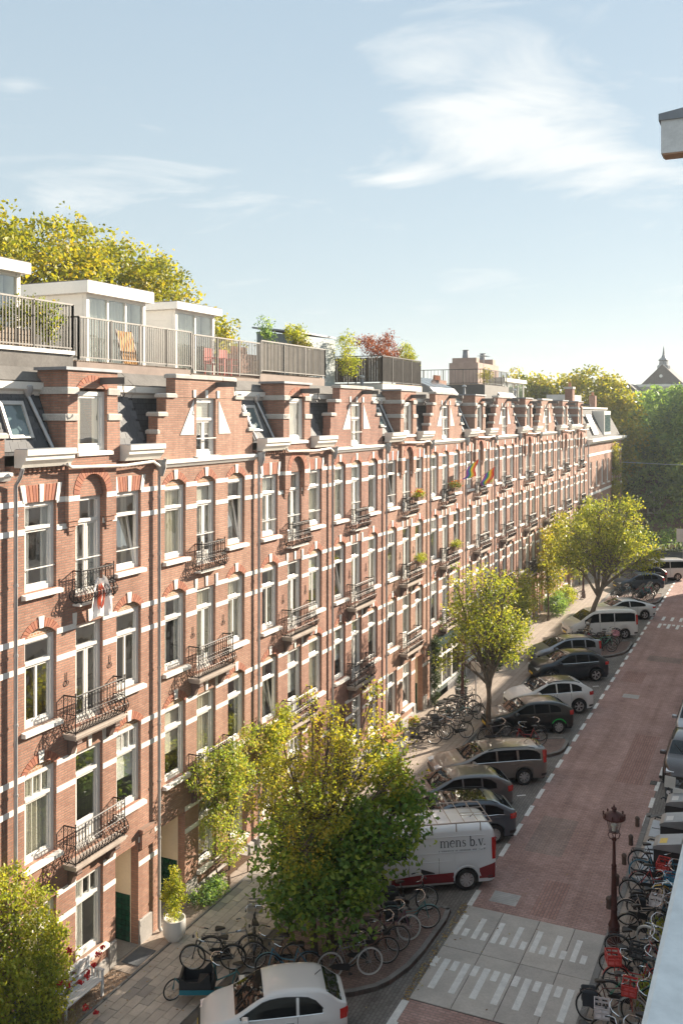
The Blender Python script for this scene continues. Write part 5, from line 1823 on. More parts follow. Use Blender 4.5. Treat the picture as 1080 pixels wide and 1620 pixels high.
# roof terrace plants
RT = [('terrace plants in troughs behind the leftmost railing', -18.5, 17.8, 17.1, [(0, -1.0, .7, .25, .7, .5), (0, .6, .8, .25, .8, .45), (.05, 2.0, .9, .3, .5, .6)], 'rose', 91, 110),
      ('flowering trailing plant at the right end of the leftmost railing', -18.35, 20.6, 17.1, [(0, 0, .8, .3, .5, .55)], 'pink', 92, 60),
      ('thin young tree on the roof left of the blue-grey shed', -19.0, 34.0, 16.95, [(0, 0, 1.9, .2, .35, .6), (0, .1, 1.4, .25, .3, .4)], 'park', 93, 26),
      ('vine over the post left of the blue-grey shed', -18.7, 36.3, 16.95, [(0, -.3, 1.8, .3, .7, .35), (0, .3, 1.3, .2, .5, .4)], 'lime', 94, 60),
      ('feathery grasses behind the grey screened railing', -18.6, 36.9, 16.95, [(0, -.5, 1.2, .25, .8, .3)], 'grassy', 95, 40),
      ('bright green bush left of the red-leaved maple', -19.2, 42.6, 16.6, [(0, 0, 2.0, .5, .7, .8), (0, .3, 1.2, .5, .8, .6)], 'lime', 96, 90),
      ('red-leaved maple on the roof terrace', -19.3, 47.0, 16.9, [(0, -.6, 1.9, .6, 1.0, .55), (0, .8, 2.1, .6, 1.0, .75), (0, 1.8, 1.6, .5, .8, .5), (0, -2.2, 2.1, .5, .7, .35)], 'red', 97, 150),
      ('yellow-green bamboo at the right end of the brown board screen', -18.9, 49.8, 16.9, [(0, 0, 1.7, .4, .7, .7), (0, .5, 1.3, .4, .5, .6)], 'lime', 98, 80),
      ('green shrub on the far roof deck', -19.4, 67.5, 17.4, [(0, 0, .7, .4, 1.0, .5)], 'gold', 99, 40)]
for (lab, x, y, z, bl, kd, s, n) in RT:
    plant('terrace_plant', lab, 'plant', (x, y, z), bl, kd, n, 22, .14, .10, s, trunk_h=.5, trunk_r=.03, stem='stems', foliage='foliage', group='roof terrace plants')
# ---------------------------------------------------------------- vehicles
def paint(name, col, metal=.25, rough=.28):
    return M('car_paint_' + name, col, rough, metal, var=.03, vs=1, coat=.8)


CG = M('car_glass', (.008, .011, .012), .03, var=0, spec=.5)
CGS = M('car_side_glass', (.006, .008, .009), .06, var=0, spec=.22)
TYRE = M('tyre', (.022, .021, .02), .85, var=.15)
ALLOY = M('alloy', (.55, .55, .56), .3, .8, var=.05)
PLAST = M('black_trim', (.025, .025, .026), .5, var=.1)
REDL = M('tail_light', (.45, .015, .012), .15, var=0, coat=.6)
HEADL = M('head_light', (.75, .77, .8), .08, .2, var=0, coat=.8)
PLATE = M('number_plate', (.75, .52, .04), .5, var=.03)
CHROME = M('chrome', (.7, .7, .7), .12, 1.0, var=0)


def interp(xs, x):
    if x <= xs[0][0]:
        return xs[0][1]
    for (a, b) in zip(xs[:-1], xs[1:]):
        if x <= b[0]:
            t = (x - a[0]) / (b[0] - a[0])
            return a[1] + (b[1] - a[1]) * t
    return xs[-1][1]


def smooth_prof(pts, k=2):
    for _ in range(k):
        o = [pts[0]]
        for a, b in zip(pts[:-1], pts[1:]):
            o += [(a[0] * .75 + b[0] * .25, a[1] * .75 + b[1] * .25), (a[0] * .25 + b[0] * .75, a[1] * .25 + b[1] * .75)]
        o.append(pts[-1])
        pts = o
    return pts


class Shape:
    """car body: x = 0 tail, x = L nose; top centre line, belt line, plan width"""
    def __init__(s, L, W, top, belt, axles, wr, sill=.24, roofw=.74, tuck=.93, plan=None):
        s.L, s.W, s.ax, s.wr, s.sill, s.roofw, s.tuck = L, W, axles, wr, sill, roofw, tuck
        s.top = smooth_prof(top, 2)
        s.belt = smooth_prof(belt, 1)
        s.plan = plan or [(0, .80), (.05, .88), (.2, .95), (.55, .99), (L * .4, 1.0), (L - 1.1, .985), (L - .5, .93), (L - .18, .80), (L - .04, .66), (L, .6)]
        s.plan = smooth_prof(s.plan, 1)
        s.hmax = max(z for _, z in s.top)

    def sec(s, x):
        top, bel = interp(s.top, x), interp(s.belt, x)
        bel = min(bel, top - .015)
        hw = s.W / 2 * interp(s.plan, x)
        zb = s.sill
        end = min(x, s.L - x)
        if end < .25:
            zb += .10 * (1 - end / .25) ** 2
        R_ = s.wr * 1.16
        for a in s.ax:
            if abs(x - a) < R_:
                zb = max(zb, s.wr * .98 + math.sqrt(R_ * R_ - (x - a) ** 2))
        zb = min(zb, bel - .12)
        t = max(0, min(1, (top - bel) / max(.2, s.hmax - max(z for _, z in s.belt) * .98)))
        yr = hw * (.90 + (s.roofw - .90) * t)
        h = top - bel
        P = [(hw * s.tuck, zb), (hw * .985, zb + (bel - zb) * .22), (hw, zb + (bel - zb) * .5), (hw * .992, zb + (bel - zb) * .78), (hw * .955, bel),
             (hw * .955 + (yr - hw * .955) * .5, bel + h * .46), (yr, bel + h * .86), (yr * .93, bel + h * .95), (yr * .72, top - h * .012), (yr * .38, top), (0, top + .0)]
        return P

    def y_at(s, x, z):
        P = s.sec(x)
        for a, b in zip(P[:-1], P[1:]):
            if a[1] <= z <= b[1] and b[1] > a[1]:
                return a[0] + (b[0] - a[0]) * (z - a[1]) / (b[1] - a[1])
        return P[0][0] if z < P[0][1] else P[6][0]

    def z_at(s, x, y):
        P = s.sec(x)[4:]
        for a, b in zip(P[:-1], P[1:]):
            if b[0] <= y <= a[0] and a[0] > b[0]:
                return a[1] + (b[1] - a[1]) * (a[0] - y) / (a[0] - b[0])
        return P[-1][1]

    def body(s, n=64):
        b = MB()
        xs = set(np.linspace(0, s.L, n).tolist()) | {.02, .05, s.L - .02, s.L - .06}
        for a in s.ax:
            for k in range(-8, 9):
                xs.add(a + s.wr * 1.16 * math.sin(k / 8 * math.pi / 2) * (1.0001 if abs(k) == 8 else 1))
        xs = sorted(x for x in xs if 0 <= x <= s.L)
        rows = []
        for x in xs:
            P = s.sec(x)
            ring = [(x, -p[0], p[1]) for p in P] + [(x, p[0], p[1]) for p in P[-2::-1]]
            rows.append(ring)
        m = len(rows[0])
        for r_ in rows:
            b.v += r_
        for i in range(len(rows) - 1):
            for j in range(m - 1):
                b.f.append((i * m + j, (i + 1) * m + j, (i + 1) * m + j + 1, i * m + j + 1))
                b.m.append(0)
        b.f.append(tuple(range(m)))
        b.f.append(tuple((len(rows) - 1) * m + j for j in range(m))[::-1])
        b.m += [0, 0]
        return b

    def side(s, poly_top, poly_bot, x0, x1, off=.006, n=14, sides=(-1, 1)):
        """patch on both flanks between z curves"""
        b = MB()
        for sg in sides:
            pr = None
            for i in range(n + 1):
                x = x0 + (x1 - x0) * i / n
                zt, zb = interp(poly_top, x), interp(poly_bot, x)
                col = []
                for q in range(5):
                    z = zb + (zt - zb) * q / 4
                    col.append((x, sg * (s.y_at(x, z) + off), z))
                if pr:
                    for q in range(4):
                        f = [pr[q], col[q], col[q + 1], pr[q + 1]]
                        b.poly(f if sg < 0 else f[::-1])
                pr = col
        return b

    def deck(s, x0, x1, yf, off=.006, n=10, m=8):
        """patch over the top (windscreen, rear window, glass roof); yf(x) half width as share of roof half width"""
        b = MB()
        for i in range(n):
            xa, xb = x0 + (x1 - x0) * i / n, x0 + (x1 - x0) * (i + 1) / n
            for j in range(m):
                q = []
                for (x, jj) in ((xa, j), (xb, j), (xb, j + 1), (xa, j + 1)):
                    P = s.sec(x)
                    hw = P[6][0] * yf
                    y = -hw + 2 * hw * jj / m
                    q.append((x, y, s.z_at(x, abs(y)) + off))
                b.poly(q)
        return b


def rim_mesh(wr, spokes=5, key='a'):
    k = ('rim', round(wr, 2), spokes)
    if k in CACHE:
        return CACHE[k]
    b = MB()
    r = wr * .68
    b.lathe([(r, -.09), (r, .09), (r * .93, .085), (r * .88, .02), (r * .88, -.09)], 20, axis='y', ends=False)
    b.lathe([(r * .22, -.02), (r * .22, .06), (r * .1, .075), (0, .075)], 10, axis='y')
    for q in range(spokes):
        a = 2 * math.pi * q / spokes
        for da in (-.13, .13):
            b.bar((r * .16 * math.cos(a), .05, r * .16 * math.sin(a)), (r * .95 * math.cos(a + da), .06, r * .95 * math.sin(a + da)), .035, .045, up=(0, 1, 0))
    CACHE[k] = b.mesh('rim', ALLOY)
    b = MB().lathe([(r * .99, -.10), (wr * .93, -.11), (wr, -.085), (wr, .085), (wr * .93, .11), (r * .99, .10)], 24, axis='y', ends=False)
    b.lathe([(r * .9, -.0), (0, 0)], 12, axis='y', ends=False)
    CACHE[('tyre', round(wr, 2))] = b.mesh('wheel', TYRE, smooth=True)
    return CACHE[k]


def wheels(o, s, spokes=5, dx=0.0):
    me = rim_mesh(s.wr, spokes)
    ty = CACHE[('tyre', round(s.wr, 2))]
    for a in s.ax:
        for sg in (-1, 1):
            w = put('wheel', ty, o, (a, sg * (s.W / 2 - .125), s.wr), (0, 0, 0 if sg > 0 else math.pi))
            put('rim', me, w, (0, 0, 0))


TH = R(33)                              # parking angle
HEAD = Vector((-math.cos(TH), -math.sin(TH), 0))


def car(label, kind, mat, wheel=None, tail=None, heading=None, cat='car', spokes=5, roof=None, extra=None, name='parked_car'):
    """place by the rear wheel on the camera side, or by the rear corner on the camera side"""
    S, W = CARS[kind]
    hd = heading if heading is not None else math.atan2(HEAD.y, HEAD.x)
    c, sn = math.cos(hd), math.sin(hd)
    # nearest flank: local +y if heading points to -x (left of travel is -y world)
    sg = 1 if sn * 0 - c * 1 > 0 else -1
    if wheel:
        lx, ly = S.ax[0], sg * S.W / 2
        px, py = wheel
    else:
        lx, ly = 0, sg * S.W / 2 * .8
        px, py = tail
    loc = (px - (lx * c - ly * sn), py - (lx * sn + ly * c), .003)
    o = thing(name, label, cat, loc, hd, group='parked vehicles')
    bo = S.body().build('body', mat, o, smooth=True, ang=50)
    MB().box(.12, -S.W / 2 * .86, S.sill - .04, S.L - .2, S.W / 2 * .86, S.sill + .42).build('underbody', PLAST, o)
    # side glass with pillars between panes
    g = W['side']
    for (x0, x1) in W['panes']:
        for sg_ in (-1, 1):
            S.side(g['top'], g['bot'], x0, x1, sides=(sg_,)).build('side_window', CGS, o, smooth=True, ang=60)
    for sg_ in (-1, 1):
        xs_ = np.linspace(W['panes'][0][0] - .02, W['panes'][-1][1] + .02, 12)
        MB().tube([(x, sg_ * (S.y_at(x, interp(g['bot'], x)) + .008), interp(g['bot'], x) - .012) for x in xs_], .011, 4).build('belt_trim', CHROME if W.get('chrome') or kind in ('estate', 'suv', 'touring') else PLAST, o)
        MB().tube([(x, sg_ * (S.y_at(x, interp(g['top'], x)) + .006), interp(g['top'], x) + .008) for x in xs_], .011, 4).build('window_trim', PLAST, o)
    if 'ws' in W:
        S.deck(W['ws'][0], W['ws'][1], .90).build('windscreen', CG, o, smooth=True, ang=60)
    if W.get('rw'):
        S.deck(W['rw'][0], W['rw'][1], .84).build('rear_window', CG, o, smooth=True, ang=60)
    if roof:
        S.deck(W['roof'][0], W['roof'][1], .86).build('roof_panel', roof, o, smooth=True, ang=60)
    wheels(o, S, spokes)
    # sills and wheel-arch lips
    for sg_ in (-1, 1):
        S.side([(0, S.sill + .10), (9, S.sill + .10)], [(0, S.sill + .0), (9, S.sill + .0)], S.ax[0] + S.wr * 1.2, S.ax[1] - S.wr * 1.2, .008, sides=(sg_,)).build('sill', PLAST, o)
    # bumpers
    for (xa, xb) in ((.0, .30), (S.L - .30, S.L)):
        for sg_ in (-1, 1):
            S.side([(0, S.sill + .20), (9, S.sill + .20)], [(0, S.sill + .10), (9, S.sill + .10)], xa + .02, xb - .02, .008, 6, sides=(sg_,)).build('bumper_trim', PLAST, o)
    MB().box(-.02, -S.W * .36, S.sill + .08, .03, S.W * .36, S.sill + .26).build('bumper', PLAST, o)
    tl = W['tail']
    for sgn in (-1, 1):
        zt_ = tl[1]
        S.side([(0, zt_), (9, zt_ - .02)], [(0, tl[0]), (.1, tl[0] + .01), (9, tl[0] + .06)], .012, .10 + tl[2] * .6, .012, 6, (sgn,)).build('tail_light', REDL, o, smooth=True)
        yo = S.y_at(.012, (tl[0] + tl[1]) / 2)
        ya, yb = sorted((sgn * (yo - tl[2]), sgn * (yo + .002)))
        b = MB()
        b.bbox(-.014, ya, tl[0] + .01, .014, yb, zt_ - .01, .008)
        b.build('tail_light', REDL, o)
        zf = W['head']
        y = S.y_at(S.L - .3, zf) * .93
        ya, yb = sorted((sgn * (y - .30), sgn * (y + .015)))
        b = MB()
        b.prism([(S.L - .42, zf - .02), (S.L - .10, zf - .09), (S.L - .06, zf + .0), (S.L - .36, zf + .09)], ya, yb, 'y')
        b.build('headlight', HEADL, o)
        # mirror
        mx = W['mir']
        y = S.y_at(mx, W['mz']) + .02
        b = MB()
        ya, yb = sorted((sgn * (y - .03), sgn * (y + .19)))
        b.bbox(mx - .06, ya, W['mz'], mx + .10, yb, W['mz'] + .14, .03)
        b.build('mirror', mat, o)
        for hx in W['handles']:
            z = interp(S.belt, hx) - .12
            y = S.y_at(hx, z)
            ya, yb = sorted((sgn * (y - .005), sgn * (y + .025)))
            MB().box(hx - .09, ya, z - .012, hx + .09, yb, z + .012).build('door_handle', CHROME if W.get('chrome') else mat, o)
        # shut lines
        for dx in W['doors']:
            z1 = interp(S.belt, dx) - .01
            b = MB()
            pts = [(dx, sgn * (S.y_at(dx, z) + .001), z) for z in np.linspace(S.sill + .12, z1, 6)]
            b.tube(pts, .006, 4)
            b.build('door_gap', PLAST, o)
    MB().box(-.03, -.26, W['pz'], -.005, .26, W['pz'] + .11).build('number_plate', PLATE, o)
    MB().box(S.L - .01, -.26, S.sill + .14, S.L + .02, .26, S.sill + .25).build('number_plate', PLATE, o)
    MB().box(S.L - .10, -S.W * .24, S.sill + .28, S.L + .005, S.W * .24, S.sill + .42).build('grille', PLAST, o)
    if W.get('rails'):
        for sgn in (-1, 1):
            xs = np.linspace(W['rails'][0], W['rails'][1], 8)
            MB().tube([(x, sgn * (S.sec(x)[7][0]), S.sec(x)[7][1] + (.045 if 0 < i < 7 else .0)) for i, x in enumerate(xs)], .018, 5).build('roof_rail', W.get('railm', PLAST), o)
    wb = MB()
    wx = W['ws'][1] - .02
    for y in (-.1, .42):
        wb.bar((wx, y, S.z_at(wx, abs(y)) + .02), (wx - .45, y - .38, S.z_at(wx - .45, abs(y - .38)) + .02), .02)
    wb.build('wiper', PLAST, o)
    MB().tube([(W['roof'][0] + .12, 0, S.hmax - .02), (W['roof'][0] - .02, 0, S.hmax + .09)], .012, 4).build('aerial', PLAST, o)
    return o


def mk(L, W, H, prof, beltz, axles, wr, side_top, panes, ws, rw, tail, head, mir, pz, doors, handles, rails=None, roofr=None, roofw=.74, tuck=.93, chrome=False, bot=None, mz=None, plan=None):
    zt = tail[1] + .04                  # upright tailgate up to the top of the lamps
    prof = [(0, zt), (.025, zt + .03)] + [p for p in prof[1:] if p[0] > L * .5 or p[1] > zt + .05]
    S = Shape(L, W, prof, beltz, axles, wr, roofw=roofw, tuck=tuck, plan=plan)
    bot = bot or [(x, z + .03) for (x, z) in beltz]
    return S, dict(side=dict(top=side_top, bot=bot), panes=panes, ws=ws, rw=rw, tail=tail, head=head, mir=mir, mz=mz or interp(beltz, mir), pz=pz, doors=doors, handles=handles, rails=rails, roof=roofr, chrome=chrome)


CARS = {
    'small': mk(3.57, 1.63, 1.49, [(0, .82), (.06, .98), (.18, 1.12), (.55, 1.42), (.9, 1.47), (1.5, 1.49), (2.05, 1.42), (2.72, .98), (3.1, .92), (3.42, .80), (3.57, .58)],
                [(0, .86), (.6, .95), (1.6, .93), (2.7, .91), (3.2, .84), (3.57, .56)], (.62, 2.92), .29,
                [(.55, 1.0), (.75, 1.22), (1.0, 1.33), (1.6, 1.36), (2.0, 1.31), (2.62, .97)], [(.62, 1.18), (1.25, 2.58)], (2.02, 2.70), (.12, .50),
                (.78, 1.0, .16), .70, 2.45, .62, (1.22, 2.5), (1.4,), None, (.6, 1.95), roofw=.80, chrome=True),
    'hatch': mk(4.25, 1.79, 1.49, [(0, .80), (.05, .98), (.15, 1.10), (.55, 1.40), (.95, 1.47), (1.6, 1.49), (2.4, 1.43), (3.22, 1.03), (3.7, .96), (4.1, .82), (4.25, .6)],
                [(0, .92), (.7, 1.0), (2.0, .97), (3.2, .94), (3.8, .86), (4.25, .58)], (.80, 3.40), .32,
                [(.55, 1.08), (.85, 1.30), (1.2, 1.38), (1.8, 1.40), (2.3, 1.36), (3.05, 1.0)], [(.68, 1.20), (1.27, 1.95), (2.02, 2.95)], (2.38, 3.18), (.12, .50),
                (.86, 1.06, .2), .74, 2.85, .68, (1.25, 2.0, 3.0), (1.45, 2.2), None, (.7, 2.3), roofw=.76),
    'estate': mk(4.80, 1.86, 1.49, [(0, .84), (.04, 1.02), (.12, 1.14), (.42, 1.42), (.8, 1.48), (1.8, 1.50), (2.7, 1.44), (3.55, 1.04), (4.1, .97), (4.6, .84), (4.80, .6)],
                 [(0, .95), (.7, 1.01), (2.2, .98), (3.5, .95), (4.2, .87), (4.8, .58)], (1.02, 3.82), .33,
                 [(.22, 1.14), (.42, 1.33), (.8, 1.39), (1.8, 1.41), (2.6, 1.37), (3.38, 1.01)], [(.30, 1.22), (1.32, 2.12), (2.2, 3.28)], (2.68, 3.5), (.05, .30),
                 (.86, 1.34, .14), .78, 3.15, .68, (1.3, 2.16, 3.3), (1.5, 2.4), (.5, 2.5), (.6, 2.6), roofw=.78),
    'touring': mk(4.62, 1.84, 1.46, [(0, .86), (.05, 1.02), (.15, 1.12), (.62, 1.38), (1.0, 1.44), (1.8, 1.46), (2.55, 1.40), (3.35, 1.03), (3.95, .97), (4.4, .84), (4.62, .6)],
                  [(0, .96), (.7, 1.01), (2.0, .97), (3.4, .94), (4.1, .86), (4.62, .58)], (.86, 3.72), .33,
                  [(.45, 1.12), (.65, 1.25), (1.0, 1.33), (1.8, 1.36), (2.4, 1.32), (3.18, 1.0)], [(.50, 1.16), (1.24, 1.98), (2.05, 3.08)], (2.52, 3.3), (.12, .55),
                  (.84, 1.02, .26), .72, 2.95, .68, (1.2, 2.0, 3.1), (1.4, 2.25), (.65, 2.35), (1.0, 2.45), roofw=.75),
    'suv': mk(4.40, 1.84, 1.63, [(0, .92), (.05, 1.12), (.16, 1.24), (.6, 1.52), (.95, 1.60), (1.7, 1.63), (2.5, 1.56), (3.3, 1.14), (3.85, 1.06), (4.25, .92), (4.4, .66)],
              [(0, 1.03), (.6, 1.12), (2.0, 1.06), (3.3, 1.03), (3.9, .96), (4.4, .64)], (.82, 3.48), .37,
              [(.55, 1.22), (.8, 1.40), (1.2, 1.50), (1.8, 1.53), (2.35, 1.48), (3.12, 1.1)], [(.66, 1.18), (1.26, 1.95), (2.02, 3.02)], (2.48, 3.25), (.13, .50),
              (.92, 1.10, .26), .80, 2.95, .76, (1.24, 2.0, 3.05), (1.45, 2.2), (.7, 2.4), (.9, 2.42), roofw=.75),
    'mpv': mk(4.30, 1.80, 1.62, [(0, .9), (.05, 1.12), (.14, 1.24), (.45, 1.53), (.85, 1.60), (1.7, 1.62), (2.4, 1.55), (3.4, 1.10), (3.85, 1.0), (4.18, .86), (4.30, .62)],
              [(0, 1.0), (.6, 1.06), (2.0, 1.02), (3.3, 1.0), (3.9, .9), (4.30, .6)], (.78, 3.45), .32,
              [(.35, 1.24), (.5, 1.42), (.9, 1.50), (1.7, 1.52), (2.3, 1.47), (3.2, 1.06)], [(.42, 1.02), (1.1, 1.88), (1.96, 3.1)], (2.38, 3.32), (.05, .36),
              (.95, 1.40, .12), .76, 2.95, .72, (1.08, 1.92, 3.1), (1.3, 2.15), (.5, 2.3), (.6, 2.3), roofw=.77),
    'sedan': mk(4.70, 1.88, 1.44, [(0, .90), (.06, 1.02), (.3, 1.10), (1.0, 1.30), (1.6, 1.42), (2.1, 1.44), (2.7, 1.38), (3.55, 1.0), (4.1, .92), (4.5, .78), (4.70, .56)],
                [(0, .94), (.7, .98), (2.0, .95), (3.5, .91), (4.1, .83), (4.7, .55)], (.92, 3.80), .34,
                [(.75, 1.06), (1.1, 1.22), (1.6, 1.32), (2.1, 1.35), (2.6, 1.3), (3.4, .96)], [(.85, 2.02), (2.1, 3.3)], (2.62, 3.5), (.35, 1.35),
                (.82, .94, .34), .70, 3.1, .66, (1.5, 2.06, 3.3), (1.6, 2.4), None, (1.5, 2.6), roofw=.73),
    'van': mk(4.97, 1.98, 1.96, [(0, 1.55), (.02, 1.80), (.08, 1.90), (.3, 1.95), (1.5, 1.97), (2.9, 1.96), (3.4, 1.88), (4.12, 1.30), (4.5, 1.16), (4.85, .95), (4.97, .66)],
              [(0, 1.08), (1.0, 1.10), (3.0, 1.10), (4.1, 1.08), (4.5, 1.0), (4.97, .64)], (.98, 3.92), .34,
              [(2.9, 1.78), (3.3, 1.72), (3.95, 1.2)], [(2.95, 3.85)], (3.36, 4.08), None,
              (.95, 1.62, .07), .88, 3.7, .82, (1.9, 2.88, 3.85), (3.1,), None, (.5, 2.9), roofw=.88, tuck=.95, plan=[(0, .92), (.04, .96), (.2, .99), (2, 1.0), (3.9, 1.0), (4.5, .95), (4.8, .82), (4.93, .68), (4.97, .6)]),
    'bus': mk(4.90, 1.93, 1.96, [(0, 1.50), (.02, 1.78), (.08, 1.88), (.3, 1.93), (1.5, 1.96), (2.8, 1.94), (3.3, 1.86), (4.1, 1.25), (4.5, 1.12), (4.8, .92), (4.90, .64)],
              [(0, 1.16), (1.0, 1.18), (3.0, 1.16), (4.1, 1.10), (4.5, .98), (4.9, .62)], (.95, 3.85), .34,
              [(.2, 1.68), (.4, 1.74), (2.8, 1.75), (3.2, 1.69), (3.95, 1.22)], [(.2, 1.65), (1.72, 2.68), (2.78, 3.8)], (3.28, 4.05), None,
              (.95, 1.62, .08), .90, 3.65, .80, (1.7, 2.75, 3.8), (2.9,), None, (.5, 2.8), roofw=.86, tuck=.95, plan=[(0, .92), (.04, .96), (.2, .99), (2, 1.0), (3.9, 1.0), (4.5, .95), (4.75, .82), (4.86, .68), (4.9, .6)]),
}
car('small white three-door car cut by the bottom edge of the picture', 'small', paint('white', (.62, .61, .60), 0, .3), tail=(-9.5, 21.05))
van = car('white delivery van with red lower panels, lettering and a roof rack', 'van', paint('van_white', (.66, .68, .71), 0, .3), wheel=(-9.15, 29.6), cat='van', spokes=10, name='delivery_van')
car('dark blue-grey estate car between the white van and the grey hatchback', 'touring', paint('bluegrey', (.10, .125, .155), .5), wheel=(-9.25, 33.2), roof=CG, spokes=10)
car('grey hatchback between the blue-grey estate and the tall-lamped estate', 'hatch', paint('grey', (.13, .13, .135), .5), tail=(-9.35, 36.15), spokes=7)
car('warm grey estate car with tall tail lamps below the first street tree', 'estate', paint('warmgrey', (.22, .20, .185), .5), wheel=(-9.6, 39.0), spokes=8)
leaf_car = car('black hatchback with a green wheel-arch line beside the red bicycle', 'hatch', paint('black', (.012, .014, .015), .1), wheel=(-9.65, 46.0), spokes=8)
car('white crossover with black roof between the black hatchback and the dark blue one', 'suv', paint('suv_white', (.62, .62, .62), 0, .3), wheel=(-9.35, 49.5), roof=paint('black', (.012, .014, .015), .1), spokes=6)
car('black-blue crossover behind the white crossover', 'suv', paint('nearblack', (.015, .022, .030), .2), wheel=(-9.6, 55.9), spokes=5)
car('silver-blue tall family car beyond the black-blue crossover', 'mpv', paint('silver', (.27, .29, .32), .6), tail=(-10.0, 60.0))
car('white passenger van with dark side windows behind the leaning tree', 'bus', paint('bus_white', (.66, .65, .63), 0, .3), tail=(-8.95, 68.0), cat='van', name='passenger_van')
car('white low saloon with black wheels beyond the white passenger van', 'sedan', paint('saloon_white', (.60, .62, .65), 0, .25), wheel=(-9.2, 74.3))
car('dark blue hatchback behind the far bicycle island', 'hatch', paint('darkblue', (.03, .05, .075), .4), tail=(-9.2, 87.4))
car('black car half hidden behind the dark blue hatchback', 'suv', paint('black2', (.02, .02, .022), .2), tail=(-9.3, 90.4))
car('white minibus at the far end of the parking row', 'bus', paint('far_white', (.66, .64, .62), 0, .3), wheel=(-8.6, 92.9), cat='van', name='passenger_van')
S_R = R(-90)
car('dark brown-grey car facing the camera at the right edge', 'suv', paint('brown', (.075, .062, .06), .5), heading=S_R, tail=(-4.28, 45.2))
car('silver car facing the camera behind the dark brown-grey one', 'hatch', paint('silver2', (.36, .37, .38), .6), heading=S_R, tail=(-4.35, 50.6))
car('white car at the right edge behind the silver one', 'suv', paint('white2', (.6, .6, .6), 0), heading=S_R, tail=(-4.3, 56.4))
# green line round the hatchback's rear arch
S = CARS['hatch'][0]
gm = M('green_trim', (.02, .5, .08), .4, var=0)
for sg in (-1, 1):
    MB().tube([(S.ax[0] + S.wr * 1.2 * math.cos(t), sg * (S.W / 2 * .985), S.wr + S.wr * 1.2 * math.sin(t)) for t in np.linspace(.5, 2.7, 12)], .022, 5).build('arch_trim', gm, leaf_car)
# the van: red lower panels, rack, lettering
S = CARS['van'][0]
RED = paint('van_red', (.20, .006, .012), 0, .3)
for sg in (-1, 1):
    S.side([(0, .86), (.5, .72), (.55, .70)], [(0, .36), (9, .36)], .03, .57, .01, 8, (sg,)).build('red_panel', RED, van, smooth=True)
    S.side([(1.4, .62), (2.2, .60), (2.6, .60), (3.4, .52)], [(0, .30), (9, .30)], 1.42, 3.45, .012, 12, (sg,)).build('red_panel', RED, van, smooth=True)
    S.side([(0, .30), (9, .30)], [(0, .24), (9, .24)], 1.42, 3.45, .016, 8, (sg,)).build('silver_sill', M('silver_strip', (.6, .6, .6), .35, .5), van)
    S.side([(2.0, .64), (2.5, .80)], [(1.9, .63), (2.5, .61)], 2.05, 2.5, .016, 6, (sg,)).build('black_wedge', PLAST, van)
b = MB()
for sg in (-1, 1):                        # pressed swages in the flank
    for (z, x0, x1) in ((1.72, .35, 2.6), (1.24, .35, 2.75), (.98, 1.5, 2.75)):
        pts = [(x, sg * (S.y_at(x, z) + .004), z + (.12 if x < .5 and z < 1.5 else 0) * (1 - (x - .35) / .15 if x < .5 else 0)) for x in np.linspace(x0, x1, 9)]
        b.tube(pts, .014, 5)
    b.tube([(S.ax[0] + S.wr * 1.35 * math.cos(t), sg * (S.y_at(S.ax[0], .95) + .0), S.wr + S.wr * 1.38 * math.sin(t)) for t in np.linspace(.25, 2.9, 14)], .02, 6)
b.build('pressing', paint('van_white', (.66, .68, .71), 0, .3), van, smooth=True)
b = MB()
for sg in (-1, 1):
    b.tube([(.1, sg * .80, 2.10), (.5, sg * .80, 2.12), (2.9, sg * .80, 2.10)], .022, 6)
    for x in (.5, 1.3, 2.1, 2.8):
        b.tube([(x, sg * .86, 1.86), (x, sg * .80, 2.10)], .02, 5)
for x in (.12, .55, 1.0, 1.45, 1.9, 2.35, 2.85):
    b.tube([(x, -.80, 2.11), (x, .80, 2.11)], .016, 5)
for y in (-.3, .1, .3):
    b.tube([(.12, y, 2.13), (.12, y, 2.13), (1.0, y, 2.13)], .012, 4)
b.build('roof_rack', M('rack_steel', (.42, .36, .32), .45, .6), van)


INK = M('ink', (.03, .035, .05), .5, var=0)
GREYINK = M('ink_grey', (.25, .27, .30), .5, var=0)
# flank on the camera side is local +y (nose points away to the left): text reads towards the tail


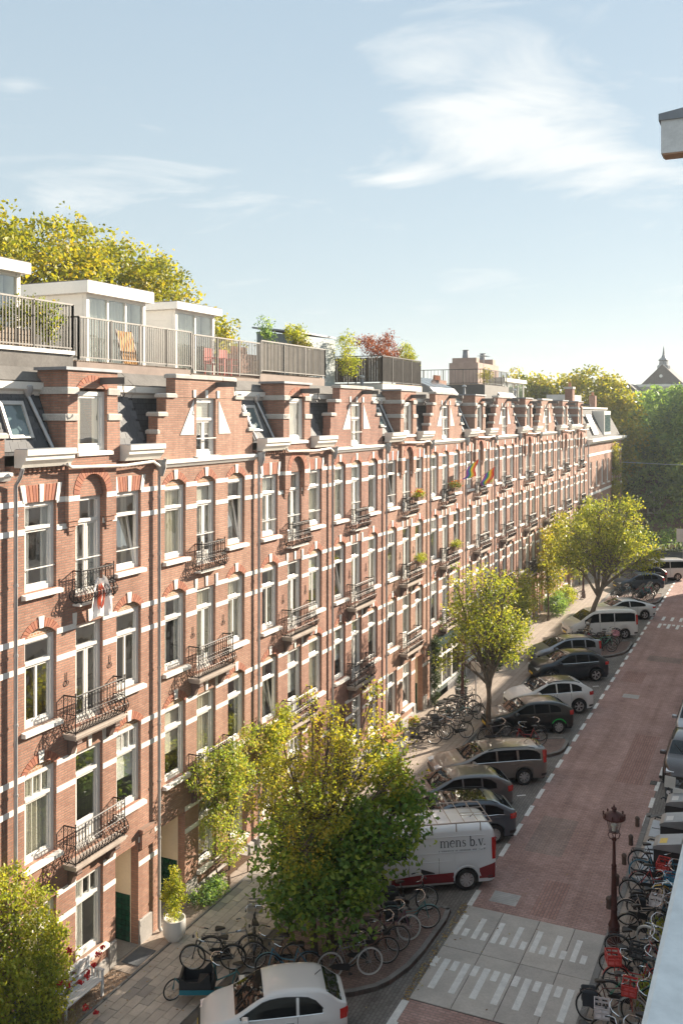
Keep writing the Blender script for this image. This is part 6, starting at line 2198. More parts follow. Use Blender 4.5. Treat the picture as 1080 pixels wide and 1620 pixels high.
def serif_text(txt, xh, parent, place, mat):
    """roman lettering drawn with thick stems, thin joins and serifs; place(u, v) -> point on the panel"""
    x = 0.0

    def strip(pts, wd):
        b = MB()
        pr = None
        for k in range(len(pts)):
            p = Vector(pts[k])
            d_ = Vector(pts[min(k + 1, len(pts) - 1)]) - Vector(pts[max(k - 1, 0)])
            n_ = Vector((-d_.y, d_.x)).normalized() * ((wd[k] if isinstance(wd, list) else wd) / 2)
            q = (p + n_, p - n_)
            if pr:
                for z in (0,):
                    b.poly([place(x + c[0] * xh, c[1] * xh) for c in (pr[0], q[0], q[1], pr[1])])
            pr = q
        return b

    def arcp(cx, cy, rx, ry, a0, a1, n=14):
        return [(cx + rx * math.cos(R(a0 + (a1 - a0) * k / n)), cy + ry * math.sin(R(a0 + (a1 - a0) * k / n))) for k in range(n + 1)]
    T, F_ = .17, .07
    for ch in txt:
        st, adv = [], .5
        if ch in 'nm':
            k = 2 if ch == 'm' else 1
            st += [([(.2, 0), (.2, 1)], T), ([(.02, .03), (.38, .03)], F_), ([(.02, .95), (.2, .97)], F_)]
            for j in range(k):
                o_ = j * .56
                st += [(arcp(.48 + o_, .66, .26, .31, 170, 0), [F_ + (T - F_) * max(0, t / 14 - .4) / .6 for t in range(15)]), ([(.74 + o_, .68), (.74 + o_, 0)], T), ([(.58 + o_, .03), (.92 + o_, .03)], F_)]
            adv = 1.0 + .56 * (k - 1)
        elif ch == 'e':
            st += [(arcp(.46, .5, .36, .48, 10, 318, 20), [F_ + (T - F_) * math.sin(math.pi * min(1, t / 17)) for t in range(21)]), ([(.12, .56), (.80, .56)], F_)]
            adv = .94
        elif ch == 's':
            st += [([(.64, .78), (.5, .95), (.3, .95), (.16, .78), (.24, .60), (.46, .48), (.62, .34), (.6, .14), (.4, .03), (.2, .07), (.12, .24)], [F_, F_, .09, .12, .15, T, .15, .12, .09, F_, F_])]
            adv = .76
        elif ch == 'b':
            st += [([(.2, 0), (.2, 1.52)], T), ([(.02, 1.47), (.2, 1.5)], F_), (arcp(.48, .48, .32, .47, 150, -150, 18), [F_ + (T - F_) * math.sin(math.pi * t / 18) for t in range(19)])]
            adv = .98
        elif ch == 'v':
            st += [([(.14, .97), (.46, 0)], T), ([(.46, 0), (.76, .97)], F_), ([(.0, .97), (.32, .97)], F_), ([(.60, .97), (.92, .97)], F_)]
            adv = .92
        elif ch == '.':
            st += [([(.14, .02), (.14, .2)], .18)]
            adv = .42
        for (p, wd) in st:
            strip(p, wd).build('letter_stroke', mat, parent)
        x += adv * xh
    return x


def on_flank(x0, z0):
    return lambda u, v: (x0 - u, S.y_at(x0 - u, z0 + v) + .010, z0 + v)


LET = MB().box(1.0, S.W / 2 * .93, 1.3, 1.3, S.W / 2 * .94, 1.4).build('lettering', paint('van_white', (.66, .68, .71), 0, .3), van)
serif_text('mens b.v.', .205, LET, on_flank(1.86, 1.40), INK)
rg2 = random.Random(8)
x = 1.9
while x > .35:                            # the small line below: too small to read in the photograph
    wd = rg2.uniform(.02, .045)
    MB().poly([on_flank(0, 0)(-x, 1.27), on_flank(0, 0)(-x + wd, 1.27), on_flank(0, 0)(-x + wd, 1.315), on_flank(0, 0)(-x, 1.315)]).build('small_print', GREYINK, LET)
    x -= wd + (.018 if rg2.random() < .85 else .06)
# ---------------------------------------------------------------- bicycles
def bike_parts():
    if 'bike' in CACHE:
        return CACHE['bike']
    d = {}
    r = .345
    b = MB()
    ring = [(r * math.cos(a), 0, r * math.sin(a)) for a in np.linspace(0, 2 * math.pi, 25)[:-1]]
    b.tube(ring, .021, 6, closed=True)
    d['tyre'] = b.mesh('wheel', TYRE, smooth=True)
    b = MB()
    b.tube([(p[0] * .935, 0, p[2] * .935) for p in ring], .011, 5, closed=True)
    b.lathe([(.022, -.05), (.03, -.03), (.03, .03), (.022, .05)], 8, axis='y')
    for k in range(18):
        a = k * 2 * math.pi / 18
        b.tube([(.02 * math.cos(a + .6), (.025 if k % 2 else -.025), .02 * math.sin(a + .6)), (r * .93 * math.cos(a), 0, r * .93 * math.sin(a))], .0032, 3, cap=False)
    d['rim'] = b.mesh('rim', M('rim_steel', (.42, .42, .42), .35, .7))
    bb, st, hd0, hd1 = (.45, 0, .29), (.30, 0, .80), (.98, 0, .84), (1.0, 0, .72)
    ra, fa = (0, 0, r), (1.10, 0, r)

    def frame(low):
        b = MB()
        b.tube([bb, st], .016, 6)
        if low:                        # low-step frame
            b.tube([hd1, (.80, 0, .50), (.58, 0, .36), bb], .018, 6)
            b.tube([(.975, 0, .80), (.74, 0, .55), (.40, 0, .50)], .014, 6)
        else:
            b.tube([hd1, bb], .018, 6)
            b.tube([(.975, 0, .82), (.315, 0, .76)], .016, 6)
        b.tube([hd0, hd1], .022, 6)
        for sg in (-1, 1):
            b.tube([(st[0], 0, st[2] - .06), (ra[0], sg * .055, ra[2])], .010, 5)
            b.tube([bb, (ra[0], sg * .055, ra[2])], .012, 5)
            b.tube([hd1, (1.035, sg * .05, .60), (fa[0], sg * .05, fa[2])], .013, 5)
        return b.mesh('frame', PLAST)
    d['frame_low'], d['frame_high'] = frame(True), frame(False)
    for gi, (c, a0, a1) in enumerate((((0, 0, r), .55, 3.3), ((1.10, 0, r), .35, 2.5))):
        b = MB()
        pts = [(c[0] + (r + .035) * math.cos(a), 0, c[2] + (r + .035) * math.sin(a)) for a in np.linspace(a0, a1, 12)]
        for p, q in zip(pts[:-1], pts[1:]):
            b.poly([(p[0], -.027, p[2]), (q[0], -.027, q[2]), (q[0], .027, q[2]), (p[0], .027, p[2])])
        d['guard%d' % gi] = b.mesh('mudguard', PLAST)
    b = MB()
    b.tube([(.29, 0, .78), (.265, 0, .90)], .013, 6)
    d['post'] = b.mesh('seat_post', ALLOY)
    b = MB()
    prof = [(-.13, .085, .02), (-.09, .11, .05), (0, .085, .055), (.08, .045, .05), (.15, .022, .045)]
    for (x, w_, h) in prof:
        b.v += [(.25 + x, -w_, .90), (.25 + x, -w_ * .8, .90 + h), (.25 + x, w_ * .8, .90 + h), (.25 + x, w_, .90)]
    for k in range(4):
        for j in range(4):
            j2 = (j + 1) % 4
            b.f.append((k * 4 + j, k * 4 + j2, k * 4 + 4 + j2, k * 4 + 4 + j))
            b.m.append(0)
    b.f += [(0, 1, 2, 3), (19, 18, 17, 16)]
    b.m += [0, 0]
    d['saddle'] = b.mesh('saddle', M('saddle_leather', (.03, .024, .02), .5), smooth=True)
    b = MB()
    b.tube([(.965, 0, .84), (.95, 0, 1.0), (.97, 0, 1.03)], .013, 6)
    b.tube([(.72, -.29, .99), (.80, -.30, 1.01), (.93, -.22, 1.05), (.985, -.06, 1.04), (.985, .06, 1.04), (.93, .22, 1.05), (.80, .30, 1.01), (.72, .29, .99)], .012, 6)
    d['bar'] = b.mesh('handlebar', CHROME, smooth=True)
    for gi, sg in enumerate((-1, 1)):
        d['grip%d' % gi] = MB().tube([(.83, sg * .295, 1.005), (.70, sg * .285, .985)], .018, 6).mesh('grip', PLAST)
    d['lampb'] = MB().lathe([(.0, 0), (.045, .01), (.045, .05), (0, .07)], 8, (1.04, 0, .95), 'x').mesh('front_light', PLAST)
    b = MB()
    b.lathe([(.095, -.012), (.095, .012)], 14, (.45, -.05, .29), 'y')
    b.bar((.45, -.07, .29), (.53, -.07, .14), .02).bar((.45, .07, .29), (.37, .07, .44), .02)
    b.box(.48, -.16, .12, .58, -.07, .145).box(.32, .07, .43, .42, .16, .455)
    b.prism([(.45, .38), (.05, .40), (-.05, .345), (.05, .29), (.45, .20), (.53, .29)], -.065, -.035, 'y')
    b.tube([(.12, .1, .30), (.06, .22, .01)], .011, 4)
    d['drive'] = b.mesh('crankset', PLAST)
    b = MB()
    for y in (-.075, 0, .075):
        b.tube([(.22, y, .735), (-.22, y, .735)], .007, 4)
    for x in (.2, .0, -.2):
        b.tube([(x, -.075, .735), (x, .075, .735)], .007, 4)
    for sg in (-1, 1):
        b.tube([(-.18, sg * .075, .73), (0, sg * .06, r)], .007, 4)
    b.box(-.25, -.05, .62, -.22, .05, .70)
    d['rack'] = b.mesh('rear_rack', PLAST)
    b = MB()                             # crate on the front carrier
    x0, x1, y0, y1, z0, z1 = 1.0, 1.34, -.21, .21, .80, 1.06
    for z in (z0, (z0 + z1) / 2, z1 - .03):
        for (p, q) in (((x0, y0), (x1, y0)), ((x1, y0), (x1, y1)), ((x1, y1), (x0, y1)), ((x0, y1), (x0, y0))):
            b.bar((p[0], p[1], z + .015), (q[0], q[1], z + .015), .014, .045)
    for (x, y) in ((x0, y0), (x1, y0), (x1, y1), (x0, y1), ((x0 + x1) / 2, y0), ((x0 + x1) / 2, y1), (x1, 0), (x0, 0)):
        b.bar((x, y, z0), (x, y, z1), .025)
    b.box(x0, y0, z0 - .01, x1, y1, z0 + .006)
    b.tube([(1.17, .1, z0), (1.1, .06, r)], .009, 4).tube([(1.17, -.1, z0), (1.1, -.06, r)], .009, 4)
    d['crate'] = b.mesh('front_crate', M('crate_black', (.03, .03, .032), .6))
    b = MB()
    for sg in (-1, 1):
        b.bbox(-.2, sg * .19 - .08, .40, .16, sg * .19 + .08, .74, .04)
    d['bags'] = b.mesh('panniers', M('pannier', (.025, .028, .035), .8))
    CACHE['bike'] = d
    return d


BC = dict(black=M('bike_black', (.018, .018, .02), .35, var=0, coat=.4), red=M('bike_red', (.42, .03, .03), .35, var=0, coat=.4), blue=M('bike_blue', (.05, .20, .30), .35, var=0, coat=.4),
          grey=M('bike_grey', (.22, .22, .22), .35, .4, var=0), green=M('bike_green', (.07, .36, .24), .35, var=0, coat=.4), white=M('bike_white', (.62, .60, .57), .35, var=0), cream=M('bike_cream', (.45, .36, .3), .4, var=0),
          brown=M('bike_brown', (.13, .06, .045), .4, var=0), teal=M('bike_teal', (.04, .15, .16), .4, var=0), yellow=M('bike_yellow', (.5, .34, .05), .4, var=0), purple=M('bike_purple', (.14, .05, .09), .4, var=0))
WT = M('white_tyre', (.55, .55, .53), .8, var=.05)
BIKE_N = [0]


def bike(label, x, y, ang, col='black', low=True, lean=None, crate=None, bags=False, z=.128, wtyre=None, steer=0.0, group='parked bicycles', spare=True):
    """x, y = ground point under the middle; ang = heading in degrees (0 = towards +x)"""
    d = bike_parts()
    rb = random.Random(BIKE_N[0] * 13 + 5)
    BIKE_N[0] += 1
    lean = rb.uniform(-6, 6) if lean is None else lean
    a = R(ang)
    o = thing('bicycle', label, 'bicycle', (x - .55 * math.cos(a), y - .55 * math.sin(a), z), a, group=group)
    o.rotation_euler = (R(lean), 0, a)
    fr = put('frame', d['frame_low' if low else 'frame_high'], o)
    own_mat(fr, BC[col])
    for i, wx in enumerate((0, 1.10)):
        w = put('wheel', d['tyre'], o, (wx, 0, .345), (0, rb.uniform(0, 3), 0))
        if wtyre:
            own_mat(w, wtyre)
        put('rim', d['rim'], w)
    gmat = BC[col] if rb.random() < .5 else BC['black']
    for gi in (0, 1):
        own_mat(put('mudguard', d['guard%d' % gi], o), gmat)
    put('seat_post', d['post'], o)
    put('saddle', d['saddle'], o)
    hb = put('handlebar', d['bar'], o)
    put('grip', d['grip0'], hb)
    put('grip', d['grip1'], hb)
    put('front_light', d['lampb'], o)
    put('crankset', d['drive'], o)
    if rb.random() < .8:
        put('rear_rack', d['rack'], o)
    if crate:
        c = put('front_crate', d['crate'], o)
        own_mat(c, crate)
    if bags:
        put('panniers', d['bags'], o)
    return o


CR_B, CR_R, CR_W, CR_BL = M('crate_black', (.03, .03, .032), .6), M('crate_red', (.5, .05, .04), .5), M('crate_white', (.55, .5, .5), .5), M('crate_blue', (.05, .2, .32), .5)
HA = 33.0                                # bikes stand along the bays
G1 = 'bicycles on the near island'
bike('grey bicycle with pale tyres parked nearest the small white car', -10.55, 23.55, HA + 4, 'grey', False, -5, wtyre=WT, group=G1)
bike('dark bicycle with a red frame tube, second on the near island', -10.35, 24.25, HA + 2, 'brown', True, -4, group=G1)
bike('black bicycle third from the small white car on the near island', -10.3, 24.95, HA, 'black', True, -3, group=G1)
bike('black bicycle with light mudguards in the middle of the near island', -10.2, 25.6, HA + 3, 'purple', True, -5, wtyre=WT, group=G1)
bike('dark teal bicycle with panniers near the kerb tip of the near island', -9.95, 26.5, HA - 4, 'teal', True, 4, bags=True, group=G1)
bike('bicycle with child seat beside the white van wheel', -10.3, 27.4, HA + 2, 'black', True, -3, bags=True, group=G1)
bike('black bicycle under the left side of the dense green tree', -12.6, 23.0, 200, 'black', False, 5, group=G1)
bike('blue bicycle half hidden under the dense green tree', -12.0, 22.75, 208, 'blue', True, 4, group=G1)
G2 = 'bicycles on the pavement before the first porch'
bike('black bicycle on the pavement in front of the white pot', -14.1, 22.3, 205, 'black', False, -4, group=G2)
bike('black bicycle with empty front rack under the tree edge on the pavement', -13.6, 23.6, 120, 'black', True, 5, crate=M('rack_pale', (.4, .36, .33), .5), group=G2)
bike('dark bicycle behind the cargo bike on the pavement', -13.9, 22.9, 30, 'grey', False, 3, group=G2)
# cargo bike
cb = thing('cargo_bike', 'black and teal cargo bike with open box on the pavement by the small white car', 'cargo bike', (-12.55, 21.55, .128), R(205))
d = bike_parts()
for wx, rr_, sc in ((0, .345, 1.0), (1.95, .26, .76)):
    w = put('wheel', d['tyre'], cb, (wx, 0, rr_), None if wx == 0 else (0, 0, R(35)), (sc, sc * 1.5, sc))
    put('rim', d['rim'], w)
own_mat(put('frame', MB().tube([(.45, 0, .29), (.30, 0, .80)], .02, 6).tube([(.45, 0, .29), (0, .06, .345)], .016, 6).tube([(.45, 0, .29), (0, -.06, .345)], .016, 6).tube([(.30, 0, .74), (0, 0, .345)], .016, 6).tube([(.45, 0, .3), (.8, 0, .3), (1.65, 0, .28), (1.9, 0, .55), (1.95, 0, .26)], .026, 6).tube([(.32, 0, .7), (.8, 0, .5), (.9, 0, .95)], .022, 6).mesh('frame', BC['teal']), cb), BC['teal'])
put('saddle', d['saddle'], cb)
put('seat_post', d['post'], cb)
put('handlebar', d['bar'], cb, (-.02, 0, .06))
put('crankset', d['drive'], cb)
CT = M('cargo_teal', (.02, .16, .21), .4, var=.05)
CBK = M('cargo_black', (.022, .022, .024), .55, var=.1)
b = MB()
sec = [(.86, .20, .80), (.98, .27, .74), (1.4, .30, .58), (1.62, .29, .62), (1.74, .24, .72)]
b.prism([(.88, .35), (1.0, .82), (1.2, .62), (1.55, .60), (1.76, .74), (1.70, .35)], -.31, -.28, 'y')
b.prism([(.88, .35), (1.0, .82), (1.2, .62), (1.55, .60), (1.76, .74), (1.70, .35)], .28, .31, 'y')
b.box(.86, -.28, .33, .90, .28, .84).box(1.69, -.28, .35, 1.75, .28, .72).box(.88, -.3, .32, 1.72, .3, .36)
b.build('cargo_box', CBK, cb)
MB().box(.84, -.325, .30, 1.74, -.311, .42).box(.84, .311, .30, 1.74, .325, .42).build('box_stripe', CT, cb)
MB().bbox(1.0, -.26, .37, 1.3, .26, .55, .04).build('bench_seat', CBK, cb)

G3 = 'bicycles round the lamp post before the shop'
cols = ['black', 'black', 'brown', 'grey', 'black', 'teal', 'black', 'purple', 'black', 'grey', 'black']
pos3 = [(-15.0, 41.6, 25), (-14.7, 42.4, 28), (-14.9, 43.2, 22), (-14.6, 43.9, 30), (-14.9, 44.6, 20), (-14.6, 45.2, 26), (-15.0, 45.9, 32), (-14.6, 46.5, 22), (-14.9, 47.6, 28), (-14.2, 46.0, 200), (-13.9, 43.0, 210)]
L3 = ['nearest the red-brown bench', 'second from the red-brown bench', 'with brown frame in the row before the lamp post', 'with grey frame in the row before the lamp post', 'in the middle of the row before the shop', 'with teal frame beside the lamp post',
      'with front crate beside the lamp post', 'with purple frame close behind the lamp post', 'farthest in the row before the shop', 'standing on the road side of the lamp post', 'against the trunk of the first street tree']
for q, (x, y, a) in enumerate(pos3):
    bike('dark bicycle ' + L3[q], x, y, a, cols[q], q % 3 != 1, crate=CR_B if q in (0, 6) else None, bags=q in (3,), group=G3)
G4 = 'bicycles on the island of the first street tree'
bike('red bicycle with high handlebar on the island by the black hatchback', -10.55, 43.4, HA + 178, 'red', True, -6, group=G4)
bike('dark bicycle behind the red one on the first-tree island', -10.6, 44.0, HA + 4, 'black', True, 3, group=G4)
bike('silver bicycle next to the first street tree trunk', -12.0, 43.2, HA + 6, 'grey', False, 4, group=G4)
G5 = 'bicycles on the island of the leaning tree'
c5 = ['black', 'green', 'grey', 'black', 'yellow', 'black', 'red', 'black']
for q in range(8):
    bike('%s bicycle on the leaning-tree island, %s' % ({'black': 'black', 'green': 'green', 'grey': 'grey', 'yellow': 'yellow', 'red': 'red'}[c5[q]], ['nearest the kerb end', 'second in the row', 'third in the row', 'with front crate', 'close to the trunk', 'behind the yellow one', 'left of the trunk', 'next to the white passenger van'][q]),
         -10.35 - .0 * q - (1.5 if q > 4 else 0), 62.6 + .62 * q - (2.6 if q > 4 else 0), HA + (-6, 4, 0, 7, -3, 5, 2, 0)[q], c5[q], q % 2 == 0, crate=CR_B if q == 3 else (M('crate_pink', (.6, .3, .35), .6) if q == 2 else None), group=G5)
G6 = 'bicycles on the far island'
c6 = ['black', 'teal', 'blue', 'red', 'black', 'green', 'grey', 'black', 'blue']
for q in range(9):
    bike('%s bicycle on the far island beyond the white saloon, number %s along the kerb' % (c6[q], ['one', 'two', 'three', 'four', 'five', 'six', 'seven', 'eight', 'nine'][q]), -10.2 - (1.7 if q > 5 else 0), 81.0 + .6 * q - (3.4 if q > 5 else 0), HA + rng.uniform(-7, 7), c6[q], q % 2 == 0, group=G6)
bike('lone bicycle against the far house fronts by the lamp post', -15.4, 79.3, 20, 'grey', False, 3)
bike('pale bicycle leaning at the far bushes', -15.6, 77.6, 75, 'white', True, 8)
G7 = 'bicycles in the crowded rack at the lower right'
R7 = [(-3.75, 33.1, 12, 'black', CR_B, 'black bicycle with black basket beside the nearest waste container'), (-3.6, 32.3, 8, 'blue', None, 'blue-tyred bicycle below the black-basket one'), (-3.5, 31.5, 15, 'red', None, 'red bicycle with red bag behind the lamp post'),
      (-3.7, 30.8, 5, 'black', CR_BL, 'dark bicycle with blue crate behind the lamp post'), (-3.4, 30.2, 18, 'brown', None, 'brown bicycle right of the lamp post'), (-3.6, 29.5, 10, 'cream', None, 'cream-pink bicycle right of the lamp foot'),
      (-3.5, 28.8, 22, 'black', None, 'black bicycle just below the lamp foot'), (-3.4, 25.95, 200, 'red', CR_R, 'red bicycle with red front crate next to the lamp foot'), (-3.6, 27.6, 5, 'black', None, 'black bicycle with bare frame below the lamp foot'),
      (-3.45, 25.2, 12, 'green', None, 'mint green bicycle with white handlebar'), (-3.3, 23.6, 190, 'black', CR_W, 'black bicycle with pale plastic crate'), (-3.6, 26.7, 8, 'grey', None, 'grey bicycle above the red front crate'),
      (-3.8, 24.5, 15, 'brown', None, 'brown bicycle with dark tyres near the bottom edge'), (-3.9, 22.9, 5, 'black', None, 'black bicycle at the bottom edge of the picture'), (-3.9, 22.3, 12, 'teal', None, 'teal bicycle lowest at the bottom right'), (-3.0, 29.9, 100, 'white', None, 'white-framed bicycle standing across the others')]
for q, (x, y, a, c, cr, lab) in enumerate(R7):
    bike(lab, x, y, a, c, q % 3 != 0, rng.uniform(-14, 14), crate=cr, group=G7, wtyre=BC['blue'] if q == 1 else None, bags=q in (4, 12))
R8 = [(-2.75, 31.9, 172, 'red', CR_R), (-2.8, 30.9, 185, 'yellow', None), (-2.7, 29.2, 178, 'blue', CR_W), (-2.85, 28.2, 170, 'white', None), (-2.8, 27.2, 188, 'red', None), (-2.85, 26.3, 176, 'teal', CR_B), (-2.8, 24.7, 182, 'cream', CR_R), (-2.9, 23.0, 174, 'blue', None)]
for q, (x, y, a, c, cr) in enumerate(R8):
    bike('%s bicycle in the back row of the crowded rack, %s from the waste containers' % (c, ['first', 'second', 'third', 'fourth', 'fifth', 'sixth', 'seventh', 'eighth'][q]), x, y, a, c, q % 2 == 0, rng.uniform(-14, 14), crate=cr, group=G7, wtyre=WT if q in (3, 6) else None)
for q, (y, lab) in enumerate(((29.0, 'green weeds among the crowded bicycles right of the lamp foot'), (25.6, 'green weeds under the mint green bicycle'))):
    plant('weed_patch', lab, 'plant', (-3.1, y, .12), [(0, 0, .3, .35, .6, .3), (.2, .5, .25, .3, .4, .25)], 'lime', 50, 22, .1, .08, 300 + q, stem=None, foliage='foliage')
for q in range(9):
    bike('%s bicycle in the rack beyond the crossing road, %s from the left' % (['brown', 'red', 'grey', 'white', 'brown', 'cream', 'grey', 'red', 'black'][q], ['first', 'second', 'third', 'fourth', 'fifth', 'sixth', 'seventh', 'eighth', 'ninth'][q]), -8.4 + .62 * q - 3.0, 112.8 + .1 * q, 70 + rng.uniform(-8, 8), ['brown', 'red', 'grey', 'white', 'brown', 'cream', 'grey', 'red', 'black'][q], True, z=.03, group='bicycles in the far rack')

# scooter and motorcycle at the right edge
for (x, y, m_, lab) in ((-3.75, 39.3, M('scooter_dark', (.04, .045, .05), .35, coat=.4), 'dark scooter with windscreen at the right edge behind the waste containers'), (-3.35, 38.2, M('scooter_grey', (.2, .2, .21), .35, coat=.4), 'grey scooter beside the farthest waste container')):
    o = thing('scooter', lab, 'scooter', (x + .1, y, .125), R(-100), group='scooters at the right edge')
    for wx in (0, 1.25):
        w = put('wheel', d['tyre'], o, (wx, 0, .25), None, (.72, 3.0, .72))
        put('rim', d['rim'], w)
    b = MB().prism([(-.3, .5), (-.25, .78), (.1, .82), (.5, .72), (.55, .40), (.85, .36), (1.0, .95), (1.12, 1.0), (1.2, .62), (1.05, .28), (.2, .25), (.0, .5)], -.16, .16, 'y')
    b.build('body', m_, o)
    MB().prism([(-.28, .79), (-.2, .88), (.2, .86), (.52, .78), (.5, .73), (.1, .82)], -.15, .15, 'y').build('seat', PLAST, o)
    MB().tube([(.95, -.36, 1.12), (1.02, -.1, 1.08), (1.02, .1, 1.08), (.95, .36, 1.12)], .02, 6).build('handlebar', PLAST, o)
    MB().prism([(1.08, 1.0), (1.0, 1.4), (1.02, 1.4), (1.12, 1.0)], -.2, .2, 'y').build('windscreen', M('clear_plastic', (.5, .5, .48), .15), o)
    for sg in (-1, 1):
        MB().tube([(1.0, sg * .22, 1.1), (1.0, sg * .36, 1.28)], .01, 4).lathe([(.06, -.015), (.06, .015)], 8, (1.0, sg * .37, 1.3), 'x').build('mirror', PLAST, o)
    MB().lathe([(.0, 0), (.09, .02), (.09, .06)], 10, (1.17, 0, .86), 'x').build('headlight', HEADL, o)

# ---------------------------------------------------------------- street lamps
LP = M('lamp_brown', (.075, .024, .02), .5, .2, var=.2, vs=5)
LGL = M('lamp_glass_white', (.75, .72, .66), .3, var=.02)


def lamp(label, x, y, H=4.0):
    o = thing('street_lamp', label, 'street lamp', (x, y, .12), group='crown-topped street lamps')
    k = H / 4.0
    b = MB()
    b.lathe([(.20, 0), (.20, .10), (.17, .14), (.155, .50), (.17, .53), (.15, .58), (.10, .70), (.085, .95), (.10, .98), (.10, 1.02), (.075, 1.06), (.058, 2.2), (.075, 2.22), (.075, 2.26), (.052, 2.30), (.042, 2.95), (.07, 2.97), (.07, 3.02), (.03, 3.06)], 12)
    for q in range(8):
        a = q * math.pi / 4
        b.bar((.078 * math.cos(a), .078 * math.sin(a), 1.06), (.058 * math.cos(a), .058 * math.sin(a), 2.2), .016)
    b.build('post', LP, o, smooth=True, ang=35)
    b = MB()
    for q in range(4):
        a = q * math.pi / 2 + .4
        b.tube([(.03 * math.cos(a), .03 * math.sin(a), 2.98), (.13 * math.cos(a), .13 * math.sin(a), 3.03), (.17 * math.cos(a), .17 * math.sin(a), 3.14), (.12 * math.cos(a), .12 * math.sin(a), 3.22)], .014, 5)
    b.lathe([(.0, 3.2), (.15, 3.21), (.16, 3.235), (.0, 3.24)], 16)
    b.build('bracket', LP, o)
    MB().lathe([(.05, 3.24), (.05, 3.36), (.085, 3.38), (.085, 3.42), (0, 3.42)], 12).build('lamp_holder', LGL, o, smooth=True)
    gl = MB().lathe([(.13, 3.24), (.24, 3.60)], 12, ends=False).build('glass', glass_mat('lamp_glass', (.9, .92, .92), .05), o)
    b = MB()
    for q in range(6):
        a = q * math.pi / 3
        b.bar((.135 * math.cos(a), .135 * math.sin(a), 3.24), (.22 * math.cos(a), .22 * math.sin(a), 3.6), .012)
    b.build('lantern_bars', LP, gl)
    cr_ = MB().lathe([(.23, 3.585), (.32, 3.60), (.32, 3.64), (.26, 3.70), (.14, 3.77), (.06, 3.80), (.05, 3.84), (.08, 3.87), (.08, 3.90), (.03, 3.93), (.0, 4.02)], 16).build('crown', LP, o, smooth=True, ang=35)
    for q in range(8):
        a = q * math.pi / 4
        MB().lathe([(.0, 3.63), (.025, 3.66), (.02, 3.71), (.035, 3.735), (.0, 3.78)], 6, (.30 * math.cos(a), .30 * math.sin(a), 0)).build('finial', LP, cr_)
    return o


lamp('crown-topped brown street lamp at the right, above the crowded bicycles', -4.35, 28.2, 4.0)
lamp('crown-topped street lamp on the pavement behind the first street tree', -14.75, 46.9, 4.0)
lamp('crown-topped street lamp far along the pavement under the golden tree', -14.9, 80.5, 4.0)

# ---------------------------------------------------------------- street furniture
def bench(label, x, y, rz, L, mat, legm, style):
    o = thing('garden_bench', label, 'bench', (x, y, .12), rz)
    if style == 'white':
        for q in range(5):
            MB().box(.03 + q * .09, .03, .42, .11 + q * .09, L - .03, .445).build('seat_slat', mat, o)
        b = MB()
        for z in (.52, .66, .86):
            b.box(-.02, .04, z, .02, L - .04, z + .07)
        n = 4
        for q in range(n + 1):
            y_ = .04 + (L - .13) * q / n
            b.box(-.018, y_, .45, .018, y_ + .05, .90 + (.06 if 0 < q < n else 0))
        b.prism([(.05, .92), (L - .05, .92), (L * .75, 1.0), (L * .25, 1.0)], -.022, .022, 'x')
        b.build('backrest', mat, o)
        for y_ in (.0, L - .05):
            MB().box(.42, y_, 0, .48, y_ + .05, .66).build('leg', mat, o)
            MB().box(-.03, y_, 0, .03, y_ + .05, .95).build('leg', mat, o)
            MB().box(.03, y_, .36, .42, y_ + .05, .42).build('seat_bearer', mat, o)
            MB().box(-.02, y_ - .01, .66, .50, y_ + .06, .70).build('armrest', mat, o)
            for q in range(3):
                MB().box(.1 + q * .11, y_ + .012, .445, .14 + q * .11, y_ + .038, .66).build('arm_slat', mat, o)
    else:
        for q in range(4):
            MB().box(.05 + q * .11, 0, .43, .14 + q * .11, L, .46).build('seat_slat', mat, o)
        for q in range(4):
            MB().box(-.03 - q * .03, 0, .54 + q * .10, .0 - q * .03, L, .61 + q * .10).build('back_slat', mat, o)
        for y_ in (.12, L - .16):
            MB().box(.42, y_, 0, .46, y_ + .04, .40).build('leg', legm, o)
            MB().box(.0, y_, 0, .04, y_ + .04, .40).build('leg', legm, o)
            MB().bar((-.0, y_ + .02, .43), (-.14, y_ + .02, .95), .035).build('back_support', legm, o)
            MB().box(.0, y_, .40, .48, y_ + .04, .43).build('seat_bearer', legm, o)
    return o


WB = M('bench_white', (.64, .66, .68), .45, var=.04)
bench('white slatted garden bench below the rose bush', -16.55, 18.68, 0, 1.45, WB, WB, 'white')
bench('brown wooden bench at the second house under the climbing plant', -16.5, 26.2, 0, 1.5, WOODD, WOODD, 'slat')
bench('red-brown slatted bench on the stone step of the fourth house', -16.35, 39.6, 0, 2.1, WOODR, DARKM, 'slat')
st = tag(MB().bbox(-16.68, 38.8, .1, -15.75, 43.0, .27, .015).build('stone_step', CONC), 'long pale stone step under the red-brown bench', 'step')
# doormat at the first porch
tag(MB().bbox(-16.6, 21.55, .125, -16.05, 22.4, .145, .005).build('doormat', M('mat_grey', (.12, .13, .145), .95, var=.2, bump=.4)), 'grey doormat before the first porch', 'doormat')

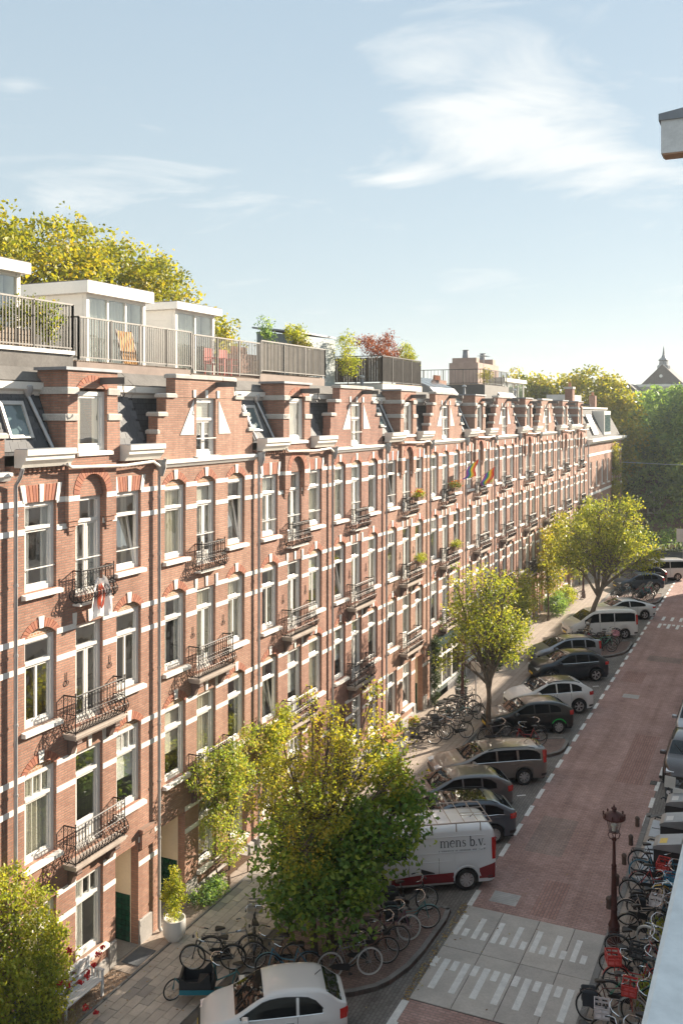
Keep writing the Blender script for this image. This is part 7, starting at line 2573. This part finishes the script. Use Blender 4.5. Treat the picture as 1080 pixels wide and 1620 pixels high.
# underground-container posts and their plates
BIN = M('bin_grey', (.05, .048, .05), .45, .3, var=.1)
BTOP = M('bin_steel', (.33, .335, .35), .4, .5, var=.1)
for q, (y, lab) in enumerate(((36.75, 'farthest'), (34.85, 'middle'), (32.95, 'nearest'))):
    o = thing('waste_container', '%s of the three dark grey waste containers at the right edge' % lab, 'waste container', (-3.35, y, .12), R(0), group='waste containers')
    MB().bbox(-.42, -.42, 0, .42, .42, 1.05, .03).build('body', BIN, o)
    MB().prism([(-.44, 1.05), (.44, 1.05), (.44, 1.36), (-.30, 1.20), (-.44, 1.12)], -.44, .44, 'y').build('hood', BTOP, o)
    MB().box(-.432, -.3, .55, -.421, .3, .98).build('hatch', PLAST, o)
    MB().poly([(-.25, -.3, 1.216), (-.02, -.3, 1.266), (-.02, .1, 1.266), (-.25, .1, 1.216)]).build('label_sheet', M('sheet_yellow' if q == 2 else 'sheet_white', (.7, .5, .08) if q == 2 else (.6, .6, .58), .5, var=.03), o)
    MB().tube([(-.40, .36, 1.0), (-.62, .36, 1.02), (-.66, .2, 1.02)], .025, 6).build('handle', IRON, o)
    p = thing('container_plate', '%s pale steel ground plate beside the waste containers' % lab, 'plate', (-4.0, y - .1, .118), group='container ground plates')
    MB().bbox(-.34, -.75, 0, .22, .75, .018, .006).build('plate', M('plate_steel', (.45, .46, .48), .55, .3, var=.12), p)
    MB().box(-.3, -.03, .018, .18, .03, .024).build('seam', DARKM, p)
for q, y in enumerate((30.4, 32.0, 33.6, 35.2, 36.9)):      # short kerb bollards
    o = tag(MB().lathe([(.08, 0), (.075, .24), (.09, .26), (.09, .31), (.05, .36), (0, .38)], 10).build('bollard', M('bollard_brown', (.11, .075, .06), .6, var=.2), smooth=True, loc=(-4.85, y, .0)),
            ['low dark kerb bollard right of the lamp post', 'low dark kerb bollard second from the lamp post', 'low dark kerb bollard beside the middle waste container', 'low dark kerb bollard fourth from the lamp post', 'low dark kerb bollard farthest from the lamp post'][q], 'bollard', 'low kerb bollards')

# rainbow flags on poles
FC = [(.62, .03, .03), (.75, .25, .02), (.75, .6, .03), (.04, .33, .10), (.04, .12, .5), (.30, .05, .38)]
FM = [M('flag_%d' % i, c, .8, var=0) for i, c in enumerate(FC)]


def flag(label, y, z, dy, drop, seed, L=1.9):
    o = thing('rainbow_flag', label, 'flag', (FX + .02, y, z), group='rainbow flags')
    tip = Vector((1.35, dy, .95)).normalized() * L
    MB().tube([(0, 0, 0), tuple(tip)], .018, 6).build('pole', M('pole_wood', (.45, .36, .25), .6), o)
    rg_ = random.Random(seed)
    n = 12
    for k in range(6):
        b = MB()
        prev = None
        for i in range(n + 1):
            u = i / n
            row_ = []
            for t in (k / 6, (k + 1) / 6):
                p = tip * (1 - .62 * t)
                wv = .09 * math.sin(u * 7 + t * 2.5 + seed) * u
                row_.append((p.x - .18 * u * drop + wv, p.y - .32 * u + wv * 1.2, p.z - u * drop * (1.0 - .25 * t)))
            if prev:
                b.poly([prev[0], row_[0], row_[1], prev[1]])
            prev = row_
        b.build('stripe', FM[k], o, smooth=True, ang=80)


flag('rainbow flag hanging from the pole on the left, nearer one', 52.9, 12.0, -.5, .95, 1, 1.45)
flag('rainbow flag hanging from the pole farther right', 56.2, 11.4, -.4, .95, 4, 1.45)
# garment over the top balcony of the first house
o = thing('hanging_garment', 'white and orange-red garment hung over the top balcony of the first house', 'garment', (FX + .33, 20.35, 11.2))
n = 12
for (nm, w0, z0, z1, m_, off, sh) in (('white_cloth', .40, -.20, -1.25, M('cloth_white', (.8, .77, .75), .9), 0, .05), ('orange_cloth', .14, -.40, -1.0, M('cloth_orange', (.74, .22, .12), .85), .03, -.02)):
    b = MB()
    rows = []
    for i in range(n + 1):
        u = i / n
        z = z0 + (z1 - z0) * u
        wd = w0 * (.45 + .75 * u ** .6) if nm == 'white_cloth' else w0 * math.sin(math.pi * min(1, .12 + u * .8)) ** .6
        rows.append([(off + .05 * math.sin(j * 1.3 + u * 3), sh + wd * (j / 5 - 1), z + .04 * math.sin(j + u * 4)) for j in range(11)])
    for i in range(n):
        for j in range(10):
            b.poly([rows[i][j], rows[i][j + 1], rows[i + 1][j + 1], rows[i + 1][j]])
    b.build(nm, m_, o, smooth=True, ang=80)
# red chairs and an orange parasol-bag on the roof decks
for q, (y, lab) in enumerate(((29.7, 'left'), (30.7, 'right'))):
    o = thing('terrace_chair', '%s red slatted chair behind the roof railing' % lab, 'chair', (-18.7, y, 16.73), group='red terrace chairs')
    RC = M('chair_red', (.5, .06, .04), .5, var=.05)
    for k in range(5):
        MB().box(-.25 + k * .1, -.28, .40, -.17 + k * .1, .28, .42).build('seat_slat', RC, o)
        MB().box(-.30, -.28 + k * .115, .42, -.27, -.19 + k * .115, 1.0).build('back_slat', RC, o)
    for (x_, y_) in ((-.27, -.27), (.22, -.27), (-.27, .25), (.22, .25)):
        MB().box(x_, y_, 0, x_ + .04, y_ + .04, .42 if x_ < 0 else .62).build('leg', RC, o)
    for y_ in (-.3, .24):
        MB().box(-.3, y_, .62, .3, y_ + .06, .65).build('armrest', RC, o)
o = thing('sun_lounger', 'orange-tan folded lounger leaning on the roof deck by the glazed pavilion', 'lounger', (-18.9, 25.0, 16.87))
for k in range(5):
    MB().bar((.0, -.3 + k * .15, .05), (-.25, -.3 + k * .15, 1.1), .12, .03).build('cushion_strip', M('tan_canvas', (.5, .25, .07), .8), o)
MB().bar((.03, -.4, .02), (-.27, -.4, 1.15), .04).bar((.03, .4, .02), (-.27, .4, 1.15), .04).build('frame', WOODD, o)
# sign on a post and overhead cable at the street end
o = thing('sign_board', 'pale square sign on a post at the far right by the crossing', 'sign', (-8.9, 101, 0))
MB().tube([(0, 0, 0), (0, 0, 3.2)], .04, 6).build('post', ZINC, o)
MB().box(-.6, -.06, 2.6, .6, -.02, 3.9).build('panel', M('sign_face', (.62, .58, .55), .6), o)
o = tag(MB().tube([(-30 + k * 6.0, 116, 10.3 - .9 * math.sin(math.pi * k / 10)) for k in range(11)], .03, 4).build('overhead_cable', M('cable', (.45, .5, .48), .6)), 'thin overhead cable slung across the street end', 'cable')
o = thing('road_sign_post', 'slim grey sign post beside the lamp before the shop', 'post', (-14.2, 47.4, .12))
MB().tube([(0, 0, 0), (0, 0, 2.6)], .03, 6).build('post', ZINC, o)
MB().box(-.25, -.02, 2.0, .25, .0, 2.5).build('panel', M('sign_face', (.62, .58, .55), .6), o)
# ---------------------------------------------------------------- hazy evening air
hz = NT('haze_air')
hv = hz.node('ShaderNodeVolumePrincipled', {'Color': (0.93, 0.97, 1.0, 1), 'Density': 0.00042, 'Anisotropy': 0.2})
hz.l.new(hv.outputs[0], hz.out.inputs['Volume'])
ho = MB().box(-300, -60, -1.1, 300, 580, 36).build('haze', hz.m)
tag(ho, 'thin pale haze filling the air over the whole street', 'haze', kind='stuff')
SC.cycles.volume_bounces = 0
